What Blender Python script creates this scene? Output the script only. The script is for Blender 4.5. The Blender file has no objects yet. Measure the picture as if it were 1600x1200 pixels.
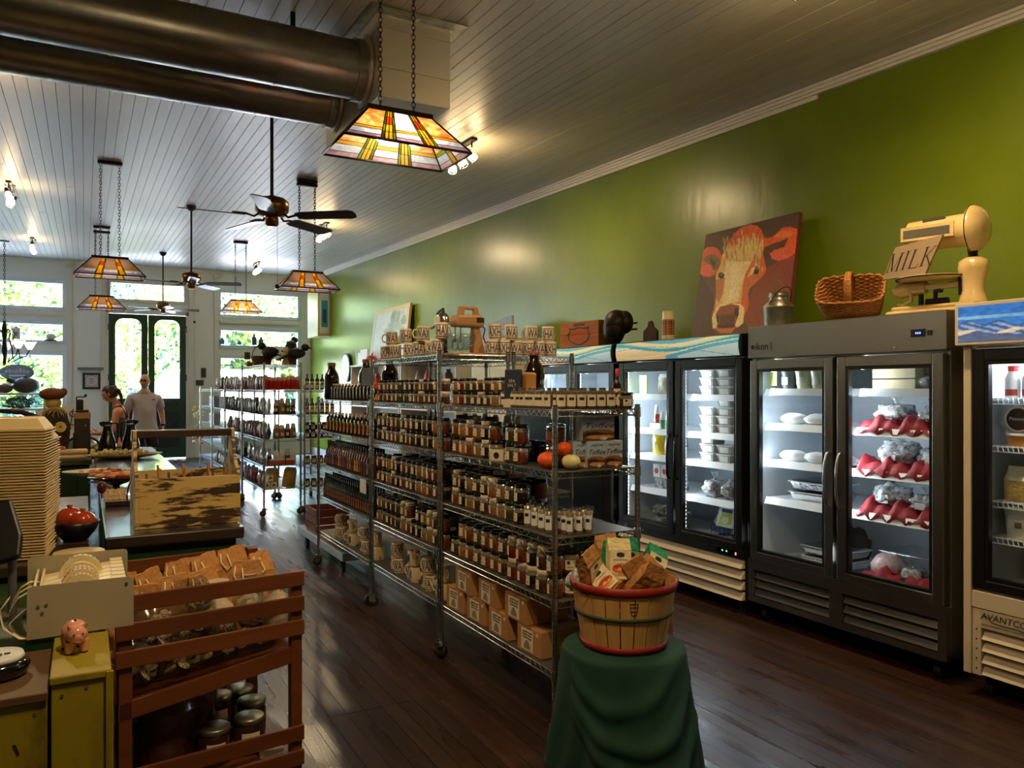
import bpy, math, random
import numpy as np
from mathutils import Matrix, Vector
random.seed(7); np.random.seed(7)
PI = math.pi
sc = bpy.context.scene
COL = sc.collection

# ------------------------------------------------------------------ camera, world, sun, exposure
YAW = math.radians(28.9); FPX = 1210.0; EYE = 1.58; HOR = 607.0
cam_d = bpy.data.cameras.new('camera'); cam = bpy.data.objects.new('camera', cam_d); COL.objects.link(cam)
cam.location = (0, 0, EYE); cam.rotation_euler = (PI/2, 0, -YAW)
cam_d.sensor_width = 36; cam_d.lens = 36*FPX/1600; cam_d.shift_y = (HOR-600)/1600
cam_d.clip_start = .05; cam_d.clip_end = 400
sc.camera = cam
sc.view_settings.view_transform = 'Standard'; sc.view_settings.look = 'None'
sc.view_settings.gamma = 1; sc.view_settings.use_curve_mapping = False
sc.view_settings.exposure = 1.95
SKY_STRENGTH = 2.1
w = bpy.data.worlds.new('sky'); sc.world = w; w.use_nodes = True
nt = w.node_tree; nt.nodes.clear()
_o = nt.nodes.new('ShaderNodeOutputWorld'); _b = nt.nodes.new('ShaderNodeBackground'); _s = nt.nodes.new('ShaderNodeTexSky')
_s.sky_type = 'NISHITA'; _s.sun_disc = False; _s.sun_elevation = math.radians(38); _s.sun_rotation = math.radians(150)
_s.air_density = 1.0; _s.dust_density = 2.0
nt.links.new(_s.outputs[0], _b.inputs[0]); nt.links.new(_b.outputs[0], _o.inputs[0]); _b.inputs[1].default_value = SKY_STRENGTH
sun_d = bpy.data.lights.new('sun', 'SUN'); sun_d.energy = 9.0; sun_d.angle = .01; sun_d.color = (1, .95, .85)
sun = bpy.data.objects.new('sun', sun_d); COL.objects.link(sun); sun.rotation_euler = (math.radians(50), 0, math.radians(28))

def light(kind, name, loc, power, color=(1, .76, .46), size=.03, aim=None, **kw):
    d = bpy.data.lights.new(name, kind); d.energy = power; d.color = color
    if kind in ('POINT', 'SPOT'): d.shadow_soft_size = size
    for k, v in kw.items(): setattr(d, k, v)
    o = bpy.data.objects.new(name, d); COL.objects.link(o); o.location = loc
    if aim is not None:
        o.rotation_euler = Vector((aim[0]-loc[0], aim[1]-loc[1], aim[2]-loc[2])).to_track_quat('-Z', 'Y').to_euler()
    return o
# daylight portals in the shop front openings (sampling help only)
for (x0, x1, z0, z1) in ((-3.9, -.38, .5, 3.85), (.44, 2.04, 1.3, 3.95), (2.74, 4.56, .5, 3.85)):
    p = light('AREA', 'daylight_portal', ((x0+x1)/2, 19.25, (z0+z1)/2), 1, aim=((x0+x1)/2, 0, (z0+z1)/2), shape='RECTANGLE', size_y=z1-z0)
    p.data.size = x1-x0; p.data.cycles.is_portal = True

def ray(u, v):
    r = (u-800)/FPX
    return (math.sin(YAW)+math.cos(YAW)*r, math.cos(YAW)-math.sin(YAW)*r, (HOR-v)/FPX)
def onX(u, v, x): d = ray(u, v); t = x/d[0]; return Vector((x, d[1]*t, EYE+d[2]*t))
def onY(u, v, y): d = ray(u, v); t = y/d[1]; return Vector((d[0]*t, y, EYE+d[2]*t))
def onZ(u, v, z): d = ray(u, v); t = (z-EYE)/d[2]; return Vector((d[0]*t, d[1]*t, z))

# ------------------------------------------------------------------ materials
def C(r, g, b, k=1.0):
    f = lambda c: (c/255/12.92 if c/255 <= .04045 else ((c/255+.055)/1.055)**2.4)*k
    return (min(f(r), 1), min(f(g), 1), min(f(b), 1))
def mat(name, col, rough=.5, metal=0, bump=None, var=None, coat=0, emit=None, trans=0, spec=None, rand=0, aniso=None):
    """bump=(scale, strength[, (sx,sy,sz)]) ; var=(color2, scale[, (sx,sy,sz), lo, hi])"""
    m = bpy.data.materials.new(name); m.use_nodes = True; n = m.node_tree.nodes; L = m.node_tree.links
    b = n['Principled BSDF']; b.inputs['Base Color'].default_value = (*col, 1); b.inputs['Roughness'].default_value = rough
    b.inputs['Metallic'].default_value = metal
    if coat: b.inputs['Coat Weight'].default_value = coat; b.inputs['Coat Roughness'].default_value = .08
    if trans: b.inputs['Transmission Weight'].default_value = trans
    if spec is not None: b.inputs['Specular IOR Level'].default_value = spec
    if emit: b.inputs['Emission Color'].default_value = (*emit[0], 1); b.inputs['Emission Strength'].default_value = emit[1]
    tc = None
    def coords(s):
        nonlocal tc
        if tc is None: tc = n.new('ShaderNodeTexCoord')
        mp = n.new('ShaderNodeMapping'); mp.inputs['Scale'].default_value = s; L.new(tc.outputs['Object'], mp.inputs[0]); return mp.outputs[0]
    csock = None
    if var:
        s = var[2] if len(var) > 2 else (1, 1, 1); lo = var[3] if len(var) > 3 else .35; hi = var[4] if len(var) > 4 else .65
        nz = n.new('ShaderNodeTexNoise'); nz.inputs['Scale'].default_value = var[1]; nz.inputs['Detail'].default_value = 6; nz.inputs['Roughness'].default_value = .65
        L.new(coords(s), nz.inputs['Vector'])
        rp = n.new('ShaderNodeValToRGB'); rp.color_ramp.elements[0].position = lo; rp.color_ramp.elements[1].position = hi
        rp.color_ramp.elements[0].color = (*col, 1); rp.color_ramp.elements[1].color = (*var[0], 1)
        L.new(nz.outputs[0], rp.inputs[0]); csock = rp.outputs[0]
    if rand:
        oi = n.new('ShaderNodeObjectInfo'); mr = n.new('ShaderNodeMapRange'); mr.inputs['To Min'].default_value = 1-rand; mr.inputs['To Max'].default_value = 1+rand
        L.new(oi.outputs['Random'], mr.inputs[0])
        mx = n.new('ShaderNodeVectorMath'); mx.operation = 'SCALE'
        if csock: L.new(csock, mx.inputs[0])
        else: mx.inputs[0].default_value = col
        L.new(mr.outputs[0], mx.inputs['Scale']); csock = mx.outputs[0]
    if csock: L.new(csock, b.inputs['Base Color'])
    if bump:
        nb = n.new('ShaderNodeTexNoise'); nb.inputs['Scale'].default_value = bump[0]; nb.inputs['Detail'].default_value = 4
        L.new(coords(bump[2] if len(bump) > 2 else (1, 1, 1)), nb.inputs['Vector'])
        bp = n.new('ShaderNodeBump'); bp.inputs['Strength'].default_value = bump[1]; bp.inputs['Distance'].default_value = .01
        L.new(nb.outputs[0], bp.inputs['Height']); L.new(bp.outputs[0], b.inputs['Normal'])
    return m
def emis(name, col, s):
    m = bpy.data.materials.new(name); m.use_nodes = True; n = m.node_tree.nodes; n.clear()
    o = n.new('ShaderNodeOutputMaterial'); e = n.new('ShaderNodeEmission'); e.inputs[0].default_value = (*col, 1); e.inputs[1].default_value = s
    m.node_tree.links.new(e.outputs[0], o.inputs[0]); return m
def pane_mat(name, tint=(.96, .98, .97), ior=1.45, extra=0.0, gr=.02):
    m = bpy.data.materials.new(name); m.use_nodes = True; n = m.node_tree.nodes; n.clear(); L = m.node_tree.links
    o = n.new('ShaderNodeOutputMaterial'); t = n.new('ShaderNodeBsdfTransparent'); g = n.new('ShaderNodeBsdfGlossy'); x = n.new('ShaderNodeMixShader')
    t.inputs[0].default_value = (*tint, 1); g.inputs['Roughness'].default_value = gr
    ge = n.new('ShaderNodeNewGeometry'); dp = n.new('ShaderNodeVectorMath'); dp.operation = 'DOT_PRODUCT'
    L.new(ge.outputs['Normal'], dp.inputs[0]); L.new(ge.outputs['Incoming'], dp.inputs[1])
    def mth(op, p_, q_):
        k_ = n.new('ShaderNodeMath'); k_.operation = op
        for i_, s_ in enumerate((p_, q_)):
            if s_ is None: continue
            if isinstance(s_, (int, float)): k_.inputs[i_].default_value = s_
            else: L.new(s_, k_.inputs[i_])
        return k_.outputs[0]
    f0 = ((ior-1)/(ior+1))**2; c_ = mth('SUBTRACT', 1.0, mth('ABSOLUTE', dp.outputs['Value'], None))
    L.new(mth('ADD', mth('MULTIPLY', mth('POWER', c_, 5.0), 1-f0), f0+extra), x.inputs[0]); L.new(t.outputs[0], x.inputs[1]); L.new(g.outputs[0], x.inputs[2]); L.new(x.outputs[0], o.inputs[0]); return m
def stained(name, col, tl=.75, mottle=None):
    m = bpy.data.materials.new(name); m.use_nodes = True; n = m.node_tree.nodes; n.clear(); L = m.node_tree.links
    o = n.new('ShaderNodeOutputMaterial'); t = n.new('ShaderNodeBsdfTranslucent'); d = n.new('ShaderNodeBsdfPrincipled'); x = n.new('ShaderNodeMixShader')
    d.inputs['Roughness'].default_value = .15; x.inputs[0].default_value = tl
    for q in (t, d): q.inputs[0].default_value = (*col, 1)
    if mottle:
        tc = n.new('ShaderNodeTexCoord'); nz = n.new('ShaderNodeTexNoise'); nz.inputs['Scale'].default_value = 14; nz.inputs['Detail'].default_value = 3; nz.inputs['Distortion'].default_value = 1.5
        rp = n.new('ShaderNodeValToRGB'); rp.color_ramp.elements[0].position = .4; rp.color_ramp.elements[1].position = .62
        rp.color_ramp.elements[0].color = (*col, 1); rp.color_ramp.elements[1].color = (*mottle, 1)
        L.new(tc.outputs['Object'], nz.inputs[0]); L.new(nz.outputs[0], rp.inputs[0]); L.new(rp.outputs[0], t.inputs[0]); L.new(rp.outputs[0], d.inputs[0])
    L.new(t.outputs[0], x.inputs[2]); L.new(d.outputs[0], x.inputs[1]); L.new(x.outputs[0], o.inputs[0]); return m
def attr_mat(name, rough=.5, emit=0.0, coat=0, bump=None):
    m = mat(name, (.5, .5, .5), rough, coat=coat, bump=bump); n = m.node_tree.nodes; L = m.node_tree.links
    a = n.new('ShaderNodeAttribute'); a.attribute_name = 'Col'; b = n['Principled BSDF']
    L.new(a.outputs['Color'], b.inputs['Base Color'])
    if emit: L.new(a.outputs['Color'], b.inputs['Emission Color']); b.inputs['Emission Strength'].default_value = emit
    return m

M = {}
M['green_wall'] = mat('green_wall', C(108, 124, 16), .30, bump=(5, .36, (1, 1.3, .5)), var=(C(96, 114, 12), 1.3), spec=.45)
M['white_wall'] = mat('white_wall', C(226, 228, 226), .55)
M['trim_white'] = mat('trim_white', C(212, 208, 198), .4)
M['trim_blue'] = mat('trim_blue', C(205, 220, 236), .4)
M['ceil'] = mat('ceil', C(186, 179, 162), .42, bump=(25, .12, (1, .1, 1)), rand=.05)
M['ceil_gap'] = mat('ceil_gap', C(60, 55, 48), .9)
M['side_wall'] = mat('side_wall', C(196, 190, 170), .6)
M['ground'] = mat('ground', C(150, 150, 150), .9, var=(C(120, 120, 118), .4))
M['steel_d'] = mat('steel_d', (.13, .12, .105), .4, 1)  # freezer louvres: darker copy of steel, their shade put into the colour
M['chrome'] = mat('chrome', (.55, .54, .52), .24, 1)
M['steel'] = mat('steel', (.30, .29, .27), .33, 1, bump=(60, .05, (1, .05, 1)))
M['duct'] = mat('duct', (.36, .355, .33), .32, 1, bump=(30, .06), var=((.29, .285, .26), 8))
M['duct_box'] = mat('duct_box', (.62, .58, .48), .42, .8)
M['dark_metal'] = mat('dark_metal', C(34, 28, 24), .4, .7)
M['bronze'] = mat('bronze', C(120, 84, 40), .28, 1)
M['black'] = mat('black', C(14, 14, 15), .35)
M['black_gloss'] = mat('black_gloss', C(10, 9, 9), .12, coat=.5)
M['rubber'] = mat('rubber', C(22, 20, 20), .6)
M['white_plastic'] = mat('white_plastic', C(225, 225, 220), .4)
M['interior'] = mat('interior', C(205, 212, 218), .35)
M['shelf_white'] = mat('shelf_white', C(235, 240, 245), .3)
M['tan_steel'] = mat('tan_steel', C(222, 205, 176), .35)
M['glass'] = pane_mat('glass')
M['winglass'] = pane_mat('winglass', (.97, .99, 1), 1.3)
M['clear'] = pane_mat('clear', (.86, .88, .88), 1.5, .08, .12)
M['foil'] = mat('foil', (.75, .76, .77), .22, 1, bump=(40, .8))
M['plasticbag'] = mat('plasticbag', C(196, 202, 206), .2, bump=(60, 1), var=(C(112, 108, 108), 26, (1, 1, 1), .42, .6), coat=.8)
M['kraft'] = mat('kraft', C(186, 130, 68), .7, bump=(20, .25), rand=.08)
M['kraft_d'] = mat('kraft_d', C(120, 78, 38), .75, bump=(20, .25))
M['card'] = mat('card', C(176, 124, 74), .75, rand=.06)
M['paper'] = mat('paper', C(226, 212, 182), .7)
M['paper_w'] = mat('paper_w', C(232, 232, 230), .6)
M['ink'] = mat('ink', C(30, 28, 28), .6)
M['inkblue'] = mat('inkblue', C(34, 52, 104), .5)
M['cream'] = mat('cream', C(226, 202, 160), .3, coat=.4)
M['mug_grey'] = mat('mug_grey', C(84, 86, 88), .4)
M['yellow_paint'] = mat('yellow_paint', C(152, 134, 26), .45, bump=(12, .3, (1, 1, .2)), var=(C(88, 66, 20), 5, (1, 1, .35), .44, .62))
M['green_paint'] = mat('green_paint', C(28, 62, 28), .4, bump=(20, .15))
M['door_green'] = mat('door_green', C(26, 66, 48), .38)
M['door_panel'] = mat('door_panel', C(22, 40, 44), .4)
M['rackwood'] = mat('rackwood', C(116, 62, 26), .45, bump=(14, .1, (.2, 1, 1)), var=(C(92, 46, 20), 4, (.3, 3, 3)))
M['dark_wood'] = mat('dark_wood', C(48, 34, 26), .3, bump=(12, .15, (.1, 1, 1)), var=(C(70, 50, 38), 3, (.2, 3, 3)))
M['counter_top'] = mat('counter_top', C(44, 38, 34), .22, bump=(3, .05), coat=.3)
M['distress'] = mat('distress', C(206, 174, 104), .55, bump=(20, .3, (.2, 1, 1)), var=(C(62, 38, 20), 3.2, (1.0, 5, 6), .51, .56))
M['foam'] = mat('foam', C(232, 205, 150), .5)
M['label_tan'] = mat('label_tan', C(168, 156, 128), .35)
M['ivory'] = mat('ivory', C(228, 210, 160), .4)
M['pig'] = mat('pig', C(222, 150, 118), .2, coat=.8, bump=(30, .1))
M['red_gloss'] = mat('red_gloss', C(190, 38, 22), .2, coat=.6, var=(C(170, 70, 30), 6))
M['orange'] = mat('orange', C(236, 92, 30), .45)
M['red_cloth'] = mat('red_cloth', C(140, 8, 28), .7, bump=(20, .4))
M['green_cloth'] = mat('green_cloth', C(16, 62, 48), .8, bump=(120, .12))
M['basket_slat'] = mat('basket_slat', C(226, 178, 104), .6, bump=(20, .2, (1, 1, .1)), var=(C(200, 148, 80), 9, (1, 1, .1)), rand=.07)
M['red_hoop'] = mat('red_hoop', C(158, 34, 24), .5, bump=(20, .2))
M['green_hoop'] = mat('green_hoop', C(66, 74, 40), .6)
M['green_bag'] = mat('green_bag', C(28, 146, 92), .45, bump=(12, .3))
M['wicker'] = mat('wicker', C(188, 124, 58), .55, bump=(60, .6))
M['wicker_d'] = mat('wicker_d', C(96, 62, 34), .6, bump=(80, .8))
M['iron'] = mat('iron', C(46, 34, 28), .45, .5)
M['wood_crate'] = mat('wood_crate', C(170, 104, 48), .6, bump=(20, .2, (1, .1, 1)), var=(C(146, 84, 36), 5, (1, .2, 3)))
M['galv'] = mat('galv', (.40, .38, .30), .38, .9, var=((.24, .22, .17), 14), bump=(40, .2))
M['enamel'] = mat('enamel', C(226, 200, 140), .22, coat=.6, var=(C(200, 168, 108), 4))
M['sign_wood'] = mat('sign_wood', C(146, 122, 92), .7, bump=(14, .2, (.2, 1, 1)))
M['skin'] = mat('skin', C(212, 150, 118), .5)
M['skin2'] = mat('skin2', C(216, 146, 108), .5)
M['hair_brown'] = mat('hair_brown', C(52, 34, 26), .45, bump=(60, .5, (1, 1, .1)))
M['polo'] = mat('polo', C(206, 196, 200), .8, bump=(8, .4))
M['shorts'] = mat('shorts', C(58, 38, 46), .8, bump=(9, .4))
M['tank'] = mat('tank', C(70, 72, 66), .8)
M['towel'] = mat('towel', C(226, 196, 146), .9, bump=(60, .5))
M['amber'] = mat('amber', C(120, 60, 18), .12, coat=.6)
M['paint'] = attr_mat('paint', .5)
M['paint_gloss'] = attr_mat('paint_gloss', .35, coat=.3)
M['paint_lit'] = attr_mat('paint_lit', .3, emit=.10)
M['paint_canvas'] = attr_mat('paint_canvas', .55, bump=(90, .35))
M['white_lit'] = emis('white_lit', (.82, .93, 1), 2.5)
M['led_green'] = emis('led_green', (.1, 1, .3), 2)
M['led_red'] = emis('led_red', (1, .05, .1), 2.5)
M['led_blue'] = emis('led_blue', (.15, .25, 1), .8)
M['bulb'] = emis('bulb', (1, .80, .45), 9)
M['bulb_in'] = emis('bulb_in', (1, .93, .80), 8)
M['leaf'] = mat('leaf', C(104, 130, 58), .7, rand=.2)
M['leaf2'] = mat('leaf2', C(70, 108, 96), .7, rand=.2)
M['bark'] = mat('bark', C(90, 76, 62), .9)
M['car_white'] = mat('car_white', C(236, 238, 242), .3, coat=.5)
M['car_glass'] = mat('car_glass', C(70, 80, 90), .1)
M['shade_white'] = mat('shade_white', C(240, 240, 236), .5, emit=((1, .96, .9), .3))
def cmat(r, g, b, rough=.4, coat=0, **k):
    key = 'tone_%d_%d_%d_%d' % (r, g, b, int(rough*100))
    if key not in M: M[key] = mat(key, C(r, g, b), rough, coat=coat, **k)
    return M[key]

# ------------------------------------------------------------------ mesh builder
class MB:
    def __init__(s): s.v = []; s.f = []; s.fm = []; s.fs = []; s.mats = []; s.T = None
    def add(s, vs, fs, m, smooth=False):
        if isinstance(m, str): m = M[m]
        if m not in s.mats: s.mats.append(m)
        k = s.mats.index(m); o = len(s.v)
        for p in vs:
            p = Vector(p); s.v.append(s.T @ p if s.T is not None else p)
        for f in fs: s.f.append([i+o for i in f]); s.fm.append(k); s.fs.append(smooth)
        return s
    def box(s, a, b, m, T=None):
        x0, y0, z0 = a; x1, y1, z1 = b
        vs = [(x0, y0, z0), (x1, y0, z0), (x1, y1, z0), (x0, y1, z0), (x0, y0, z1), (x1, y0, z1), (x1, y1, z1), (x0, y1, z1)]
        if T is not None: vs = [T @ Vector(p) for p in vs]
        return s.add(vs, [(3, 2, 1, 0), (4, 5, 6, 7), (0, 1, 5, 4), (1, 2, 6, 5), (2, 3, 7, 6), (3, 0, 4, 7)], m)
    def hexa(s, vs, m): return s.add(vs, [(3, 2, 1, 0), (4, 5, 6, 7), (0, 1, 5, 4), (1, 2, 6, 5), (2, 3, 7, 6), (3, 0, 4, 7)], m)
    def cyl(s, p0, p1, r0, r1=None, n=12, m='black', caps=True, smooth=True):
        r1 = r0 if r1 is None else r1; p0 = Vector(p0); p1 = Vector(p1); d = (p1-p0).normalized()
        a = d.orthogonal().normalized(); b = d.cross(a)
        vs = []
        for p, r in ((p0, r0), (p1, r1)):
            for i in range(n): t = 2*PI*i/n; vs.append(p+a*r*math.cos(t)+b*r*math.sin(t))
        s.add(vs, [(i, (i+1) % n, n+(i+1) % n, n+i) for i in range(n)], m, smooth)
        if caps:
            s.add(vs[:n], [tuple(range(n-1, -1, -1))], m); s.add(vs[n:], [tuple(range(n))], m)
        return s
    def lathe(s, prof, n=16, m='black', c=(0, 0, 0), smooth=True, sx=1, sy=1, a0=0, a1=2*PI, caps=True):
        full = abs(a1-a0-2*PI) < 1e-6; k = n if full else n+1
        vs = [(c[0]+sx*r*math.cos(a0+(a1-a0)*i/n), c[1]+sy*r*math.sin(a0+(a1-a0)*i/n), c[2]+z) for r, z in prof for i in range(k)]
        fs = []
        for j in range(len(prof)-1):
            for i in range(n):
                i2 = (i+1) % k; fs.append((j*k+i, j*k+i2, (j+1)*k+i2, (j+1)*k+i))
        s.add(vs, fs, m, smooth)
        if full and caps:
            if prof[0][0] > 1e-5: s.add(vs[:k], [tuple(range(k-1, -1, -1))], m)
            if prof[-1][0] > 1e-5: s.add(vs[-k:], [tuple(range(k))], m)
        return s
    def tube(s, pts, r, n=6, m='black', closed=False, smooth=True, r1=None):
        pts = [Vector(p) for p in pts]; N = len(pts); vs = []; up = None
        for i, p in enumerate(pts):
            if closed: d = pts[(i+1) % N]-pts[i-1]
            else: d = pts[min(i+1, N-1)]-pts[max(i-1, 0)]
            d = d.normalized() if d.length > 1e-9 else Vector((0, 0, 1))
            if up is None: up = d.orthogonal().normalized()
            a = (up-d*up.dot(d)); a = a.normalized() if a.length > 1e-6 else d.orthogonal().normalized(); up = a; b = d.cross(a)
            rr = r if r1 is None else r+(r1-r)*i/(N-1)
            for k in range(n): t = 2*PI*k/n; vs.append(p+a*rr*math.cos(t)+b*rr*math.sin(t))
        fs = []
        for i in range(N if closed else N-1):
            j = (i+1) % N
            for k in range(n): fs.append((i*n+k, i*n+(k+1) % n, j*n+(k+1) % n, j*n+k))
        if not closed: fs += [tuple(range(n-1, -1, -1)), tuple(range((N-1)*n, N*n))]
        return s.add(vs, fs, m, smooth)
    def sph(s, c, r, m, n=12, k=8, fn=None):
        if not hasattr(r, '__len__'): r = (r, r, r)
        vs = []
        for j in range(k+1):
            p = PI*j/k
            for i in range(n):
                t = 2*PI*i/n; q = Vector((math.sin(p)*math.cos(t), math.sin(p)*math.sin(t), math.cos(p)))
                w_ = 1 if fn is None else fn(q)
                vs.append((c[0]+r[0]*q.x*w_, c[1]+r[1]*q.y*w_, c[2]+r[2]*q.z*w_))
        fs = [(j*n+i, (j+1)*n+i, (j+1)*n+(i+1) % n, j*n+(i+1) % n) for j in range(k) for i in range(n)]
        return s.add(vs, fs, m, True)
    def prism(s, poly, plane, d0, d1, m):
        f = {'xz': lambda p, d: (p[0], d, p[1]), 'yz': lambda p, d: (d, p[0], p[1]), 'xy': lambda p, d: (p[0], p[1], d)}[plane]
        n = len(poly); vs = [f(p, d0) for p in poly]+[f(p, d1) for p in poly]
        return s.add(vs, [tuple(range(n-1, -1, -1)), tuple(range(n, 2*n))]+[(i, (i+1) % n, n+(i+1) % n, n+i) for i in range(n)], m)
    def arc(s, r, a0, a1, z0, z1, m, n=4, c=(0, 0, 0)):
        vs = [(c[0]+r*math.cos(a0+(a1-a0)*i/n), c[1]+r*math.sin(a0+(a1-a0)*i/n), c[2]+z) for z in (z0, z1) for i in range(n+1)]
        return s.add(vs, [(i, i+1, n+2+i, n+1+i) for i in range(n)], m, True)
    def mesh(s, name='mesh', off=None):
        me = bpy.data.meshes.new(name)
        vs = [tuple(p-off) for p in s.v] if off is not None else [tuple(p) for p in s.v]
        me.from_pydata(vs, [], s.f)
        for m in s.mats: me.materials.append(m)
        me.polygons.foreach_set('material_index', s.fm); me.polygons.foreach_set('use_smooth', s.fs); me.update(); return me

def crumple(o, strength=.008, size=.05, lev=4):
    s_ = o.modifiers.new('cuts', 'SUBSURF'); s_.subdivision_type = 'SIMPLE'; s_.levels = lev; s_.render_levels = lev
    if 'crumple' not in bpy.data.textures: bpy.data.textures.new('crumple', 'CLOUDS')
    t = bpy.data.textures.get('crumple_%d' % int(size*1000)) or bpy.data.textures.new('crumple_%d' % int(size*1000), 'CLOUDS'); t.noise_scale = size; t.noise_basis = 'VORONOI_F2_F1'
    d_ = o.modifiers.new('crumple', 'DISPLACE'); d_.texture = t; d_.strength = strength; d_.mid_level = .3; d_.texture_coords = 'LOCAL'
    return o
def wloc(o):
    v = Vector((0, 0, 0))
    while o is not None: v += o.location; o = o.parent
    return v
def part(name, mb, parent=None, world=False, bev=0, kind=None, label=None, loc=None, sub=0):
    me = mb.mesh(name, wloc(parent) if (world and parent) else None) if isinstance(mb, MB) else mb
    o = bpy.data.objects.new(name, me); COL.objects.link(o); o.parent = parent
    if loc is not None: o.location = loc
    if bev:
        b = o.modifiers.new('bevel', 'BEVEL'); b.width = bev; b.segments = 2; b.limit_method = 'ANGLE'; b.angle_limit = .6
    if sub:
        b = o.modifiers.new('sub', 'SUBSURF'); b.levels = sub; b.render_levels = sub
    if kind: o['kind'] = kind
    if label: o['label'] = label
    return o
def thing(name, loc=(0, 0, 0), rz=0):
    o = bpy.data.objects.new(name, None); COL.objects.link(o); o.location = loc; o.rotation_euler = (0, 0, rz); o.empty_display_size = .05
    return o
def tag(o, label, cat, group=None):
    o['label'] = label; o['category'] = cat
    if group: o['group'] = group
    elif 'group' in o: del o['group']
    return o
KIDS = {}
def kids(o):
    return [c for c in bpy.data.objects if c.parent is o]
TREE = {}
def tree_of(o):
    if o.name not in TREE: TREE[o.name] = [(c, tree_of(c)) for c in kids(o)]
    return TREE[o.name]
def dup(root):
    def rec(o, par, tr):
        c = o.copy(); COL.objects.link(c); c.parent = par
        for ch, t2 in tr: rec(ch, c, t2)
        return c
    return rec(root, None, tree_of(root))
PROTO = {}
def put(key, fn, loc, rz, label, cat, group=None, scale=None, rot=None):
    if key not in PROTO: o = fn(); PROTO[key] = o
    else: o = dup(PROTO[key])
    o.location = loc; o.rotation_euler = rot if rot else (0, 0, rz)
    o.scale = (scale, scale, scale) if scale and not hasattr(scale, '__len__') else (scale or (1, 1, 1))
    return tag(o, label, cat, group)
ORD = ['first', 'second', 'third', 'fourth', 'fifth', 'sixth', 'seventh', 'eighth', 'ninth', 'tenth', 'eleventh', 'twelfth', 'thirteenth', 'fourteenth', 'fifteenth', 'sixteenth', 'seventeenth', 'eighteenth', 'nineteenth', 'twentieth', 'twenty-first', 'twenty-second'] + ['twenty-'+s for s in ('third', 'fourth', 'fifth', 'sixth', 'seventh', 'eighth', 'ninth')] + ['thirtieth']

_txt = {}
def text_mesh(body, size, mt, bold=0.0, shear=0.0, depth=0.0, space=1.0):
    key = (body, round(size, 5), mt, bold, shear, depth, space)
    if key in _txt: return _txt[key]
    c = bpy.data.curves.new('text', 'FONT'); c.body = body; c.size = size; c.align_x = 'CENTER'; c.align_y = 'CENTER'
    c.offset = bold*size; c.shear = shear; c.extrude = depth; c.resolution_u = 2; c.space_character = space
    o = bpy.data.objects.new('text', c); COL.objects.link(o)
    me = bpy.data.meshes.new_from_object(o); bpy.data.objects.remove(o); me.materials.clear(); me.materials.append(M[mt] if isinstance(mt, str) else mt)
    _txt[key] = me; return me
def text_on(name, body, size, mt, parent, org, u, v, lift=.001, **k):
    """flat lettering: centre org, reading direction u, up v (all in the parent's frame)"""
    me = text_mesh(body, size, mt, **k); u = Vector(u).normalized(); v = Vector(v).normalized(); n = u.cross(v)
    o = bpy.data.objects.new(name, me); COL.objects.link(o); o.parent = parent
    T = Matrix((u, v, n)).transposed().to_4x4(); T.translation = Vector(org)+n*lift
    o.matrix_basis = T; return o

# painted panels: colours worked out on a grid, carried by the mesh as its own pigment
class Paint:
    def __init__(s, nx, ny, bg):
        s.nx, s.ny = nx, ny; a = np.linspace(0, 1, nx+1); b = np.linspace(0, 1, ny+1)
        s.S, s.T = np.meshgrid(a, b); s.c = np.zeros((ny+1, nx+1, 3)); s.c[:] = bg
    def mask(s, pts):
        x, y = s.S, s.T; ins = np.zeros(x.shape, bool); n = len(pts)
        for i in range(n):
            x0, y0 = pts[i]; x1, y1 = pts[(i+1) % n]
            if y0 == y1: continue
            c = ((y0 > y) != (y1 > y)) & (x < (x1-x0)*(y-y0)/(y1-y0)+x0); ins ^= c
        return ins
    def poly(s, pts, col, a=1): m = s.mask(pts); s.c[m] = s.c[m]*(1-a)+np.array(col)*a; return s
    def ell(s, cx, cy, rx, ry, col, a=1): m = ((s.S-cx)/rx)**2+((s.T-cy)/ry)**2 < 1; s.c[m] = s.c[m]*(1-a)+np.array(col)*a; return s
    def rect(s, x0, y0, x1, y1, col, a=1): m = (s.S >= x0) & (s.S <= x1) & (s.T >= y0) & (s.T <= y1); s.c[m] = s.c[m]*(1-a)+np.array(col)*a; return s
    def where(s, m, col, a=1): s.c[m] = s.c[m]*(1-a)+np.array(col)*a; return s
    def noise(s, amt, sx=1, sy=1):
        r = np.random.rand(s.ny+1, s.nx+1)
        for _ in range(sx): r = (r+np.roll(r, 1, 1)+np.roll(r, -1, 1))/3
        for _ in range(sy): r = (r+np.roll(r, 1, 0)+np.roll(r, -1, 0))/3
        r = (r-r.mean())/(r.std()+1e-6); s.c *= (1+amt*r)[..., None]; return s
    def obj(s, name, parent, org, U, V, mt='paint', world=False, bulge=0):
        org = Vector(org); U = Vector(U); V = Vector(V); nrm = U.cross(V).normalized()
        off = wloc(parent) if (world and parent) else Vector((0, 0, 0)); k = s.nx+1
        vs = [tuple(org+U*a+V*b+nrm*(bulge*math.sin(PI*b))-off) for b in np.linspace(0, 1, s.ny+1) for a in np.linspace(0, 1, k)]
        fs = [(j*k+i, j*k+i+1, (j+1)*k+i+1, (j+1)*k+i) for j in range(s.ny) for i in range(s.nx)]
        me = bpy.data.meshes.new(name); me.from_pydata(vs, [], fs); me.materials.append(M[mt])
        a = me.color_attributes.new('Col', 'FLOAT_COLOR', 'POINT')
        c = np.ones((len(vs), 4)); c[:, :3] = np.clip(s.c, 0, 1).reshape(-1, 3); a.data.foreach_set('color', c.ravel()); me.update()
        o = bpy.data.objects.new(name, me); COL.objects.link(o); o.parent = parent; return o
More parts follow.
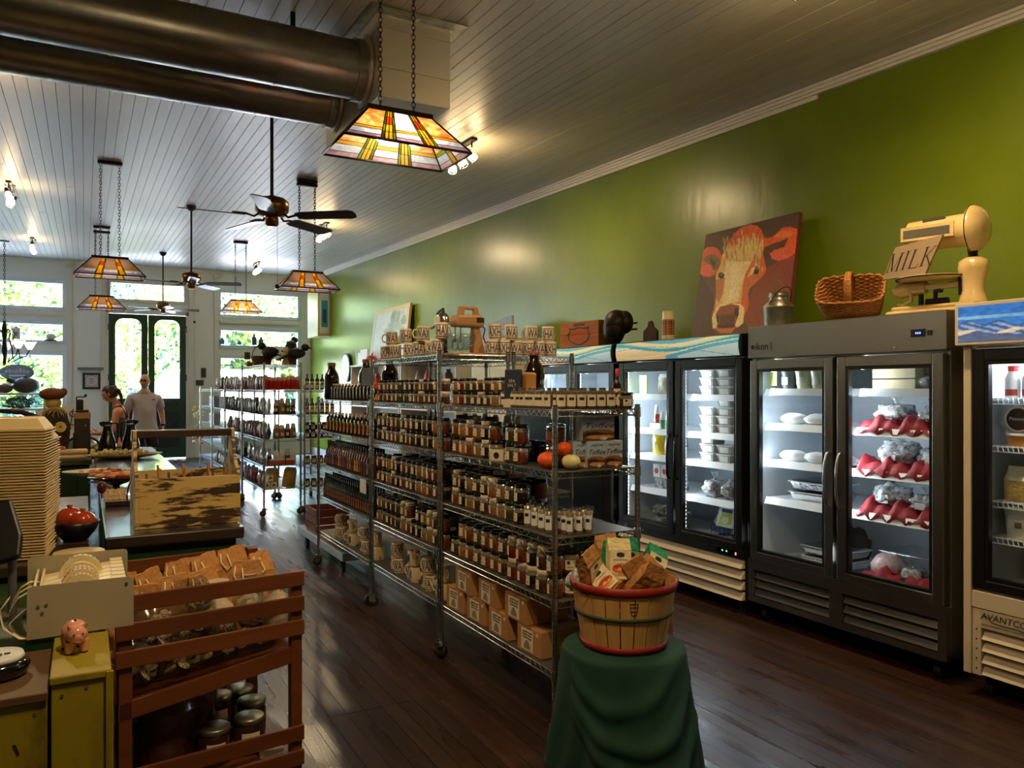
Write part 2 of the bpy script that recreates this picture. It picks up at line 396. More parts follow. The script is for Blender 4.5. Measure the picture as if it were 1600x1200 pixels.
# ================================================================== THE ROOM
CEIL0, CEILK = 3.74, .03
def ceil_z(y): return CEIL0+CEILK*y
XL, XR, YB, YF = -4.4, 4.85, -3.0, 19.0
def struct(name, mb, **k): return part(name, mb, kind='structure', **k)

# floor: dark base with every board a part
fl = struct('floor', MB().box((XL, YB, -.12), (XR, YF+.1, -.012), 'ceil_gap'))
mfl = mat('floor_wood', C(66, 44, 32), .20, bump=(9, .14, (9, .5, 1)), var=(C(36, 23, 16), 3.2, (10, .5, 1), .3, .75), rand=.28)
_n = mfl.node_tree.nodes; _L = mfl.node_tree.links
_tc = _n.new('ShaderNodeTexCoord'); _nz = _n.new('ShaderNodeTexNoise'); _nz.inputs['Scale'].default_value = 1.6; _nz.inputs['Detail'].default_value = 8; _mp = _n.new('ShaderNodeMapping'); _mp.inputs['Scale'].default_value = (5, .6, 1); _L.new(_tc.outputs['Object'], _mp.inputs[0])
_mr = _n.new('ShaderNodeMapRange'); _mr.inputs['From Min'].default_value = .35; _mr.inputs['From Max'].default_value = .7; _mr.inputs['To Min'].default_value = .22; _mr.inputs['To Max'].default_value = .44
_L.new(_mp.outputs[0], _nz.inputs[0]); _L.new(_nz.outputs[0], _mr.inputs[0]); _L.new(_mr.outputs[0], _n['Principled BSDF'].inputs['Roughness'])
BW = .0868; nb = 0; x = XR-.002
rr = random.Random(3)
while x-BW > XL and nb < 100:
    x0, x1 = x-BW+.0016, x-.0008
    if x > 1.9: cuts = [YB, rr.uniform(1.2, 4.2), rr.uniform(6, 10), YF+.05]
    elif x > -1.6: cuts = [YB, 3.68, 3.68+rr.uniform(3, 6), YF+.05]
    else: cuts = [YB, YF+.05]
    for a, b in zip(cuts, cuts[1:]):
        zt = rr.uniform(-.0008, .0004)
        part('floorboard', MB().box((x0, a+.001, -.014), (x1, b-.001, zt), mfl), fl)
    x -= BW; nb += 1

# ceiling: beadboard, every board a part
cb = MB().hexa([(XL, YB, ceil_z(YB)+.012), (XR+.1, YB, ceil_z(YB)+.012), (XR+.1, YF+.1, ceil_z(YF)+.012), (XL, YF+.1, ceil_z(YF)+.012),
                (XL, YB, ceil_z(YB)+.15), (XR+.1, YB, ceil_z(YB)+.15), (XR+.1, YF+.1, ceil_z(YF)+.15), (XL, YF+.1, ceil_z(YF)+.15)], 'ceil_gap')
ce = struct('ceiling', cb)
CW = .0935; x = XR; k = 0
while x-CW > XL-.02 and k < 99:
    x0, x1 = x-CW+.0022, x-.0022
    cuts = [YB, rr.uniform(3.0, 8.5), rr.uniform(9.5, 15), YF] if x > -2.3 else [YB, YF]
    for a, b in zip(cuts, cuts[1:]):
        d = rr.uniform(0, .0025); e = .0012
        part('ceiling_board', MB().hexa([(x0, a+e, ceil_z(a)-d), (x1, a+e, ceil_z(a)-d), (x1, b-e, ceil_z(b)-d), (x0, b-e, ceil_z(b)-d),
                                         (x0, a+e, ceil_z(a)+.013), (x1, a+e, ceil_z(a)+.013), (x1, b-e, ceil_z(b)+.013), (x0, b-e, ceil_z(b)+.013)], 'ceil'), ce)
    x -= CW; k += 1

struct('wall_right', MB().box((XR, YB, -.1), (XR+.2, YF+.3, 4.7), 'green_wall'))
struct('wall_left', MB().box((XL-.2, YB, -.1), (XL, YF+.3, 4.7), 'side_wall'))
struct('wall_back', MB().box((XL-.2, YB-.2, -.1), (XR+.2, YB, 4.5), 'side_wall'))
# crown moulding on the right wall (stepped profile, one short lower fillet ending at a step)
def rail_x(m, x0, x1, dz0, dz1, ya, yb, mt):
    m.hexa([(x0, ya, ceil_z(ya)-dz1), (x1, ya, ceil_z(ya)-dz1), (x1, yb, ceil_z(yb)-dz1), (x0, yb, ceil_z(yb)-dz1),
            (x0, ya, ceil_z(ya)-dz0), (x1, ya, ceil_z(ya)-dz0), (x1, yb, ceil_z(yb)-dz0), (x0, yb, ceil_z(yb)-dz0)], mt)
m = MB()
rail_x(m, XR-.075, XR, .003, .022, YB, YF, 'trim_white'); rail_x(m, XR-.055, XR, .022, .045, YB, YF, 'trim_white')
rail_x(m, XR-.038, XR, .045, .066, YB, YF, 'trim_white'); rail_x(m, XR-.018, XR, .066, .098, 4.0, YF, 'trim_white')
struct('trim_1', m)
struct('baseboard_right', MB().box((XR-.02, YB, 0), (XR, YF, .16), 'trim_white'))

# shop front wall, with openings cut as strips
def wall_strips(x0, x1, z0, z1): wf.box((x0, YF, z0), (x1, YF+.28, z1), 'white_wall')
wf = MB()
WINS = [(-3.9, -.38), (2.74, 4.56)]; TIERS = [(.5, 2.31), (2.56, 2.96), (3.27, 3.83)]
for x0, x1 in ((XL, -3.9), (-.38, .44), (2.04, 2.74), (4.56, XR)): wall_strips(x0, x1, -.1, 4.6)
for (x0, x1) in WINS:
    zz = [-.1, .5, 2.31, 2.56, 2.96, 3.27, 3.83, 4.6]
    for i in range(0, 8, 2): wall_strips(x0, x1, zz[i], zz[i+1])
wall_strips(.44, 2.04, 3.24, 3.5); wall_strips(.44, 2.04, 3.94, 4.6)
struct('wall_front', wf)
wn = 0
def window(x0, x1, z0, z1, mt='trim_blue'):
    global wn
    wn += 1
    r = thing('window_%d' % wn, ((x0+x1)/2, YF, z0)); r['kind'] = 'structure'
    f = MB(); t = .06
    for a, b in (((x0-.05, YF-.03, z0-.05), (x0+.03, YF+.1, z1+.05)), ((x1-.03, YF-.03, z0-.05), (x1+.05, YF+.1, z1+.05)),
                 ((x0+.03, YF-.03, z0-.05), (x1-.03, YF+.1, z0+.03)), ((x0+.03, YF-.03, z1-.03), (x1-.03, YF+.1, z1+.05))): f.box(a, b, mt)
    part('window_frame', f, r, world=True, bev=.006)
    part('pane', MB().box((x0+.03, YF+.05, z0+.03), (x1-.03, YF+.058, z1-.03), 'winglass'), r, world=True)
for (x0, x1) in WINS:
    for (z0, z1) in TIERS: window(x0, x1, z0, z1)
window(.47, 2.0, 3.52, 3.92, 'trim_white')
# casings and pilasters
m = MB()
for a in (-.33, .30, 2.08, 2.62): m.box((a, YF-.05, 0), (a+.1, YF, 4.2), 'trim_white'); m.box((a-.03, YF-.08, 4.13), (a+.13, YF, 4.2), 'trim_white')
struct('trim_2', m, bev=.006)
m = MB()
for (x0, x1) in WINS: m.box((x0, YF-.1, 3.1), (x1, YF, 3.14), 'trim_white'); m.box((x0-.04, YF-.16, .42), (x1+.04, YF, .47), 'trim_white')
struct('trim_3', m)
# the green double door
for di, (x0, x1) in enumerate(((.46, 1.235), (1.245, 2.02))):
    r = thing('door_%d' % (di+1), ((x0+x1)/2, YF, 0)); r['kind'] = 'structure'
    y0, y1 = YF+.02, YF+.07; g0, g1 = x0+.13, x1-.13; m = MB()
    m.box((x0, y0, .02), (g0, y1, 3.22), 'door_green'); m.box((g1, y0, .02), (x1, y1, 3.22), 'door_green')
    for a, b in ((.02, .24), (1.05, 1.16), (1.27, 1.36), (3.12, 3.22)): m.box((g0, y0, a), (g1, y1, b), 'door_green')
    gc = (g0+g1)/2     # rounded upper corners
    for sx in (-1, 1):
        e = gc+sx*(g1-g0)/2; pts = [(e, 3.12)]
        for k in range(6): a = PI/2*k/5; pts.append((e-sx*.16+sx*.16*math.sin(a), 2.96+.16*math.cos(a)))
        if sx > 0: pts = pts[::-1]
        m.prism(pts, 'xz', y0, y1, 'door_green')
    part('door_frame', m, r, world=True)
    p = part('lower_panel', MB().box((g0, y0+.018, .24), (g1, y1-.01, 1.05), 'door_panel').box((g0, y0+.018, 1.16), (g1, y1-.01, 1.27), 'door_panel'), r, world=True)
    m = MB()
    for s1 in (0, 1):
        a = (g0, .24) if s1 == 0 else (g1, .24); b = (g1, 1.05) if s1 == 0 else (g0, 1.05)
        m.cyl((a[0], y0+.012, a[1]), (b[0], y0+.012, b[1]), .014, n=4, m='door_green')
    part('cross_brace', m, r, world=True)
    part('pane', MB().box((g0, y0+.02, 1.36), (g1, y0+.028, 3.12), 'winglass'), r, world=True)
    hx = x0-.005 if di == 0 else x1+.005
    for z in (.5, 1.75, 2.85): part('hinge', MB().cyl((hx, YF-.01, z), (hx, YF-.01, z+.14), .022, m='black'), r, world=True)
m = MB().box((.36, YF-.03, 0), (.46, YF+.1, 3.3), 'trim_white').box((2.02, YF-.03, 0), (2.10, YF+.1, 3.3), 'trim_white').box((.36, YF-.03, 3.23), (2.1, YF+.1, 3.33), 'trim_white')
struct('trim_4', m)

# ================================================================== OUTSIDE
struct('ground', MB().box((-60, YF+.3, -.3), (60, 120, -.15), 'ground'))
def crown_mesh(seed, n, leaf, rx, rz):
    r = random.Random(seed); vs = []; fs = []
    for i in range(n):
        a = r.uniform(0, 2*PI); p = math.acos(r.uniform(-1, 1)); q = .55+.45*r.random()**.5
        lob = 1+.22*math.sin(3*a+seed)*math.sin(4*p)
        c = Vector((rx*q*lob*math.sin(p)*math.cos(a), rx*q*lob*math.sin(p)*math.sin(a), rz*q*lob*math.cos(p)))
        s = r.uniform(.10, .24)
        d1 = Vector((r.gauss(0, 1), r.gauss(0, 1), r.gauss(0, 1))).normalized(); d2 = d1.orthogonal().normalized()
        o = len(vs); vs += [c-d1*s, c+d2*s*.5, c+d1*s, c-d2*s*.5]; fs.append((o, o+1, o+2, o+3))
    me = bpy.data.meshes.new('foliage'); me.from_pydata([tuple(v) for v in vs], [], fs); me.materials.append(M[leaf]); return me
CR = [crown_mesh(1, 3300, 'leaf', 2.3, 2.6), crown_mesh(5, 3300, 'leaf2', 2.0, 3.6)]
TR = [(-9, 34, 1.2, 0, 'wide yellow-green tree far left outside the shop window'), (-5.0, 37, 1.35, 1, 'tall bluish-green tree outside the left window'), (-1.6, 35, 1.15, 0, 'yellow-green tree outside, centred in the left window'),
      (1.2, 44, 1.5, 1, 'tall dark tree outside behind the left door leaf'), (3.6, 40, 1.1, 0, 'pale green bush-like tree outside, between the door leaves'), (6.2, 46, 1.5, 1, 'dark tree outside seen through the right door leaf'),
      (9.6, 42, 1.3, 0, 'yellow-green tree outside the right window, left side'), (13.5, 40, 1.3, 1, 'bluish-green tree outside the right window, right side'), (.2, 30, .62, 0, 'small sunlit shrub tree outside near the left door leaf')]
for tx, ty, s, kx, lab in TR:
    t = thing('tree', (tx, ty, -.15)); tag(t, lab, 'tree', 'trees outside the shop front')
    o = part('foliage', CR[kx], t, kind='stuff', loc=(0, 0, (3.6 if kx == 0 else 4.2)*s)); o.scale = (s, s, s)
    part('trunk', MB().cyl((0, 0, 0), (.1, 0, 3.2*s), .16*s, .09*s, 8, 'bark'), t)
    if s > 1: o = part('foliage', CR[1-kx], t, kind='stuff', loc=(.6*s, .4, 1.6*s)); o.scale = (s*.75, s*.75, s*.6)
# white van at the kerb
v = thing('van', (3.45, 27.5, -.15)); tag(v, 'white van parked outside the glass door', 'car')
m = MB(); m.prism([(-2.5, .35), (2.5, .35), (2.5, 1.35), (2.35, 2.1), (2.1, 2.35), (-1.1, 2.35), (-1.75, 1.5), (-2.45, 1.25)], 'xz', -.95, .95, 'car_white'); part('body', m, v, bev=.06)
for a, b in ((-1.15, .1), (.2, 1.05), (1.15, 2.1)): part('side_window', MB().box((a, -.975, 1.5), (b, -.94, 2.1), 'car_glass'), v, bev=.01)
for a in (-1.6, 1.6): part('wheel', MB().cyl((a, -.98, .35), (a, -.7, .35), .35, n=20, m='rubber'), v)
car2 = thing('car', (8.9, 29.5, -.15)); tag(car2, 'pale blue-grey car parked outside the right window', 'car')
m = MB(); m.prism([(-2.2, .3), (2.2, .3), (2.2, .95), (1.5, 1.0), (.9, 1.5), (-.9, 1.5), (-1.5, 1.0), (-2.2, .85)], 'xz', -.85, .85, cmat(150, 170, 200, .3)); part('body', m, car2, bev=.05)
part('side_window', MB().box((-1.0, -.87, 1.02), (1.0, -.84, 1.4), 'car_glass'), car2)
for a in (-1.4, 1.4): part('wheel', MB().cyl((a, -.88, .32), (a, -.6, .32), .32, n=20, m='rubber'), car2)
pl = onY(205, 570, 30)
tag(part('lamp_post', MB().cyl((0, 0, 0), (0, 0, 5.2), .08, .05, 8, cmat(190, 195, 200)).cyl((0, 0, 5.2), (.9, 0, 5.4), .04, m=cmat(190, 195, 200)).box((.8, -.1, 5.33), (1.2, .1, 5.43), cmat(190, 195, 200)), loc=(pl.x, 30, -.15)), 'grey street lamp post outside, seen through left door leaf', 'lamp post')

# ================================================================== CEILING FIXTURES
# ducts and plenum
t = thing('duct_plenum', (1.8, 5.07, 3.35)); tag(t, 'square sheet metal duct box hanging from the ceiling', 'duct')
z1 = ceil_z(4.49)
m = MB().box((1.56, 4.49, 3.35), (2.03, 5.66, 3.862), 'duct_box'); part('housing', m, t, world=True, bev=.004)
m = MB()
for z in (3.53, 3.77): m.box((1.553, 4.483, z), (2.037, 5.667, z+.006), 'duct_box')
part('seam', m, t, world=True)
m = MB()
for zz, q_ in ((-.012, 0),): m.hexa([(1.49, 4.41, ceil_z(4.41)-.012), (2.12, 4.41, ceil_z(4.41)-.012), (2.12, 5.75, ceil_z(5.75)-.012), (1.49, 5.75, ceil_z(5.75)-.012), (1.49, 4.41, ceil_z(4.41)-.004), (2.12, 4.41, ceil_z(4.41)-.004), (2.12, 5.75, ceil_z(5.75)-.004), (1.49, 5.75, ceil_z(5.75)-.004)], 'galv')
part('flange', m, t, world=True)
m = MB()
for a, b in (((1.54, 4.47, 3.84), (2.05, 4.49, 3.885)), ((1.54, 4.49, 3.84), (1.56, 5.6, 3.885))): m.box(a, b, 'foil')
part('sealing_tape', m, t, world=True)
for (yy, zz, rads, lab) in ((4.79, 3.60, .178, 'nearer of the two round metal ducts under the ceiling'), (5.40, 3.60, .168, 'farther of the two round metal ducts under the ceiling')):
    t = thing('round_duct', (0, yy, zz)); tag(t, lab, 'duct', 'round ducts')
    part('pipe', MB().cyl((XL, yy, zz), (1.548, yy, zz), rads, n=48, m='duct'), t, world=True)
    for xs in (-1.25, -.62, -.28, .12, .55, 1.0): part('joint_ring', MB().cyl((xs, yy, zz), (xs+.008, yy, zz), rads+.004, n=48, m='duct'), t, world=True)
    m = MB(); m.cyl((1.48, yy, zz), (1.56, yy, zz), rads+.012, n=40, m='duct'); m.cyl((1.535, yy, zz), (1.555, yy, zz), rads+.04, n=40, m='duct_box'); part('collar', m, t, world=True)
    for xs in (-.55, 1.1): part('hanger_strap', MB().box((xs, yy-.002, zz+rads), (xs+.03, yy+.002, ceil_z(yy)), 'dark_metal'), t, world=True)

# chain helper
def chain(m, x, y, z0, z1, mt, link=.034, r=.0022, w=.009):
    n = max(1, int((z1-z0)/(link*.72))); st = (z1-z0)/n
    for i in range(n):
        z = z0+st*(i+.5); a = i % 2; pts = []
        for k in range(8):
            t_ = 2*PI*k/8; dx = w*math.cos(t_); dz = link/2*math.sin(t_)
            pts.append((x+(dx if a == 0 else 0), y+(dx if a else 0), z+dz))
        m.tube(pts, r, 4, mt, closed=True)

# stained glass pendants: bottom half-sizes a,b ; top half-sizes c,d ; h
SG = {'amber': stained('glass_amber', C(226, 180, 70)), 'rust': stained('glass_rust', C(196, 100, 60)), 'green': stained('glass_green', C(140, 160, 40)), 'olive': stained('glass_olive', C(120, 110, 36)),
      'pearl': stained('glass_pearl', C(238, 232, 225), mottle=C(210, 215, 225)), 'peach': stained('glass_peach', C(240, 205, 160), mottle=C(225, 150, 95)), 'mauve': stained('glass_mauve', C(215, 190, 200), mottle=C(190, 160, 180)),
      'ash': stained('glass_ash', C(160, 156, 148), mottle=C(186, 150, 124)), 'blue': stained('glass_blue', C(190, 205, 225), mottle=C(235, 235, 235))}
def pieces(long):
    """glass pieces of one side as (s0,s1,t0,t1,colour); s across at the bottom -1..1 mapped to the trapezoid"""
    P = []
    cols = [-1, -.42, -.17, .17, .42, 1] if long else [-1, -.3, .3, 1]
    def strip(s0, s1):
        w_ = (s1-s0); a, b, c, d = s0, s0+w_*.22, s0+w_*.78, s1
        for k in range(4): P.append((a, b, k/4, (k+1)/4, 'green' if k % 2 else 'olive')); P.append((c, d, k/4, (k+1)/4, 'olive' if k % 2 else 'green'))
        mid = (b+c)/2
        for q0, q1 in ((b, mid), (mid, c)):
            for k, cc in enumerate(('amber', 'amber', 'rust', 'amber')): P.append((q0, q1, k/4, (k+1)/4, cc))
    def field(s0, s1, c1):
        P.append((s0, s1, 0, .12, 'mauve')); P.append((s0, s1, .12, .28, 'blue')); P.append((s0, s1, .28, .36, 'amber' if long else 'green')); P.append((s0, s1, .36, 1, c1))
    if long:
        field(-1, -.46, 'peach'); strip(-.46, -.22); field(-.22, .22, 'pearl'); strip(.22, .46); field(.46, 1, 'peach')
    else:
        field(-1, -.18, 'pearl'); strip(-.18, .18); field(.18, 1, 'peach')
    return P
def pendant_fn(fine, lit):
    def f():
        A, B, Cc, D, H = .335, .19, .165, .045, .20
        r = thing('pendant_lamp')
        corners = lambda z: None
        def side(k):
            if k == 0: return lambda s, q: (s*(A+(Cc-A)*q), -(B+(D-B)*q), H*q)
            if k == 1: return lambda s, q: ((A+(Cc-A)*q), s*(B+(D-B)*q), H*q)
            if k == 2: return lambda s, q: (-s*(A+(Cc-A)*q), (B+(D-B)*q), H*q)
            return lambda s, q: (-(A+(Cc-A)*q), -s*(B+(D-B)*q), H*q)
        cm = MB()
        for k in range(4):
            F = side(k); P = pieces(k % 2 == 0)
            if not fine: mm = MB()
            for (s0, s1, t0, t1, c) in P:
                q = [Vector(F(s0, t0)), Vector(F(s1, t0)), Vector(F(s1, t1)), Vector(F(s0, t1))]
                n = (q[1]-q[0]).cross(q[2]-q[0]).normalized()*.0016
                vs = [p-n for p in q]+[p+n for p in q]
                if not fine and c in ('peach', 'pearl'): c = 'ash'
                if fine: part('glass_pane', MB().hexa(vs, SG[c]), r)
                else: mm.hexa(vs, SG[c])
                if fine or s1-s0 > .12:
                    cm.tube([q[0], q[3]], .0034 if fine else .003, 4, 'dark_metal'); cm.tube([q[3], q[2]], .0030 if fine else .003, 4, 'dark_metal')
            if not fine: part('glass_side', mm, r)
        if cm.v: part('lead_lines', cm, r, kind='stuff')
        fr = MB()
        bc = [(-A, -B, 0), (A, -B, 0), (A, B, 0), (-A, B, 0)]; tcn = [(-Cc, -D, H), (Cc, -D, H), (Cc, D, H), (-Cc, D, H)]
        for k in range(4): fr.tube([bc[k], bc[(k+1) % 4]], .007, 6, 'dark_metal'); fr.tube([bc[k], tcn[k]], .007, 6, 'dark_metal')
        fr.box((-Cc-.012, -D-.012, H-.012), (Cc+.012, D+.012, H+.014), 'dark_metal')
        part('frame', fr, r, label='dark bronze frame and cap')
        ch = MB()
        return r, ch
    return f
def pendant(x, y, z, lab, fine=False, lit=40):
    key = 'pend_%d' % fine
    if key not in PROTO: r, _ = pendant_fn(fine, lit)(); PROTO[key] = r
    else: r = dup(PROTO[key])
    r.location = (x, y, z); tag(r, lab, 'pendant lamp', 'stained glass pendant lamps')
    zc = ceil_z(y)-z
    for sx in (-1, 1):
        m = MB(); chain(m, sx*.09, 0, .205, zc-.03, 'dark_metal', *((.034, .0024, .010) if fine else (.045, .003, .012)))
        part('chain', m, r)
    part('canopy', MB().box((-.12, -.035, zc-.04), (.12, .035, zc-.002), 'dark_metal'), r, bev=.012)
    for sx in (-1, 1):
        m = MB(); m.cyl((sx*.09, 0, .12), (sx*.09, 0, .185), .015, m='dark_metal'); part('socket', m, r)
        part('bulb', MB().sph((sx*.09, 0, .085), (.028, .028, .038), 'bulb_in' if lit else 'white_plastic'), r)
        if lit: light('POINT', 'pendant_light', (x+sx*.09, y, z+.03), lit, (1, .82, .58), .03)
PEND = [(1.41, 3.78, 2.79, 'lit stained glass pendant lamp hanging nearest, in front of the duct box', True, 1.6),
        (.24, 9.37, 2.78, 'upper stained glass pendant lamp at left, before the white pillar', False, .35),
        (.24, 13.9, 2.84, 'lower, farther stained glass pendant lamp at left beneath the other', False, .35),
        (2.40, 14.2, 2.92, 'small far stained glass pendant lamp before the right shop window', False, 2.5),
        (2.27, 9.05, 2.73, 'stained glass pendant lamp hanging near the green wall, mid room', False, .35)]
for p in PEND: pendant(*p)

# ceiling fans
def fan(x, y, zm, rot, lab):
    r = thing('ceiling_fan', (x, y, zm)); tag(r, lab, 'ceiling fan', 'ceiling fans'); zc = ceil_z(y)-zm
    part('canopy', MB().lathe([(.02, zc-.075), (.045, zc-.06), (.065, zc-.02), (.065, zc-.001)], 20, 'dark_metal'), r)
    part('downrod', MB().cyl((0, 0, .09), (0, 0, zc-.05), .013, m='dark_metal'), r)
    part('motor', MB().lathe([(.02, .12), (.05, .10), (.10, .095), (.125, .07), (.125, 0), (.10, -.03), (.06, -.045)], 28, 'bronze'), r)
    part('switch_housing', MB().lathe([(.045, -.04), (.05, -.06), (.05, -.10), (.035, -.115), (.0, -.115)], 20, 'bronze'), r)
    for k in range(5):
        a = rot+2*PI*k/5; T = Matrix.Rotation(a, 4, 'Z')
        m = MB(); m.T = T @ Matrix.Rotation(math.radians(-12), 4, 'X')
        m.prism([(.20, -.045), (.24, -.06), (.62, -.068), (.655, -.05), (.665, 0), (.655, .05), (.62, .068), (.24, .06), (.20, .045)], 'xy', -.047, -.040, M['dark_wood'])
        b = part('blade', m, r)
        m2 = MB(); m2.T = T; m2.tube([(.09, 0, -.02), (.13, 0, -.05), (.19, 0, -.035), (.27, 0, -.036)], .009, 6, 'dark_metal'); m2.box((.19, -.03, -.037), (.29, .03, -.033), 'dark_metal'); part('blade_bracket', m2, b)
    c = MB(); c.cyl((.04, 0, -.55), (.04, 0, -.10), .0015, n=4, m='dark_metal'); c.sph((.04, 0, -.57), .018, 'dark_metal', 8, 6); part('pull_chain', c, r)
fan(1.25, 6.05, 2.93, math.radians(-36), 'near ceiling fan with dark blades, hanging below the ducts')
fan(1.28, 11.4, 3.06, math.radians(-20), 'middle ceiling fan with bronze motor, left of the near fan')
fan(1.34, 16.5, 3.16, math.radians(-10), 'farthest ceiling fan, in front of the door transom')

# track spot clusters
def bulb_spot():
    r = thing('spot_head')
    return r
NSP = [0]
def track(x, y, lab, aims, power=18, amb=2.4, seen=True):
    z = ceil_z(y); r = thing('track_light', (x, y, z)); tag(r, lab, 'track light', 'ceiling track lights')
    part('mount_bar', MB().box((-.03, -.28, -.035), (.03, .28, -.012), 'dark_metal').cyl((0, 0, -.012), (0, 0, -.001), .06, m='dark_metal'), r)
    for i, aim in enumerate(aims):
        yy = (-.22, 0, .22)[i % 3]; p = Vector((0, yy, -.17)); d = (Vector(aim)-Vector((x, y+yy, z-.17))).normalized()
        a = d.orthogonal().normalized()
        h = MB().cyl((0, yy, -.035), (0, yy, -.09), .008, m='dark_metal'); h.cyl(p-d*.10, p-d*.04, .018, .026, 12, 'dark_metal')
        b2 = d.cross(a)
        for k in range(4):
            q = a*math.cos(PI/2*k)+b2*math.sin(PI/2*k); h.tube([p-d*.09+q*.02, p-d*.02+q*.045, p+d*.05+q*.042], .0035, 4, 'chrome')
        h.tube([p+d*.05+(a*math.cos(t_)+b2*math.sin(t_))*.043 for t_ in [2*PI*k/16 for k in range(16)]], .004, 4, 'chrome', closed=True)
        hd = part('lamp_head', h, r)
        g = MB(); prev = None
        q = d.to_track_quat('Z', 'Y').to_matrix().to_4x4(); q.translation = p-d*.05; g.T = q
        g.lathe([(.016, 0), (.024, .02), (.036, .055), (.034, .078), (.0, .086)], 16, 'bulb' if seen else 'bulb'); part('bulb', g, hd)
        light('SPOT', 'track_spot', (x+p.x+d.x*.06, y+p.y+d.y*.06, z+p.z+d.z*.06), power, (1, .74, .42), .035, aim=aim, spot_size=math.radians(105), spot_blend=.9)
        light('POINT', 'track_glow', (x+p.x+d.x*.05, y+p.y+d.y*.05, z+p.z-.0+d.z*.05), amb, (1, .68, .33), .04)
track(3.2, 2.55, 'ceiling track light near the camera, over the freezers', [(4.8, 2.0, 2.2), (4.4, 3.4, 1.6), (2.2, 3.2, .8)], seen=False)
track(3.2, 6.8, 'ceiling track light directly behind the near glass lamp', [(4.8, 6.2, 2.2), (4.8, 7.6, 2.2), (2.4, 5.2, 1)])
track(3.2, 11.8, 'three-lamp ceiling track light beside the near fan blade tip', [(4.8, 10.6, 2.4), (4.8, 12.6, 2.2), (2.2, 10, 1.2)])
track(3.2, 17.0, 'far three-lamp ceiling track light above the right window', [(4.8, 16.2, 2.2), (4.2, 15, 1.2), (2.4, 14, 1)], 8, 1.4)
track(-.8, 11.3, 'upper left ceiling track light with glowing lamps at frame edge', [(.3, 9.5, .9), (-1.0, 9.0, 1), (-2.4, 10, 1)], 16)
track(-.8, 16.1, 'small ceiling track light over the left window', [(-.6, 14.5, 1), (-1, 13, 1), (0, 14, 1)], 8, 1.4)
track(-.8, 6.6, 'ceiling track light out at the left of the counter', [(.3, 4.2, .9), (-.2, 5.0, .9), (.2, 7.4, .9)], 16)
track(.6, 1.2, 'ceiling track light above the cash desk', [(.4, 3.3, .7), (.0, 2.9, .8), (1.9, 3.0, .6)], 16)
# ================================================================== WIRE RACKS
ACC = 'chrome'
def shelf_parts(L, W, depth_axis_y=True):
    """shelf truss for a shelf W (x) by L (y), top at z=0, corner at 0,0"""
    key = (round(L, 3), round(W, 3))
    if key in shelf_parts.c: return shelf_parts.c[key]
    m = MB(); H = .032; r = .0032
    for z in (-.004, -H):
        m.tube([(0, 0, z), (W, 0, z), (W, L, z), (0, L, z)], r, 5, ACC, closed=True, smooth=False)
    for (a, b, ln) in (((0, 0), (0, L), L), ((W, 0), (W, L), L), ((0, 0), (W, 0), W), ((0, L), (W, L), W)):
        n = max(2, int(ln/.048))*2; pts = []
        for i in range(n+1):
            f = .02/ln+(1-.04/ln)*i/n; pts.append((a[0]+(b[0]-a[0])*f, a[1]+(b[1]-a[1])*f, -.006 if i % 2 else -H+.002))
        m.tube(pts, .0021, 4, ACC, smooth=False)
    for cx in (0, W):
        for cy in (0, L): m.cyl((cx, cy, -H-.008), (cx, cy, .006), .0175, .016, 12, ACC)
    truss = m.mesh('truss')
    m = MB(); m.box((.006, .006, -.006), (W-.006, L-.006, -.0015), cmat(74, 70, 64, .45)); liner = m.mesh('shelf_liner')
    shelf_parts.c[key] = (truss, liner); return shelf_parts.c[key]
shelf_parts.c = {}
def post_mesh(h):
    if h not in post_mesh.c:
        m = MB(); m.cyl((0, 0, .10), (0, 0, h), .0125, n=12, m=ACC); m.cyl((0, 0, h), (0, 0, h+.006), .0135, n=12, m='rubber')
        z = .14
        while z < h: m.cyl((0, 0, z), (0, 0, z+.0018), .0129, n=10, m='dark_metal', caps=False); z += .0254
        post_mesh.c[h] = m.mesh('post')
    return post_mesh.c[h]
post_mesh.c = {}
_cast = None
def caster_mesh():
    global _cast
    if _cast is None:
        m = MB(); m.cyl((0, 0, .075), (0, 0, .125), .012, m=ACC); m.cyl((0, 0, .09), (0, 0, .098), .028, n=14, m=ACC)
        m.hexa([(-.018, -.022, .035), (.030, -.022, .035), (.030, -.018, .035), (-.018, -.018, .035), (-.024, -.022, .09), (.018, -.022, .09), (.018, -.018, .09), (-.024, -.018, .09)], ACC)
        m.hexa([(-.018, .018, .035), (.030, .018, .035), (.030, .022, .035), (-.018, .022, .035), (-.024, .018, .09), (.018, .018, .09), (.018, .022, .09), (-.024, .022, .09)], ACC)
        m.cyl((.012, -.015, .037), (.012, .015, .037), .037, n=20, m='rubber'); m.cyl((.012, -.024, .037), (.012, .024, .037), .008, n=8, m=ACC)
        m.box((-.05, -.012, .082), (-.015, .012, .088), ACC)
        _cast = m.mesh('caster')
    return _cast
def rack(x0, x1, y0, y1, levels, ztop, lab, casters=True):
    W, L = x1-x0, y1-y0; r = thing('wire_rack', (x0, y0, 0)); tag(r, lab, 'wire rack', 'chrome wire shelving racks')
    for cx in (0, W):
        for cy in (0, L):
            part('post', post_mesh(ztop), r, loc=(cx, cy, 0))
            c = part('caster', caster_mesh(), r, loc=(cx, cy, 0)); c.rotation_euler.z = rr.uniform(0, 6)
    tr, ln = shelf_parts(L, W)
    for z in levels:
        s = part('shelf', ln, r, loc=(0, 0, z)); part('wire_truss', tr, s)
    return r
LV = [.318, .63, .914, 1.209, 1.486]
RX0, RX1 = 1.83, 2.29
rack(RX0, RX1, 2.92, 4.17, LV, 1.50, 'nearest wire rack of the jar island, end beside the bushel basket')
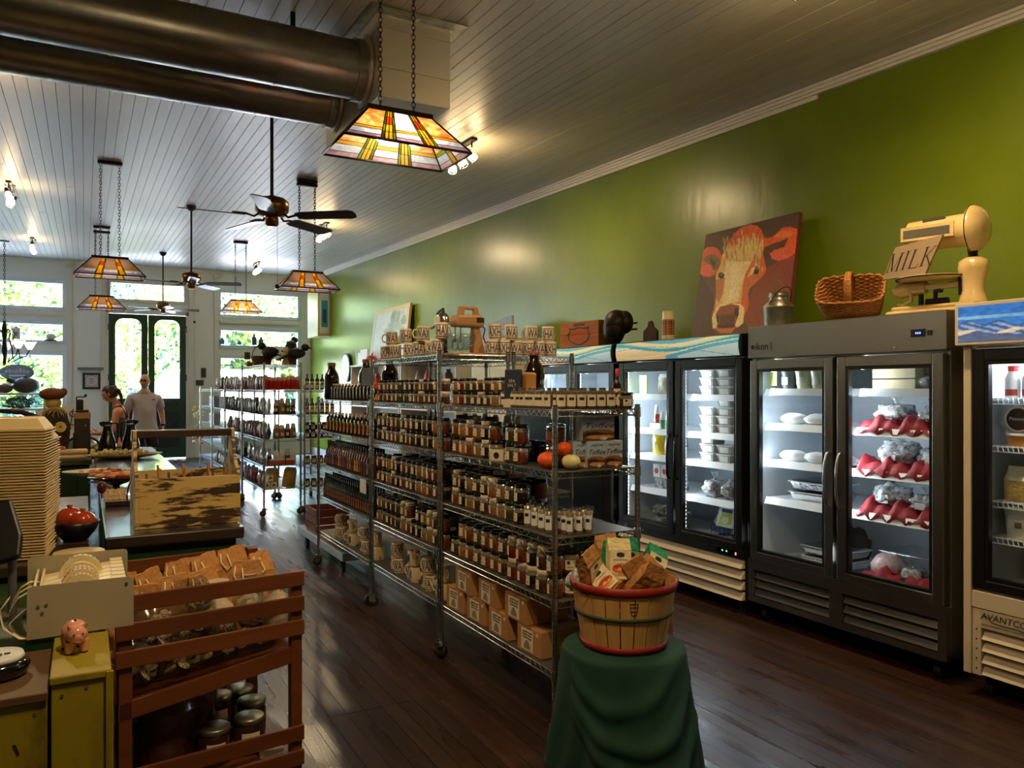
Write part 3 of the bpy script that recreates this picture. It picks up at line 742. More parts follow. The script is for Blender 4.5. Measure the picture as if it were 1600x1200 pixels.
rack(RX0, RX1, 4.20, 5.42, LV+[1.783], 1.80, 'tall middle wire rack of the jar island, mixer and mugs on top')
rack(RX0, RX1, 5.45, 6.89, LV, 1.50, 'far wire rack of the jar island, holding sauce bottles')
rack(2.33, 2.76, 4.20, 5.42, [.318, .914, 1.209, 1.486, 1.783], 1.80, 'tall wire rack backing onto the middle rack, nearer the fridges')

def jar_fn(rad, h, cont, lid, labeled=True, lbl='paper', sq=False):
    def f():
        n = 14; k = 1.0
        body = MB(); body.lathe([(rad*.86, 0), (rad, .006), (rad, h*.74), (rad*.82, h*.80)], n, cont, smooth=True)
        body.lathe([(rad*1.0+.0004, h*.60), (rad*1.0+.0004, h*.735), (rad*.82+.0004, h*.80), (rad*.82, h*.83)], n, 'jar_neck')
        o = part('jar', body)
        part('lid', MB().lathe([(rad*.88, h*.80), (rad*.90, h*.81), (rad*.90, h*.985), (rad*.86, h), (0, h)], n, lid), o)
        if labeled:
            m = MB(); a = -PI/2-.15; m.arc(rad+.0006, a-.62, a+.62, h*.16, h*.58, lbl, 4)
            m.arc(rad+.0011, a-.36, a-.02, h*.40, h*.54, 'ink', 2); m.arc(rad+.0011, a-.4, a+.4, h*.26, h*.285, 'ink', 2)
            part('label', m, o)
        return o
    return f
M['jar_neck'] = mat('jar_neck', C(120, 110, 92), .06, coat=.8)
CONT = {}
def cont(name, rgb, rgb2=None, sc_=90):
    CONT[name] = mat('fill_'+name.replace(' ', '_').replace('-', '_'), C(*rgb), .14, var=(C(*(rgb2 or rgb)), sc_, (1, 1, 1), .4, .6), coat=.8)
for a in (('rust-red', (126, 64, 36), (96, 40, 24)), ('brown', (92, 58, 34), (50, 30, 20)), ('olive', (112, 92, 46), (62, 50, 26)), ('golden', (186, 124, 48), (150, 90, 34)), ('dark', (38, 24, 18), (20, 14, 12)),
          ('chili-red', (130, 34, 26), (90, 32, 20)), ('tan', (166, 124, 78), (120, 84, 50)), ('amber', (140, 72, 24), (110, 52, 18)), ('green-brown', (86, 78, 44), (48, 44, 26))): cont(*a)
M['lid_black'] = mat('lid_black', C(16, 15, 15), .25, coat=.3)
M['lid_white'] = mat('lid_white', C(226, 208, 180), .4)
SHN = {1.486: 'top', 1.209: 'second', .914: 'third', .63: 'fourth', .318: 'bottom'}
FACE = -PI/2
def jar_row(lev, ya, yb, size, zone, bay, seed, hts=2, x=None, skip=()):
    """two-high row of jars along the aisle edge; y runs from near to far"""
    rad, h, pitch = size; r = random.Random(seed); y = ya; i = 0; names = ['brown', 'dark', 'olive', 'rust-red', 'golden', 'amber', 'tan', 'green-brown', 'brown', 'dark', 'chili-red']
    while y+rad < yb:
        c = r.choice(names); lid = 'white' if r.random() < .22 else 'black'
        if i not in skip:
            for k in range(hts):
                if k == 1 and r.random() < .04: continue
                pos = ORD[i] if i < len(ORD) else 'last'
                lab = '%s-lid %s jar, %s %s from near post, %s shelf, %s' % (lid, c, 'upper' if k else 'lower', pos, SHN[lev], bay)
                s_ = 1+(.0 if i % 3 else .08)*(1 if rad > .037 else 0)
                put(('jar', rad, c, lid), jar_fn(rad, h, CONT[c], 'lid_'+lid), ((x or RX0+.055)+r.uniform(-.004, .006), y, lev+k*h*1.0), FACE+r.uniform(-.35, .2), lab, 'jar', 'jars on the %s shelf of the %s' % (SHN[lev], bay))
        y += pitch; i += 1
SA, SB_, SC_ = (.034, .076, .0835), (.0375, .098, .092), (.040, .106, .096)
N_, Mi, Fa = 'near rack', 'middle rack', 'far rack'
jar_row(1.486, 3.49, 4.14, SA, 0, N_, 1); jar_row(1.486, 4.25, 5.40, SA, 0, Mi, 2, skip=(8,))
jar_row(1.209, 3.32, 4.14, SB_, 0, N_, 3, skip=(2,)); jar_row(1.209, 4.25, 5.40, SB_, 0, Mi, 4)
jar_row(.914, 3.32, 4.14, SB_, 0, N_, 5); jar_row(.914, 4.25, 5.40, SB_, 0, Mi, 6)
jar_row(.63, 3.0, 4.14, SC_, 0, N_, 7); jar_row(.63, 4.25, 5.40, SB_, 0, Mi, 8)
# rows behind: dark fronts and lids glimpsed between
def back_rows(lev, ya, yb, size, hts=2, rows=(.15, .245), nm='jar_rows_behind', bay=N_):
    rad, h, pitch = size; m = MB(); r = random.Random(int(lev*1000)+int(ya*10)); nms = list(CONT)
    for dx in rows:
        y = ya
        while y+rad < yb:
            c = CONT[r.choice(nms)]
            for k in range(hts):
                if r.random() < .12: break
                z = lev+k*h; m.lathe([(rad*.9, z), (rad, z+.008), (rad, z+h*.76)], 9, c, c=(RX0+dx, y, 0)); m.lathe([(rad*.9, z+h*.78), (rad*.9, z+h*.99), (0, z+h)], 9, 'lid_black' if r.random() < .8 else 'lid_white', c=(RX0+dx, y, 0))
            y += pitch
    o = part(nm, m, kind='stuff'); tag(o, 'closely packed jars in the rows behind, %s shelf, %s' % (SHN[lev], bay), 'jars')
for lev, s_ in ((1.209, SB_), (.914, SB_), (.63, SC_)): back_rows(lev, 3.45, 4.14, s_, 2 if lev < 1.2 else 1, bay=N_)
for lev, s_ in ((1.209, SB_), (.914, SB_), (.63, SB_)): back_rows(lev, 4.28, 5.38, s_, 2 if lev < 1.2 else 1, bay=Mi)

# bottles
def bottle_fn(r, h, body, cap, lbl='paper', neck=.35, capl=.12, shoulder=.12):
    def f():
        hb = h*(1-neck-shoulder); o = part('bottle', MB().lathe([(r*.9, 0), (r, .006), (r, hb), (r*.42, hb+h*shoulder), (r*.34, h*(1-capl))], 14, body))
        part('cap', MB().lathe([(r*.42, h*(1-capl)), (r*.42, h*.99), (0, h)], 12, cap), o)
        if lbl: m = MB(); a = -PI/2-.2; m.arc(r+.0007, a-1.0, a+1.0, hb*.15, hb*.82, lbl, 6); m.arc(r+.0012, a-.5, a+.5, hb*.5, hb*.66, 'ink', 3); part('label', m, o)
        return o
    return f
def bottle_row(lev, ya, yb, pitch, key, fn, desc, bay, x=RX0+.05, rows=1, dx=.07, scale=None, cat='bottle'):
    i = 0; y = ya
    while y < yb:
        for k in range(rows):
            rowt = '' if rows == 1 else (' front' if k == 0 else (' second' if k == 1 else ' third'))
            put(key, fn, (x+k*dx, y+(k % 2)*pitch*.4, lev), FACE, '%s, %s from near post,%s row, %s shelf, %s' % (desc, ORD[i], rowt or ' aisle', SHN[lev], bay), cat, '%s on the %s shelf' % (desc, SHN[lev]), scale)
        y += pitch; i += 1
# near rack top shelf: taller spice bottles, salt carton, jug
spice = bottle_fn(.023, .098, cmat(84, 66, 44, .15, .5), 'lid_black', 'paper', .12, .2, .06)
for i in range(12):
    px = 790+i*11.8
    for k in range(2):
        x_ = RX0+.05+i*.034 if i > 3 else RX0+.05; y_ = 3.42-i*.105 if i <= 4 else 3.02
        p = onX(798+i*15, 630, RX0+.05) if i < 5 else Vector((RX0+.075+(i-5)*.056, 2.99, 0))
        put('spice', spice, (p.x, p.y+k*.055, 1.486), -1.1 if i < 5 else -.25, 'tall black-capped spice bottle, %s from the left, %s row, top shelf corner' % (ORD[i], 'front' if k == 0 else 'back'), 'bottle', 'tall spice bottles on the top shelf')
c = put('salt', lambda: (lambda r: (part('bag', MB().hexa([(-.045, -.03, 0), (.045, -.03, 0), (.045, .03, 0), (-.045, .03, 0), (-.043, -.022, .19), (.043, -.022, .19), (.043, .004, .19), (-.043, .004, .19)], cmat(44, 52, 74, .6)), r, bev=.004),
        part('lower_band', MB().prism([(-.0452, 0), (.0452, 0), (.0452, .075), (0, .045), (-.0452, .04)], 'xz', -.032, -.0312, 'paper'), r), text_on('lettering', 'SEA\nSALT', .022, 'paper', r, (0, -.0275, .12), (1, 0, 0), (0, .03, 1)), r)[-1])(thing('salt_carton')),
        (RX0+.06, 3.40, 1.486), -.95, 'navy blue bag with white lettering among the jars, top shelf', 'bag')
tag(part('bag', MB().box((RX0+.09, 3.33, 1.487), (RX0+.15, 3.45, 1.66), 'kraft'), bev=.01), 'tan paper bag right behind the navy bag, top shelf', 'bag')
growler = lambda: (lambda o: (part('cap', MB().lathe([(.032, .265), (.032, .29), (0, .292)], 14, cmat(120, 70, 40)), o), o)[-1])(part('jug', MB().lathe([(.05, 0), (.058, .01), (.058, .17), (.05, .205), (.03, .235), (.027, .27)], 20, cmat(26, 12, 8, .08, .8))))
put('jug', growler, (RX0+.22, 3.48, 1.486), 0, 'large dark glass jug standing behind the navy bag', 'jug')
redb = put('redcap', bottle_fn(.020, .19, cmat(40, 16, 12, .1, .6), cmat(200, 20, 24), 'paper', .3, .2, .1), (RX1-.06, 3.0, 1.486), -.3, 'slim bottle with a bright red cap, right end of top shelf', 'bottle')
for i, (dx, dy, c) in enumerate(((-.012, -.03, 'brown'), (.04, .03, 'olive'))):
    put(('jar', .034, c, 'black'), jar_fn(.034, .076, CONT[c], 'lid_black'), (RX1-.0+dx-.02, 3.0+dy, 1.486), -.2, 'small squat %s jar at the right end of the top shelf' % c, 'jar')
# near rack second shelf right: clip jars, pumpkins, toffee boxes, wooden crate
clip = lambda: (lambda o: (part('lid', MB().lathe([(.047, .086), (.047, .096), (.03, .102), (0, .102)], 16, 'glass'), o), part('clip_wire', MB().tube([(-.05, -.02, .08), (-.064, 0, .06), (-.05, .02, .08), (-.048, 0, .1), (0, -.052, .085), (.048, 0, .09)], .002, 5, ACC), o),
        part('label', MB().arc(.0492, -2.2, -1.2, .025, .065, cmat(190, 120, 90), 4), o), o)[-1])(part('clip_jar', MB().lathe([(.042, 0), (.048, .008), (.048, .075), (.043, .085)], 18, cmat(150, 82, 52, .1, .7))))
put('clip', clip, (RX0+.13, 3.12, 1.209), FACE+.3, 'lower clip-top glass jar behind the orange pumpkin', 'jar'); put('clip', clip, (RX0+.13, 3.12, 1.312), FACE+.3, 'upper clip-top glass jar stacked above the pumpkin', 'jar')
def pumpkin_fn(col):
    def f():
        o = part('pumpkin', MB().sph((0, 0, .04), (.05, .05, .04), col, 32, 10, lambda q: 1-.10*abs(math.sin(4*math.atan2(q.y, q.x)))-.18*max(0, abs(q.z)-.75)))
        part('stem', MB().tube([(0, 0, .072), (.003, 0, .086), (.012, 0, .098)], .006, 6, 'bark', r1=.004), o); return o
    return f
put('pump_o', pumpkin_fn('orange'), (RX0+.045, 3.055, 1.209), 0, 'bright orange fabric pumpkin, left of the corner post', 'pumpkin')
put('pump_o', pumpkin_fn('orange'), (RX0+.10, 3.00, 1.272), 1, 'orange pumpkin sitting on top of the other two', 'pumpkin', scale=.8)
put('pump_c', pumpkin_fn(cmat(226, 214, 150, .5)), (RX0+.115, 2.965, 1.209), 0, 'cream and yellow pumpkin right of the corner post', 'pumpkin', scale=.9)
def toffee_fn():
    r = thing('toffee_box'); part('box', MB().box((-.047, -.03, 0), (.047, .03, .125), cmat(176, 190, 204, .5)), r, bev=.002)
    P = Paint(30, 40, C(176, 190, 204)); P.rect(0, 0, 1, .36, C(96, 58, 26)); P.ell(.5, .34, .48, .10, C(150, 96, 46)); P.ell(.45, .22, .4, .09, C(60, 34, 18)); P.ell(.55, .14, .44, .08, C(196, 148, 84)); P.ell(.66, .08, .12, .06, C(226, 214, 180)); P.ell(.3, .30, .25, .04, C(50, 28, 16)); P.noise(.08)
    P.obj('printed_front', r, (-.046, -.0306, .001), (.092, 0, 0), (0, 0, .123)); text_on('lettering', 'Toffee', .034, 'ink', r, (0, -.0312, .074), (1, 0, 0), (0, 0, 1), shear=.3); text_on('lettering', 'Chapel Hill', .014, 'ink', r, (0, -.0312, .107), (1, 0, 0), (0, 0, 1), shear=.3)
    return r
for i, (dx, dz, sc_, lab) in enumerate(((.205, 0, 1, 'leftmost of the three grey toffee boxes on the shelf'), (.262, 0, 1, 'middle of the three standing grey toffee boxes'), (.362, 0, 1, 'rightmost of the three standing grey toffee boxes'))):
    put('toffee', toffee_fn, (RX0+dx, 3.0 if i else 3.03, 1.209), -.12, lab, 'box', 'toffee boxes')
put('toffee', toffee_fn, (RX0+.28, 3.01, 1.336), -.05, 'wide toffee box lying across the three others', 'box', 'toffee boxes', scale=(1.9, 1, .95))
put('crate_s', lambda: (lambda r: (part('side', MB().box((-.045, -.05, 0), (.045, -.044, .06), 'paper').box((-.045, .044, 0), (.045, .05, .06), 'paper').box((-.045, -.05, 0), (-.04, .05, .05), 'paper').box((.04, -.05, 0), (.045, .05, .05), 'paper').box((-.045, -.05, 0), (.045, .05, .005), 'paper'), r),
    part('stamp', MB().lathe([(0, 0), (.018, 0)], 14, 'ink').cyl((0, -.0505, .03), (0, -.0515, .03), .017, m='ink'), r), part('jerky_stick', MB().cyl((-.03, -.04, .05), (.03, .04, .06), .007, m='kraft_d').cyl((0, -.04, .05), (.03, .03, .065), .007, m='kraft_d'), r), r)[-1])(thing('gift_crate')), (RX0+.05, 3.515, 1.209), FACE+.5, 'small open wooden gift crate between the jars', 'crate')
# third shelf: cluster of slim shakers
slim = bottle_fn(.0185, .115, cmat(120, 100, 62, .1, .7), 'lid_black', 'paper_w', .1, .17, .05)
for i in range(7):
    for k in range(3):
        p = onX(825+i*11, 830, RX0+.05) if i < 4 else Vector((RX0+.06+(i-3)*.052, 2.97, 0))
        if i < 4: q = (RX0+.05+k*.045, p.y+k*.02)
        else: q = (p.x, p.y+k*.045)
        put('slim', slim, (q[0], q[1], .914), -.7, 'slim glass spice shaker, %s from the left, %s row, third shelf' % (ORD[i], ORD[k]), 'bottle', 'slim spice shakers on the third shelf')
for i in range(4):
    put(('jar', .040, 'amber', 'black'), jar_fn(.040, .106, CONT['amber'], 'lid_black'), (RX0+.13+.105*(i//2), 2.99, .63+(i % 2)*.106), -.5, 'large amber honey jar, %s, %s column right of the corner post' % ('upper' if i % 2 else 'lower', 'first' if i < 2 else 'second'), 'jar')
# bottom shelf: labelled cartons
def carton_fn():
    r = thing('carton'); part('box', MB().box((-.085, -.12, 0), (.085, .12, .125), 'card'), r, bev=.003)
    part('tape', MB().box((-.012, -.1205, .09), (.012, .1205, .1256), cmat(150, 104, 60)), r)
    part('label', MB().box((-.055, -.1212, .012), (.03, -.1203, .113), 'paper'), r)
    m = MB(); a = random.Random(4)
    for (x0, x1, z) in ((-.042, .018, .098), (-.045, .02, .084), (-.040, .016, .070)):
        x = x0
        while x < x1: m.box((x, -.1216, z-.004+a.uniform(-.002, .002)), (x+.006, -.1210, z+.004+a.uniform(-.001, .002)), 'ink'); x += .0085
    for k, wd in enumerate((.010, .015, .02, .022, .022)): m.box((-.012-wd, -.1216, .052-k*.008), (-.012+wd, -.1210, .0575-k*.008), cmat(96, 84, 66, .7))
    part('printed_emblem', m, r); part('round_sticker', MB().cyl((.058, -.1202, .104), (.058, -.1212, .104), .009, m='paper'), r); return r
BX = RX0+.135
for i, (y, k, lab) in enumerate(((4.02, 0, 'farthest carton of the bottom row'), (3.76, 0, 'second carton from the left, bottom row'), (3.49, 0, 'third carton from the left, bottom row'), (3.19, 0, 'nearest carton of the bottom row, by the post'),
                                (3.90, 1, 'farthest carton of the upper row'), (3.62, 1, 'middle carton of the upper row'), (3.31, 1, 'nearest carton of the upper row'))):
    put('carton', carton_fn, (BX+.005*(i % 2), y, .319+k*.126), FACE+rr.uniform(-.04, .04), lab+', on the lowest shelf', 'carton', 'labelled brown cartons', scale=(1.25, 1.0, 1))

# mugs with wrap-around lettering
def mug_fn(letters, mt, ink, bars=True):
    def f():
        R, H = .040, .098; o = part('mug', MB().lathe([(R*.93, 0), (R, .006), (R, H-.003), (R-.002, H), (R-.004, H-.003), (R-.004, .01), (0, .008)], 24, mt))
        part('handle', MB().tube([(R-.003, 0, .022), (R+.022, 0, .026), (R+.031, 0, .049), (R+.022, 0, .074), (R-.003, 0, .078)], .0055, 8, mt), o)
        if letters:
            base = text_mesh(letters, .052, ink, bold=.012); me = base.copy(); xs = [v.co.x for v in me.vertices]; w_ = max(xs)-min(xs); tot = 2*PI*.80
            for v in me.vertices:
                a = PI+ (v.co.x/w_)*tot; zz = .046+v.co.y*1.5; v.co = (math.cos(a)*(R+.0006), math.sin(a)*(R+.0006), zz)
            part('lettering', me, o)
            if bars: m = MB(); [m.arc(R+.0006, PI*.2, PI*1.8, z, z+.0045, ink, 14) for z in (.010, .080)]; part('printed_bars', m, o)
        return o
    return f
mugA = mug_fn('WAXHAW', 'cream', 'inkblue'); mugB = mug_fn('AX', 'mug_grey', 'ink', False)
def bird_fn():
    o = mug_fn(None, 'cream', 'inkblue')(); m = MB()
    for (a, z, w_, h_) in ((0, .05, .30, .020), (.12, .064, .16, .014), (-.15, .036, .22, .013), (-.3, .026, .12, .008)):
        m.arc(.0407, -PI/2+a-w_, -PI/2+a+w_, z-h_, z+h_, cmat(52, 84, 128), 4)
    part('bird_print', m, o); return o
TZ = 1.783
G = 'cream mugs on the tall rack'
for i, (u, v, z, key, rz, X) in enumerate(((603, 0, 0, 'A', 1.2, RX0+.06), (618, 0, 0, 'A', -.6, RX0+.06), (640, 0, 0, 'A', 1.5, RX0+.06), (655, 0, 0, 'A', .4, RX0+.06), (674, 0, 0, 'A', 1.2, RX0+.07), (683, 0, 0, 'A', 2.6, RX0+.05),
                                        (612, 0, 1, 'A', 2.5, RX0+.06), (634, 0, 1, 'A', .9, RX0+.06), (661, 0, 1, 'A', 2.4, RX0+.07), (690, 0, 1, 'A', .3, RX0+.07), (648, 0, 0, 'A', -1.2, RX0+.15), (686, 0, 0, 'A', .5, RX0+.15))):
    p = onX(u, 550, X); y = min(5.36, max(4.26, p.y))
    put('mug'+key, mugA, (X, y, TZ+z*.099), rz, 'cream lettered mug, %s, %s from the left end of the tall rack top' % ('upper tier' if z else 'lower tier', ORD[i if i < 6 else (i-6 if i < 10 else i)]), 'mug', G)
for i, (x, y, z, rz) in enumerate(((2.215, 4.27, 0, .8), (2.30, 4.27, 0, 1.4), (2.385, 4.27, 0, 2.8), (2.475, 4.27, 0, .9), (2.555, 4.27, 0, 2.7), (2.64, 4.27, 0, 1.3), (2.24, 4.28, 1, 1.4), (2.35, 4.27, 1, 2.7), (2.50, 4.27, 1, 2.9), (2.63, 4.28, 1, .4), (2.3, 4.4, 0, 2.8), (2.6, 4.4, 0, 1))):
    put('mugA', mugA, (x, y, TZ+z*.099), rz, 'cream lettered mug right of the mixer, %s, %s from the left%s' % ('upper tier' if z else 'lower tier', ORD[i if i < 6 else (i-6 if i < 10 else i-8)], ', back' if i > 9 else ''), 'mug', G)
for i, (u, X, rz) in enumerate(((722, RX0+.30, 1.2), (742, RX0+.30, 0), (768, RX0+.30, 1.5), (712, RX0+.36, 2))):
    p = onX(u, 650, X); put('mugB', mugB, (X, p.y, 1.209+.098 if i != 3 else 1.209), rz, 'dark grey mug, %s from the left, behind the second-shelf jars' % ORD[i], 'mug', 'dark grey mugs', scale=1.05)
    if i != 3: put(('jar', .0375, 'dark', 'black'), jar_fn(.0375, .098, CONT['dark'], 'lid_black'), (X, p.y, 1.209), FACE, 'dark jar under the grey mug, %s from the left' % ORD[i], 'jar')
def mug_pile(ys, z, bay, X=RX0+.07):
    for j, y in enumerate(ys):
        for i, (dy, dz, dx) in enumerate(((-.045, 0, 0), (.047, 0, .01), (.0, 1, 0))):
            bird = (i+j) % 2 == 0
            put('mugbird' if bird else 'mugA', bird_fn if bird else mugA, (X+dx, y+dy, z+dz*.099), (FACE if bird else 2.1)+rr.uniform(-.3, .3), 'cream %s mug, %s of pile %s, bottom shelf, %s' % ('bird-print' if bird else 'lettered', ('near base', 'far base', 'top')[i], ('one nearest the post', 'two', 'three', 'four')[j], bay), 'mug', 'mugs on the bottom shelves')
mug_pile([4.30, 4.53, 4.78, 5.08], .318, Mi); mug_pile([5.52, 5.78, 6.12, 6.45], .318, Fa)
# siphon kettle and stand mixer
r = thing('soda_siphon', (RX0+.12, 4.42, TZ)); tag(r, 'chrome and black siphon standing among mugs on the tall rack', 'siphon')
part('column', MB().lathe([(.04, 0), (.042, .01), (.028, .03), (.026, .14), (.03, .17)], 20, 'black_gloss'), r)
part('head', MB().sph((0, 0, .215), (.04, .055, .055), 'chrome', 18, 12).cyl((-.045, -.0, .215), (-.036, 0, .215), .036, n=20, m='cream'), r)
part('spout', MB().cyl((0, .03, .215), (-.02, .14, .18), .022, .010, 14, 'chrome'), r); part('lever', MB().tube([(0, -.01, .26), (0, 0, .29), (0, .06, .28), (0, .09, .27)], .009, 8, 'black'), r)
r = thing('stand_mixer', (2.07, 4.33, TZ), .15); tag(r, 'tan vintage electric mixer on its stand, top of the tall rack', 'mixer')
tan = cmat(180, 132, 82, .35, .3)
part('base', MB().prism([(-.14, -.06), (.12, -.065), (.13, .06), (-.14, .06)], 'xy', 0, .016, tan), r, bev=.008)
m = MB(); m.hexa([(.035, -.03, .014), (.12, -.035, .014), (.12, .035, .014), (.035, .03, .014), (.04, -.022, .18), (.085, -.022, .18), (.085, .022, .18), (.04, .022, .18)], tan); part('column', m, r, bev=.008)
m = MB(); m.prism([(-.10, .175), (.10, .175), (.115, .205), (.085, .255), (-.095, .245), (-.108, .21)], 'xz', -.045, .045, tan); part('motor_body', m, r, bev=.015)
part('handle', MB().prism([(-.07, .24), (-.055, .305), (.075, .305), (.09, .245), (.05, .245), (.045, .285), (-.02, .285), (-.03, .24)], 'xz', -.015, .015, tan), r, bev=.006)
part('vent', MB().box((.045, -.047, .205), (.10, -.044, .235), 'ink'), r)
part('bowl', MB().lathe([(.04, .016), (.075, .03), (.105, .075), (.115, .13), (.112, .13), (.10, .075), (.07, .034), (0, .022)], 28, 'clear', c=(-.07, 0, 0)), r)
m = MB()
for cx in (-.085, -.045):
    m.cyl((cx, 0, .08), (cx, 0, .18), .004, m=ACC)
    for a in (0, PI/2): m.tube([(cx, 0, .10), (cx+.024*math.cos(a), .024*math.sin(a), .08), (cx+.024*math.cos(a), .024*math.sin(a), .045), (cx, 0, .03), (cx-.024*math.cos(a), -.024*math.sin(a), .045), (cx-.024*math.cos(a), -.024*math.sin(a), .08), (cx, 0, .10)], .0022, 5, ACC)
part('beaters', m, r); part('power_cord', MB().tube([(.11, .0, .2), (.14, 0, .17), (.125, 0, .12), (.145, 0, .08)], .004, 6, 'ink'), r)
put('pump_c', pumpkin_fn(cmat(226, 214, 150, .5)), (RX0+.1, 5.22, TZ+.099), 0, 'tan pumpkin with a dark stem behind left mugs', 'pumpkin')

# far rack goods
gold = bottle_fn(.025, .135, cmat(52, 18, 20, .1, .6), cmat(196, 170, 90), None, .14, .1, .08)
bottle_row(1.486, 5.52, 6.6, .088, 'goldcap', gold, 'dark jelly bottle with gold cap', Fa)
put('jug', growler, (RX0+.2, 6.15, 1.486), 0, 'left dark glass jug on the far rack top shelf', 'jug', scale=1.15); put('jug', growler, (RX0+.2, 5.6, 1.486), 0, 'right dark glass jug on the far rack top shelf', 'jug', scale=1.15); put('jug', growler, (RX0+.07, 6.72, 1.486), 0, 'leftmost dark glass jug at the far rack end', 'jug', scale=1.1)
for i in range(8):
    put('corn', lambda: part('corn_cob', MB().lathe([(.006, 0), (.019, .02), (.020, .08), (.013, .125), (0, .135)], 10, cmat(206, 160, 96, .5, bump=(90, 1)))), (RX0+.03+.012*(i % 2), 5.49+.022*i, 1.50+.024*(i % 3)), 0, 'dried corn cob, %s from the post, top shelf, far rack' % ORD[i], 'corn cob', 'dried corn cobs', rot=(PI/2-.1, .1*(i % 3), 1.3))
put('pump_o', pumpkin_fn('orange'), (RX0+.07, 5.50, 1.565), 0, 'small orange gourd resting on the dried corn', 'pumpkin', scale=.7)
tag(part('slate_sign', MB().box((RX0-.02, 5.38, 1.60), (RX0-.012, 5.60, 1.73), cmat(92, 96, 100, .8)).cyl((RX0-.016, 5.40, 1.73), (RX0+.0, 5.42, 1.778), .002, n=4, m='dark_metal').cyl((RX0-.016, 5.56, 1.73), (RX0+.0, 5.44, 1.778), .002, n=4, m='dark_metal'), bev=.004), 'grey slate tag hanging at the far rack post', 'sign')
whitecap = bottle_fn(.026, .17, cmat(40, 20, 16, .1, .6), 'paper', 'kraft', .2, .12, .1)
bottle_row(1.209, 5.52, 6.8, .10, 'whitecap', whitecap, 'brown-labelled sauce bottle with white cap', Fa)
sauce = bottle_fn(.025, .215, cmat(108, 44, 26, .15, .6), 'lid_black', None, .28, .16, .14)
sauce2 = bottle_fn(.025, .215, cmat(150, 96, 40, .15, .6), 'lid_black', None, .28, .16, .14)
LBC = [((96, 40, 40), 'maroon'), ((150, 110, 60), 'tan'), ((70, 50, 76), 'purple'), ((150, 60, 36), 'rust'), ((186, 150, 70), 'gold')]
for i in range(21):
    for k in range(2):
        (lc_, ln_) = LBC[(i*2//3) % 5]; put('sauce'+ln_, bottle_fn(.025, .215, cmat(84, 34, 22, .15, .6), 'lid_black', cmat(*lc_), .28, .16, .14), (RX0+.05+k*.075, 5.50+i*.062+k*.025, .914), FACE, 'black-necked sauce bottle, %s label, %s from near post, %s row, far rack' % (ln_, ORD[i], ('front', 'back')[k]), 'bottle', 'sauce bottles on the third shelf')
dark = bottle_fn(.021, .205, cmat(22, 16, 14, .1, .6), 'black_gloss', cmat(150, 90, 60), .36, .2, .12)
bottle_row(.63, 5.50, 6.84, .058, 'darkb', dark, 'slim rust-labelled dark bottle', Fa, rows=2, dx=.075)
for i, (y, x) in enumerate(((5.62, .05), (5.72, .14))):
    put('redneck', bottle_fn(.026, .23, cmat(34, 18, 16, .1, .6), cmat(170, 20, 30), 'paper', .3, .3, .1), (RX0+x-.02+.23, y, .63), FACE, '%s bottle with red neck foil behind the dark bottles' % ('nearer', 'farther')[i], 'bottle')
tag(part('price_tag', MB().box((RX0-.014, 5.52, .80), (RX0-.012, 5.66, .905), 'paper_w'), bev=.003), 'white paper price tag hanging from the far rack', 'price tag')
# platform cart under the far rack
r = thing('platform_cart', (2.05, 7.1, 0)); tag(r, 'low blue-white platform cart behind the far rack base', 'cart')
part('deck', MB().box((1.885, 6.35, .13), (2.24, 7.9, .20), cmat(176, 196, 224, .4)), r, world=True, bev=.006)
for a in (1.93, 2.19):
    for b in (6.5, 7.7): part('caster', MB().cyl((a-.015, b, .05), (a+.015, b, .05), .05, n=16, m='rubber').box((a-.02, b-.02, .05), (a+.02, b+.02, .13), 'dark_metal'), r, world=True)
tag(part('cardboard_sheet', MB().box((1.90, 6.6, .2), (2.22, 7.6, .225), 'card')), 'flat brown cardboard lying on the platform cart', 'cardboard')
t = thing('wooden_crate', (2.06, 7.45, .225)); tag(t, 'red-brown wooden crate on the platform cart', 'crate')
for z in (.0, .075, .15): part('slat', MB().box((-.16, -.2, z), (.16, -.185, z+.06), cmat(120, 52, 34, .6)).box((-.16, .185, z), (.16, .2, z+.06), cmat(120, 52, 34, .6)).box((-.16, -.185, z), (-.145, .185, z+.06), cmat(120, 52, 34, .6)).box((.145, -.185, z), (.16, .185, z+.06), cmat(120, 52, 34, .6)), t)

# ------------------------------------------------------------------ snack bags
def bag_mesh(w_, h, th, lo, hi, seed, fillto=.62, nx=8, nz=10, top=.55):
    r = random.Random(seed); m = MB()
    def pt(i, j, side):
        s = -1+2*i/nx; q = j/nz; wd = w_/2*(1-.35*max(0, (q-fillto))/(1-fillto)*(1 if top < 1 else 0))
        prof = (math.sin(min(1, q/fillto*.9+.12)*PI*.72) if q < fillto else max(.06, math.sin(PI*.72)*(1-(q-fillto)/(1-fillto))**.8))
        t_ = th/2*prof*(1-abs(s)**2.6)
        if 0 < i < nx: t_ += r.uniform(-.004, .004)
        return (s*wd+r.uniform(-.002, .002), side*max(.0012, t_), q*h)
    for side in (-1, 1):
        vs = [pt(i, j, side) for j in range(nz+1) for i in range(nx+1)]; k = nx+1
        lo_f = []; hi_f = []
        for j in range(nz):
            for i in range(nx):
                q = (j*k+i, j*k+i+1, (j+1)*k+i+1, (j+1)*k+i); q = q if side < 0 else q[::-1]
                (lo_f if (j+.5)/nz < fillto else hi_f).append(q)
        m.add(vs, lo_f, lo, True); m.add(vs, hi_f, hi, True)
    return m
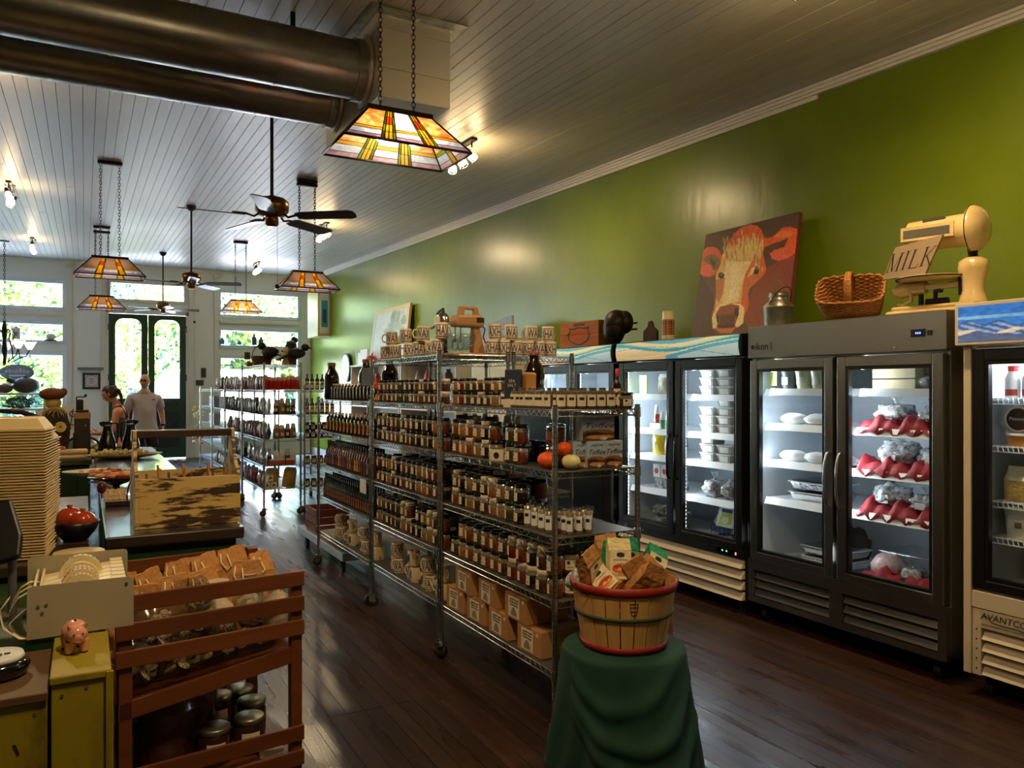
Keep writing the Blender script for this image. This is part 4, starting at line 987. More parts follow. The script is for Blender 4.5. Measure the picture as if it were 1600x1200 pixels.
def bag_fn(kind):
    B = {'candy': (.10, .17, .06, cmat(196, 36, 30, .35, bump=(60, 1)), cmat(206, 150, 140, .2, .5), .7), 'red': (.11, .19, .05, cmat(150, 30, 34, .3, bump=(40, .8)), cmat(200, 190, 190, .2, .5), .7),
         'white': (.11, .20, .05, cmat(206, 200, 196, .3, bump=(30, .8)), cmat(220, 220, 220, .2, .5), .7), 'dark': (.11, .19, .06, cmat(58, 36, 28, .3, bump=(50, .8)), cmat(170, 172, 172, .15, .6), .62),
         'olive': (.12, .20, .06, cmat(80, 84, 44, .3, bump=(50, .8)), cmat(160, 165, 150, .15, .6), .65), 'tan': (.13, .20, .07, cmat(150, 112, 72, .35, bump=(40, .9)), cmat(190, 186, 176, .15, .6), .66), 'popcorn': (.20, .30, .12, cmat(196, 156, 70, .5, bump=(80, 1)), cmat(200, 196, 170, .15, .6), .85),
         'black': (.10, .2, .05, cmat(24, 22, 24, .25, .4), cmat(60, 58, 60, .2, .5), .7)}[kind]
    def f():
        o = part('snack_bag', bag_mesh(*B[:3], B[3], B[4], hash(kind) % 7 if False else len(kind), B[5]))
        if kind in ('dark', 'olive', 'tan', 'red'): part('label', MB().box((-.028, -B[2]/2-.002, B[1]*.2), (.028, -B[2]/2-.0005, B[1]*.42), 'paper'), o)
        return o
    return f
BAGC = {'candy': 'clear bag of red candy', 'red': 'dark red snack bag', 'white': 'white snack bag', 'dark': 'clear bag of dark sweets', 'olive': 'clear bag of olive-green snacks', 'tan': 'clear bag of tan cookies', 'popcorn': 'big bag of popcorn', 'black': 'black snack bag'}
def bagline(lev, shn, x, ya, yb, pitch, kinds, rackname, rz=-PI/2-.5, seed=1, rows=1):
    r = random.Random(seed); y = ya; i = 0
    while y < yb:
        for k in range(rows):
            kd = kinds[int(r.random()*len(kinds))]
            put('bag_'+kd, bag_fn(kd), (x+k*.13, y, lev+.001), rz+r.uniform(-.2, .2), '%s, %s from the near end%s, %s shelf, %s' % (BAGC[kd], ORD[min(i, 21)], ' behind' if k else '', shn, rackname), 'bag', 'bags on the %s shelf of the %s' % (shn, rackname), scale=r.uniform(.9, 1.1), rot=(r.uniform(-.12, .12), 0, rz+r.uniform(-.25, .25)))
        y += pitch; i += 1
FL = [.33, .62, .95, 1.255, 1.565]
FX0, FX1 = 1.94, 2.39
rack(FX0, FX1, 9.85, 11.35, FL+[1.88], 1.90, 'tall snack rack, nearest of the far row, scarecrow and baskets on top')
rack(FX0, FX1, 11.38, 12.88, FL, 1.62, 'second snack rack of the far row toward the door')
rack(FX0, FX1, 12.91, 14.3, FL, 1.62, 'third snack rack of the far row toward the door')
rack(FX0, FX1, 14.33, 15.85, FL, 1.62, 'farthest snack rack beside the green door')
rack(2.44, 2.90, 9.85, 11.35, FL, 1.62, 'snack rack backing onto the tall one, with amber bottles')
FN = {1.565: 'top', 1.255: 'second', .95: 'third', .62: 'fourth', .33: 'bottom'}
A1, A2, A3, A4 = 'tall snack rack', 'second snack rack', 'third snack rack', 'farthest snack rack'
for i in range(8):
    for k in range(2):
        put('bag_candy', bag_fn('candy'), (FX0+.035+i*.055, 9.90+k*.09, 1.566), rr.uniform(-.2, .2), 'clear bag of red candy, %s from left, %s row, end of tall snack rack' % (ORD[i], ('front', 'back')[k]), 'bag', 'red candy bags', scale=(.55, .8, rr.uniform(.92, 1.05)))
for lev, kinds, p in ((1.565, ['red', 'white', 'red'], .085), (1.255, ['dark', 'olive', 'white'], .09), (.95, ['tan', 'red', 'dark'], .10), (.62, ['white', 'dark'], .10), (.33, ['red', 'tan', 'white'], .12)):
    bagline(lev, FN[lev], FX0+.07, 10.12 if lev == 1.565 else 9.93, 11.3, p, kinds, A1, seed=int(lev*100))
    bagline(lev, FN[lev], FX0+.07, 11.45, 12.84, p*1.25, kinds+['tan'], A2, seed=int(lev*100)+1)
for lev, kinds in ((1.565, ['white', 'black', 'red']), (.33, ['tan', 'dark'])): bagline(lev, FN[lev], FX0+.07, 12.98, 14.2, .13, kinds, A3, seed=int(lev*90))
for lev, kinds, z in ((1.255, ['dark', 'tan', 'olive'], 0), (.95, ['tan', 'tan', 'dark'], 0), (.62, ['white', 'white', 'dark'], 0)):
    for i in range(4):
        kd = kinds[i % 3]; put('bag_'+kd, bag_fn(kd), (FX0+.16+i*.07, 9.91, lev+.001), rr.uniform(-.3, .3), '%s, %s from left, %s shelf end, tall snack rack' % (BAGC[kd], ORD[i], FN[lev]), 'bag', 'bags at the rack end', scale=(.62, .8, rr.uniform(.85, 1.05)))
for i in range(2): put('bag_popcorn', bag_fn('popcorn'), (FX0+.12+i*.20, 9.97, .331), .1, '%s big bag of popcorn on the lowest shelf of the tall snack rack' % ('left', 'right')[i], 'bag', 'popcorn bags', rot=(0, .15*i, .1), scale=.85)
for i in range(3):
    p = [(.04, 0), (.12, 0), (.08, .09)][i]; o = part('pinwheel_card', MB().box((FX0+p[0]-.035, 9.86, .335+p[1]), (FX0+p[0]+.035, 9.87, .335+p[1]+.08), 'paper').prism([(FX0+p[0]-.02, .36+p[1]), (FX0+p[0]+.02, .375+p[1]), (FX0+p[0], .40+p[1])], 'xz', 9.857, 9.86, 'ink')); o.name = 'printed_card'; tag(o, '%s small white printed card before the popcorn' % ('left lower', 'right lower', 'upper')[i], 'card')
for i in range(3):
    o = part('gift_box', MB().box((0, 0, 0), (.10, .08, .07), cmat(176, 74, 28, .5)).box((-.001, -.001, .06), (.101, .081, .075), 'paper'), loc=(FX0+.05+i*.115, 9.88, .621), bev=.003); tag(o, 'orange gift box with pale lid, %s from left, fourth shelf, tall snack rack' % ORD[i], 'box', 'orange gift boxes')
# books and boxes on the farthest rack
for lev, col, nm in ((1.255, (190, 196, 214), 'pale blue box'), (.95, (206, 204, 206), 'white box'), (.62, (130, 116, 96), 'brown tin')):
    for i in range(6):
        o = part('boxed_good', MB().box((0, 0, 0), (.10, .085, .19), cmat(*col)).box((-.001, .03, .05), (0, .06, .15), 'ink'), loc=(FX0+.04, 12.98+i*.10+(1.4 if lev != .62 else 0), lev), bev=.002); o.name = 'tea_box'; tag(o, '%s, %s from the near end, %s shelf, %s' % (nm, ORD[i], FN[lev], A4 if lev != .62 else A3), 'box', nm+' row')
for i in range(6):
    o = part('tea_tin', MB().cyl((0, 0, 0), (0, 0, .19), .045, n=16, m=cmat(128, 100, 84)).cyl((0, 0, .17), (0, 0, .195), .047, n=16, m=cmat(90, 96, 90)), loc=(FX0+.07, 12.98+i*.13, 1.256)); tag(o, 'brown and green tin, %s from the near end, second shelf, third snack rack' % ORD[i], 'tin', 'tins')
# decorations on top
def basket_fn(r0, r1, h, handle, mt='wicker_d', sq=1.0):
    def f():
        r = thing('basket'); m = MB(); n = 28; rows = 9
        for j in range(rows):
            q = (j+.5)/rows; rad = r0+(r1-r0)*q
            m.tube([((rad+.003*(-1)**(k+j))*math.cos(2*PI*k/n), sq*(rad+.003*(-1)**(k+j))*math.sin(2*PI*k/n), h*q) for k in range(n)], h/rows*.55, 5, mt, closed=True)
        m.lathe([(0, .004), (r0, .004)], 20, mt, sy=sq); part('woven_body', m, r)
        part('rim', MB().tube([(r1*math.cos(2*PI*k/n), sq*r1*math.sin(2*PI*k/n), h) for k in range(n)], .009, 6, mt, closed=True), r)
        if handle: part('handle', MB().tube([(r1*math.cos(a), 0, h+handle*math.sin(a)) for a in [PI*k/14 for k in range(15)]], .007, 6, mt), r)
        return r
    return f
put('bask1', basket_fn(.10, .135, .12, .16), (2.06, 10.6, 1.881), .3, 'dark wicker basket with tall hoop handle on the tall rack', 'basket')
put('bask2', basket_fn(.05, .07, .09, 0), (2.31, 10.05, 1.881), 0, 'small light wicker basket beside the scarecrow', 'basket')
put('pump_r', pumpkin_fn(cmat(200, 52, 34, .4)), (2.0, 11.15, 1.881), 0, 'small red pumpkin beside the hoop-handled basket', 'pumpkin')
for i, (y, z) in enumerate(((11.2, 0), (11.2, 1), (11.32, 0), (11.3, 1), (11.1, 1))):
    o = part('coffee_can', MB().cyl((0, 0, 0), (0, 0, .10), .042, n=18, m=cmat(96, 68, 50, .4)).cyl((0, 0, .093), (0, 0, .10), .044, n=18, m=cmat(150, 140, 130, .3)), loc=(2.16+.09*(i % 2)-.2*(i == 4)+.0, y, 1.881+z*.1)); tag(o, 'brown coffee can, %s of the stack left on the tall rack top' % ORD[i], 'can', 'coffee cans')
def crow_fn():
    o = part('crow', MB().sph((0, 0, .13), (.06, .13, .06), cmat(26, 25, 28, .6), 16, 10, lambda q: 1-.35*max(0, q.y))); o.rotation_euler = (0, 0, 0)
    part('head', MB().sph((0, -.13, .20), (.04, .045, .042), cmat(26, 25, 28, .6), 12, 8), o); part('beak', MB().cyl((0, -.165, .20), (0, -.22, .185), .014, .002, 8, 'ink'), o)
    part('tail', MB().hexa([(-.03, .08, .10), (.03, .08, .10), (.04, .22, .04), (-.04, .22, .04), (-.03, .08, .12), (.03, .08, .12), (.04, .22, .055), (-.04, .22, .055)], cmat(20, 20, 22, .6)), o)
    part('feet', MB().cyl((-.02, 0, 0), (-.02, 0, .09), .005, m='ink').cyl((.02, 0, 0), (.02, 0, .09), .005, m='ink'), o); return o
put('crow', crow_fn, (2.35, 9.98, 1.88), 1.9, 'black crow figure at the right end of the tall rack top', 'crow figure', scale=1.15); put('crow', crow_fn, (2.15, 10.4, 1.90), -2.4, 'black crow figure behind the small scarecrow', 'crow figure', scale=1.2); put('crow', crow_fn, (2.36, 10.25, 2.0), 2.6, 'grey-black crow figure perched highest on the tall rack', 'crow figure', scale=1.1)
# crow perch
tag(part('perch', MB().cyl((0, 0, 0), (0, 0, .12), .03, m='wicker_d').cyl((0, 0, .1), (0, 0, .12), .05, m='wicker_d'), loc=(2.36, 10.25, 1.881)), 'wicker perch under the highest crow', 'perch')
r = thing('doll', (2.24, 10.02, 1.881)); tag(r, 'tan straw doll standing on the tall snack rack', 'doll')
tanf = cmat(196, 160, 118, .8, bump=(40, .5)); part('body', MB().lathe([(.05, 0), (.045, .03), (.028, .09), (.034, .13), (.02, .16)], 14, tanf), r); part('head', MB().sph((0, 0, .19), (.038, .038, .042), cmat(214, 186, 150, .8), 14, 10), r)
part('arm', MB().tube([(-.03, 0, .14), (-.07, -.01, .09), (-.06, -.01, .04)], .010, 6, tanf), r); part('arm', MB().tube([(.03, 0, .14), (.07, -.01, .09), (.06, -.01, .04)], .010, 6, tanf), r)
# back-row rack goods
amb = bottle_fn(.028, .2, cmat(60, 30, 16, .1, .6), 'ink', 'paper', .25, .1, .12); grn = bottle_fn(.028, .2, cmat(40, 56, 30, .1, .6), cmat(30, 70, 40), cmat(210, 180, 96), .25, .2, .12)
for i in range(6):
    put('amb', amb, (2.49+i*.065, 9.93, 1.566), 0, 'amber bottle, %s from left, top shelf, back snack rack' % ORD[i], 'bottle', 'amber bottles')
    put('grn', grn, (2.49+i*.065, 9.93, 1.256), 0, 'green-topped bottle with yellow label, %s from left, second shelf, back snack rack' % ORD[i], 'bottle', 'green-topped bottles')
    for k in range(2): put(('jar', .0375, 'dark', 'black'), jar_fn(.0375, .098, CONT['dark'], 'lid_black'), (2.49+i*.075, 9.93, .951+k*.098), 0, 'dark jar, %s, %s from left, third shelf, back snack rack' % (('lower', 'upper')[k], ORD[i]), 'jar', 'dark jars back rack')
    if i < 5: put(('jar', .0375, 'brown', 'black'), jar_fn(.0375, .098, CONT['brown'], 'lid_black'), (2.49+i*.085, 9.93, .331), 0, 'brown jar, %s from left, lowest shelf, back snack rack' % ORD[i], 'jar', 'brown jars back rack')
    if i < 4: put(('jar', .0375, 'brown', 'black'), jar_fn(.0375, .098, CONT['brown'], 'lid_black'), (2.49+i*.085, 9.93, .621), 0, 'brown jar, %s from left, fourth shelf, back snack rack' % ORD[i], 'jar', 'brown jars back rack')
# back rack of the island, glimpsed goods
for i in range(6):
    put('bag_tan', bag_fn('tan'), (2.45, 4.35+i*.16, .915), FACE, 'clear bag of tan cookies, %s from near, third shelf, fridge-side rack' % ORD[i], 'bag', 'bags fridge side')
    put('bag_dark', bag_fn('dark'), (2.45, 4.35+i*.16, 1.210), FACE, 'clear bag of dark sweets, %s from near, second shelf, fridge-side rack' % ORD[i], 'bag', 'bags fridge side')
# ================================================================== FRIDGES ALONG THE RIGHT WALL
XF = 4.0
def fridge(lab, y0, y1, z0, z1, zt, body, frame, zg0, zg1, shelves, doors, depth=.80, strip=True, power=10, shz=.042, wire=False):
    """y0 near, y1 far; z0 body bottom, z1 top, zt top of the doors; zg glass bottom/top"""
    r = thing('display_fridge', (XF+depth/2, (y0+y1)/2, 0)); tag(r, lab, 'fridge'); xb = XF+depth; X1 = XF+.04; t = .045
    m = MB(); m.box((xb-.05, y0, z0), (xb, y1, z1), body); m.box((X1, y0, z0), (xb-.05, y0+t, z1), body); m.box((X1, y1-t, z0), (xb-.05, y1, z1), body)
    m.box((X1, y0+t, zt), (xb-.05, y1-t, z1), body); m.box((X1, y0+t, z0), (xb-.05, y1-t, zg0-.06), body); part('cabinet', m, r, world=True, bev=.004)
    m = MB(); e = .002; m.box((xb-.058, y0+t, zg0-.06), (xb-.05-e, y1-t, zt), 'interior'); m.box((X1+.02, y0+t+e, zg0-.06), (xb-.06, y0+t+.008, zt), 'interior'); m.box((X1+.02, y1-t-.008, zg0-.06), (xb-.06, y1-t-e, zt), 'interior')
    m.box((X1+.02, y0+t+.01, zt-.012), (xb-.06, y1-t-.01, zt-.002), 'interior'); m.box((X1+.02, y0+t+.01, zg0-.058), (xb-.06, y1-t-.01, zg0-.045), 'interior'); part('liner', m, r, world=True)
    for z in shelves:
        m = MB(); m.box((X1+.07, y0+t+.02, z-.006), (xb-.07, y1-t-.02, z), 'shelf_white')
        if wire:
            for k in range(int((y1-y0-.14)/.025)): m.cyl((X1+.065, y0+.07+k*.025, z-.03), (X1+.068, y0+.07+k*.025+.012, z+.004), .003, n=4, m='shelf_white')
            m.box((X1+.06, y0+t+.02, z-.032), (X1+.066, y1-t-.02, z-.026), 'shelf_white')
        else: m.hexa([(X1+.045, y0+t+.02, z-shz), (X1+.049, y0+t+.02, z-shz), (X1+.049, y1-t-.02, z-shz), (X1+.045, y1-t-.02, z-shz), (X1+.066, y0+t+.02, z+.004), (X1+.07, y0+t+.02, z+.004), (X1+.07, y1-t-.02, z+.004), (X1+.066, y1-t-.02, z+.004)], 'shelf_white')
        part('shelf', m, r, world=True)
    for (da, db) in zip(doors, doors[1:]): part('mullion', MB().box((X1+.001, da[1]-.02, zg0-.06), (X1+.018, db[0]+.02, zt), 'black'), r, world=True)
    for (d0, d1, hs) in doors:    # door near y, far y, handle side
        d = MB(); fr = .062; z_0, z_1 = zg0-.045, zt-.005
        for a, b in (((XF, d0, z_0), (X1, d0+fr, z_1)), ((XF, d1-fr, z_0), (X1, d1, z_1)), ((XF, d0+fr, z_0), (X1, d1-fr, z_0+.05)), ((XF, d0+fr, z_1-.06), (X1, d1-fr, z_1))): d.box(a, b, frame)
        do = part('door', d, r, world=True, bev=.004)
        g = MB(); q = .018
        for a, b in (((XF+.004, d0+fr, z_0+.05), (X1-.002, d0+fr+q, z_1-.06)), ((XF+.004, d1-fr-q, z_0+.05), (X1-.002, d1-fr, z_1-.06)), ((XF+.004, d0+fr+q, z_0+.05), (X1-.002, d1-fr-q, z_0+.05+q)), ((XF+.004, d0+fr+q, z_1-.06-q), (X1-.002, d1-fr-q, z_1-.06))): g.box(a, b, 'black')
        part('gasket', g, do, world=True)
        part('pane', MB().box((XF+.014, d0+fr+q, z_0+.05+q), (XF+.018, d1-fr-q, z_1-.06-q), 'glass'), do, world=True)
        if hs:
            hy = d0+.028 if hs == 'near' else d1-.028; zc = 1.02 if frame != 'black' else 1.0
            pts = [(XF-.002, hy, zc-.17), (XF-.028, hy, zc-.15), (XF-.040, hy, zc), (XF-.028, hy, zc+.15), (XF-.002, hy, zc+.17)]
            m = MB(); N = len(pts)-1; fine = []
            for k in range(13):
                a = PI*k/12; fine.append((XF-.002-.042*math.sin(a), hy, zc-.17*math.cos(a)))
            m.tube(fine, .0085, 8, 'chrome' if frame != 'black' else 'black_gloss'); part('handle', m, do, world=True)
        if strip:
            ys = d1-.035
            m = MB(); m.box((XF+.06, ys-.004, zg0), (XF+.075, ys+.004, zt-.06), 'shelf_white'); k = 0; z = zg0+.02
            while z < zt-.08: m.box((XF+.063, ys-.0075, z), (XF+.073, ys-.004, z+.014), 'white_lit'); z += .03
            part('light_strip', m, r, world=True)
            l = light('AREA', 'case_light', (XF+.07, ys-.012, (zg0+zt)/2), power, (.80, .91, 1), aim=(XF+.45, ys-.8, (zg0+zt)/2-.1), shape='RECTANGLE', size_y=zt-zg0-.1)
            l.data.size = .04
    return r
def louvres(r, y0, y1, z0, z1, n, mt, x=XF, out=.018):
    h = (z1-z0)/n
    for k in range(n):
        a = z0+h*k; part('louvre', MB().hexa([(x-out, y0, a+.004), (x+.03, y0, a+.004), (x+.03, y1, a+.004), (x-out, y1, a+.004), (x-out+.004, y0, a+.010), (x+.03, y0, a+h*.80), (x+.03, y1, a+h*.80), (x-out+.004, y1, a+.010)], mt), r, world=True)
def wheels(r, y0, y1, zt):
    for y in (y0+.09, y1-.09):
        for x in (XF+.10, XF+.68):
            part('caster', MB().cyl((x, y-.02, .045), (x, y+.02, .045), .045, n=18, m='rubber').box((x-.02, y-.028, .04), (x+.03, y-.022, zt-.008), 'dark_metal').box((x-.02, y+.022, .04), (x+.03, y+.028, zt-.008), 'dark_metal').box((x-.04, y-.04, zt-.008), (x+.04, y+.04, zt), 'dark_metal'), r, world=True)

# --- stainless freezer
IK = [.835, 1.09, 1.34, 1.575]
ik = fridge('stainless two-door glass freezer between the black fridge and the tan one', 2.48, 3.885, .125, 2.0, 1.775, 'steel', 'steel', .465, 1.72, IK, [(2.50, 3.165, 'far'), (3.195, 3.865, 'near')], power=2.2)
part('header_panel', MB().box((XF, 2.48, 1.785), (XF+.042, 3.885, 2.0), 'steel'), ik, world=True, bev=.004, label='brushed steel header panel')
part('lower_panel', MB().box((XF, 2.48, .125), (XF+.04, 2.53, .415), 'steel').box((XF, 3.835, .125), (XF+.04, 3.885, .415), 'steel').box((XF, 3.13, .125), (XF+.04, 3.22, .415), 'steel').box((XF, 2.53, .345), (XF+.04, 3.13, .415), 'steel').box((XF, 3.22, .345), (XF+.04, 3.835, .415), 'steel').box((XF, 2.53, .125), (XF+.04, 3.13, .165), 'steel').box((XF, 3.22, .125), (XF+.04, 3.835, .165), 'steel').box((XF+.035, 2.53, .165), (XF+.04, 3.13, .345), 'black').box((XF+.035, 3.22, .165), (XF+.04, 3.835, .345), 'black'), ik, world=True)
louvres(ik, 2.535, 3.125, .167, .343, 3, 'steel_d', XF+.004, -.002); louvres(ik, 3.225, 3.83, .167, .343, 3, 'steel_d', XF+.004, -.002)
wheels(ik, 2.48, 3.885, .125)
part('control_display', MB().box((XF-.006, 2.60, 1.862), (XF, 2.68, 1.905), 'black').box((XF-.008, 2.612, 1.87), (XF-.006, 2.66, 1.897), cmat(16, 18, 60, .2)), ik, world=True)
m = MB(); [m.box((XF-.0095, y, 1.878), (XF-.008, y+.007, 1.889), 'led_blue') for y in (2.62, 2.632, 2.644)]; part('display_digits', m, ik, world=True)
part('switch', MB().box((XF-.005, 2.56, 1.868), (XF, 2.585, 1.895), 'black'), ik, world=True)
for y in (3.50, 2.78): part('lock', MB().cyl((XF-.004, y, 1.81), (XF, y, 1.81), .009, m='chrome'), ik, world=True)
bd = part('badge', MB().box((XF-.004, 3.68, 1.835), (XF, 3.86, 1.885), 'steel').cyl((XF-.005, 3.835, 1.860), (XF-.004, 3.835, 1.860), .016, n=16, m=cmat(60, 24, 60, .3)), ik, world=True)
text_on('lettering', 'ikon', .066, 'ink', ik, Vector((XF-.0045, 3.755, 1.861))-wloc(ik), (0, -1, 0), (0, 0, 1), bold=.02)

# --- black merchandisers with wave headers
def wave_header(seed=0):
    P = Paint(110, 34, C(120, 196, 198)); S, T = P.S, P.T
    P.where(T < .55-.5*S+.35*np.sin(3.2*S+.4), C(226, 220, 190)); P.where(T < .50-.62*S+.20*np.sin(4*S), C(240, 208, 150))
    a = .62+.25*np.sin(5.0*S+2.2); P.where((T > a) & (T < a+.16), C(70, 160, 172)); P.where((T > a+.16) & (T < a+.24), C(160, 214, 206)); P.where((T > a+.24), C(238, 216, 160))
    P.where((T > a+.42), C(92, 176, 196)); P.where((T > a+.60), C(60, 110, 168)); P.where((T > a+.72), C(226, 206, 150))
    b = .28+.22*np.sin(4.4*S+3.4)+.3*S; P.where(abs(T-b) < .018, C(250, 240, 190)); P.where((T < b-.05) & (S > .45), C(96, 172, 196)); P.where((T < b-.2) & (S > .55), C(190, 216, 214))
    c = .50+.30*np.sin(3.6*S+.2)-.35*S; P.where(abs(T-c) < .010, C(70, 110, 110)); return P
MZ = [.755, 1.03, 1.245, 1.53]
def merch(lab, y0, y1):
    r = fridge(lab, y0, y1, .095, 1.97, 1.80, 'black', 'black', .49, 1.745, MZ, [(y0+.02, (y0+y1)/2-.012, None), ((y0+y1)/2+.012, y1-.02, None)], power=3.2)
    part('header_box', MB().box((XF-.02, y0+.005, 1.805), (XF+.04, y1-.005, 1.965), 'black'), r, world=True, bev=.01)
    wave_header().obj('header_graphic', r, (XF-.021, y1-.02, 1.812), (0, -(y1-y0-.04), 0), (0, 0, .145), 'paint_lit', world=True, bulge=.014)
    part('kick_panel', MB().box((XF, y0, .40), (XF+.04, y1, .445), 'black').box((XF+.03, y0, .095), (XF+.04, y1, .40), 'black'), r, world=True)
    louvres(r, y0+.02, y1-.02, .10, .395, 4, 'tan_steel', XF+.0, .01)
    part('badge', MB().lathe([(.0, 0), (.03, .0), (.032, .003)], 24, cmat(110, 112, 116, .25), sx=1, sy=1.0).box((0, 0, 0), (.001, .001, .001), 'black') if False else MB().cyl((XF-.004, y1-.12, .425), (XF, y1-.12, .425), .02, n=24, m=cmat(110, 112, 116, .25)), r, world=True)
    for y in (y1-.35, y0+.36): part('lock', MB().cyl((XF-.005, y, .425), (XF, y, .425), .008, m='chrome'), r, world=True)
    part('control_display', MB().box((XF-.003, y0+.04, .405), (XF, y0+.26, .44), 'black_gloss').box((XF-.005, y0+.20, .42), (XF-.003, y0+.208, .428), 'led_green').box((XF-.005, y0+.16, .42), (XF-.003, y0+.168, .428), 'led_green').box((XF-.005, y0+.07, .412), (XF-.003, y0+.08, .43), 'led_red'), r, world=True)
    m = MB(); m.box((XF-.002, (y0+y1)/2-.005, .5), (XF, (y0+y1)/2+.005, 1.78), 'rubber')
    for s in (-1, 1):
        y = (y0+y1)/2+s*.045; part('handle', MB().tube([(XF-.003, y, .88), (XF-.03, y, .90), (XF-.035, y, 1.05), (XF-.03, y, 1.20), (XF-.003, y, 1.22)], .009, 8, 'black_gloss'), r, world=True)
    for y in (y0+.1, y1-.1):
        for x in (XF+.1, XF+.7): part('foot', MB().cyl((x, y, 0), (x, y, .095), .03, n=14, m='rubber'), r, world=True)
    return r
f2 = merch('black two-door glass fridge with a wave-pattern header, right of the racks', 3.92, 5.375)
f1 = merch('black two-door wave-header fridge partly hidden behind the jar racks', 5.41, 6.78)
# --- tan single fridge at the right frame edge
av = fridge('tan fridge with mountain header at the right edge of the picture', 1.50, 2.385, .115, 1.80, 1.785, 'tan_steel', 'black', .60, 1.72, [.815, 1.0, 1.285, 1.53], [(1.52, 2.345, None)], power=7, strip=False, wire=True)
l = light('AREA', 'case_light', (XF+.30, 1.95, 1.75), 4, (.9, .97, 1), aim=(XF+.2, 1.95, .5), shape='RECTANGLE', size_y=.6); l.data.size = .3
part('header_box', MB().box((XF-.06, 1.50, 1.80), (XF+.74, 2.40, 2.015), 'tan_steel'), av, world=True, bev=.004)
P = Paint(90, 44, C(60, 130, 226)); S, T = P.S, P.T
P.where(T > .6, C(50, 120, 220)); P.where((T > .62) & (T < .72) & (np.sin(7*S) > -.4), C(120, 180, 236)); ridge = .42+.14*np.abs(np.sin(9*S+.5))+.08*np.sin(31*S)
P.where(T < ridge, C(60, 100, 180)); P.where((T < ridge-.05) & (np.sin(60*S+40*T) > .1), C(150, 180, 220)); P.where(T < .2+.06*np.sin(14*S), C(90, 110, 160)); P.where((T < .34) & (T > .2) & (np.sin(22*S-20*T) > .35), C(226, 216, 196)); P.noise(.12)
P.obj('header_graphic', av, (XF-.0615, 2.382, 1.817), (0, -.86, 0), (0, 0, .18), 'paint_lit', world=True)
part('side_trim', MB().box((XF-.01, 2.345, .115), (XF+.04, 2.385, 1.80), 'tan_steel'), av, world=True, bev=.004)
part('lower_panel', MB().box((XF-.005, 1.50, .46), (XF+.04, 2.345, .545), 'tan_steel').box((XF, 1.50, .36), (XF+.04, 2.345, .455), 'tan_steel').box((XF, 2.30, .115), (XF+.04, 2.345, .36), 'tan_steel').box((XF+.035, 1.5, .115), (XF+.04, 2.30, .36), 'black'), av, world=True, bev=.003)
louvres(av, 1.50, 2.295, .12, .36, 4, 'tan_steel', XF, .004); wheels(av, 1.50, 2.385, .115)
part('badge', MB().box((XF-.008, 2.07, .385), (XF-.0, 2.30, .455), cmat(196, 180, 150, .3)), av, world=True)
text_on('lettering', 'AVANTCO', .046, 'ink', av, Vector((XF-.0085, 2.185, .425))-wloc(av), (0, -1, 0), (0, 0, 1), shear=.15)
part('badge_swoosh', MB().tube([(XF-.009, 2.27, .43), (XF-.009, 2.24, .402), (XF-.009, 2.18, .398), (XF-.009, 2.12, .400), (XF-.009, 2.09, .393)], .0022, 4, 'ink'), av, world=True)
for z in (.15, .20, .25, .30, .35): part('rivet', MB().cyl((XF-.003, 2.322, z), (XF, 2.322, z), .004, m='dark_metal'), av, world=True)

# ---------------- goods inside
XS = XF+.15
def box_item(name, a, b, mt, lab, cat, grp=None, bev=.003, extra=None):
    loc = ((a[0]+b[0])/2, (a[1]+b[1])/2, a[2]); m = MB().box((a[0]-loc[0], a[1]-loc[1], 0), (b[0]-loc[0], b[1]-loc[1], b[2]-a[2]), mt)
    o = part(name, m, loc=loc, bev=bev); tag(o, lab, cat, grp); return o
def tub_fn():
    o = part('deli_tub', MB().hexa([(-.055, -.055, 0), (.055, -.055, 0), (.055, .055, 0), (-.055, .055, 0), (-.068, -.068, .055), (.068, -.068, .055), (.068, .068, .055), (-.068, .068, .055)], cmat(196, 196, 186, .2, .5, var=(C(160, 160, 146), 30))))
    part('lid', MB().box((-.072, -.072, .055), (.072, .072, .064), cmat(225, 228, 230, .2, .5)), o)
    part('label', MB().hexa([(-.04, -.0585, .008), (.04, -.0585, .008), (.04, -.055, .008), (-.04, -.055, .008), (-.046, -.0685, .048), (.046, -.0685, .048), (.046, -.062, .048), (-.046, -.062, .048)], 'paper_w'), o); return o
for zi, (z, hs) in enumerate(((1.53, (3, 3, 3)), (1.245, (3, 4, 4)), (1.03, (3, 2, 3)))):
    for ci, n in enumerate(hs):
        for k in range(n):
            if 1.53 == z and k > 2: continue
            put('tub', tub_fn, (XS+.04, 4.42-ci*.175, z+.001+k*.0655), FACE+rr.uniform(-.04, .04), 'white-labelled deli tub, %s column, %s from the bottom, %s shelf, black fridge right door' % (ORD[ci], ORD[k], ORD[zi]), 'food tub', 'deli tubs in the black fridge')
def lump(name, c, r, mt, lab, cat, seed=1, grp=None, amp=.2, n=26, k=18, extra=None):
    q = random.Random(seed); ph = [q.uniform(0, 6) for _ in range(6)]
    fn = lambda d: 1+amp*(.5*math.sin(5*d.x+ph[0])+.5*math.sin(6*d.y+ph[1])+.35*math.sin(9*d.z+ph[2])+.3*math.sin(13*d.x*d.y*2+ph[3])+.28*math.sin(17*d.y+11*d.z+ph[4])+.2*math.sin(23*d.z-9*d.x+ph[5]))
    m = MB().sph((0, 0, r[2]*.92), r, mt, n, k, fn)
    if mt == 'plasticbag': m.lathe([(r[1]*.28, r[2]*1.7), (r[1]*.12, r[2]*2.0), (r[1]*.35, r[2]*2.5), (r[1]*.42, r[2]*2.75)], 9, 'clear', smooth=True)
    o = part(name, m, loc=c); tag(o, lab, cat, grp)
    if extra == 'label': part('label', MB().box((-r[0]-.003, -.03, r[2]*.5), (-r[0]*.93, .03, r[2]*1.15), 'paper_w'), o)
    return o
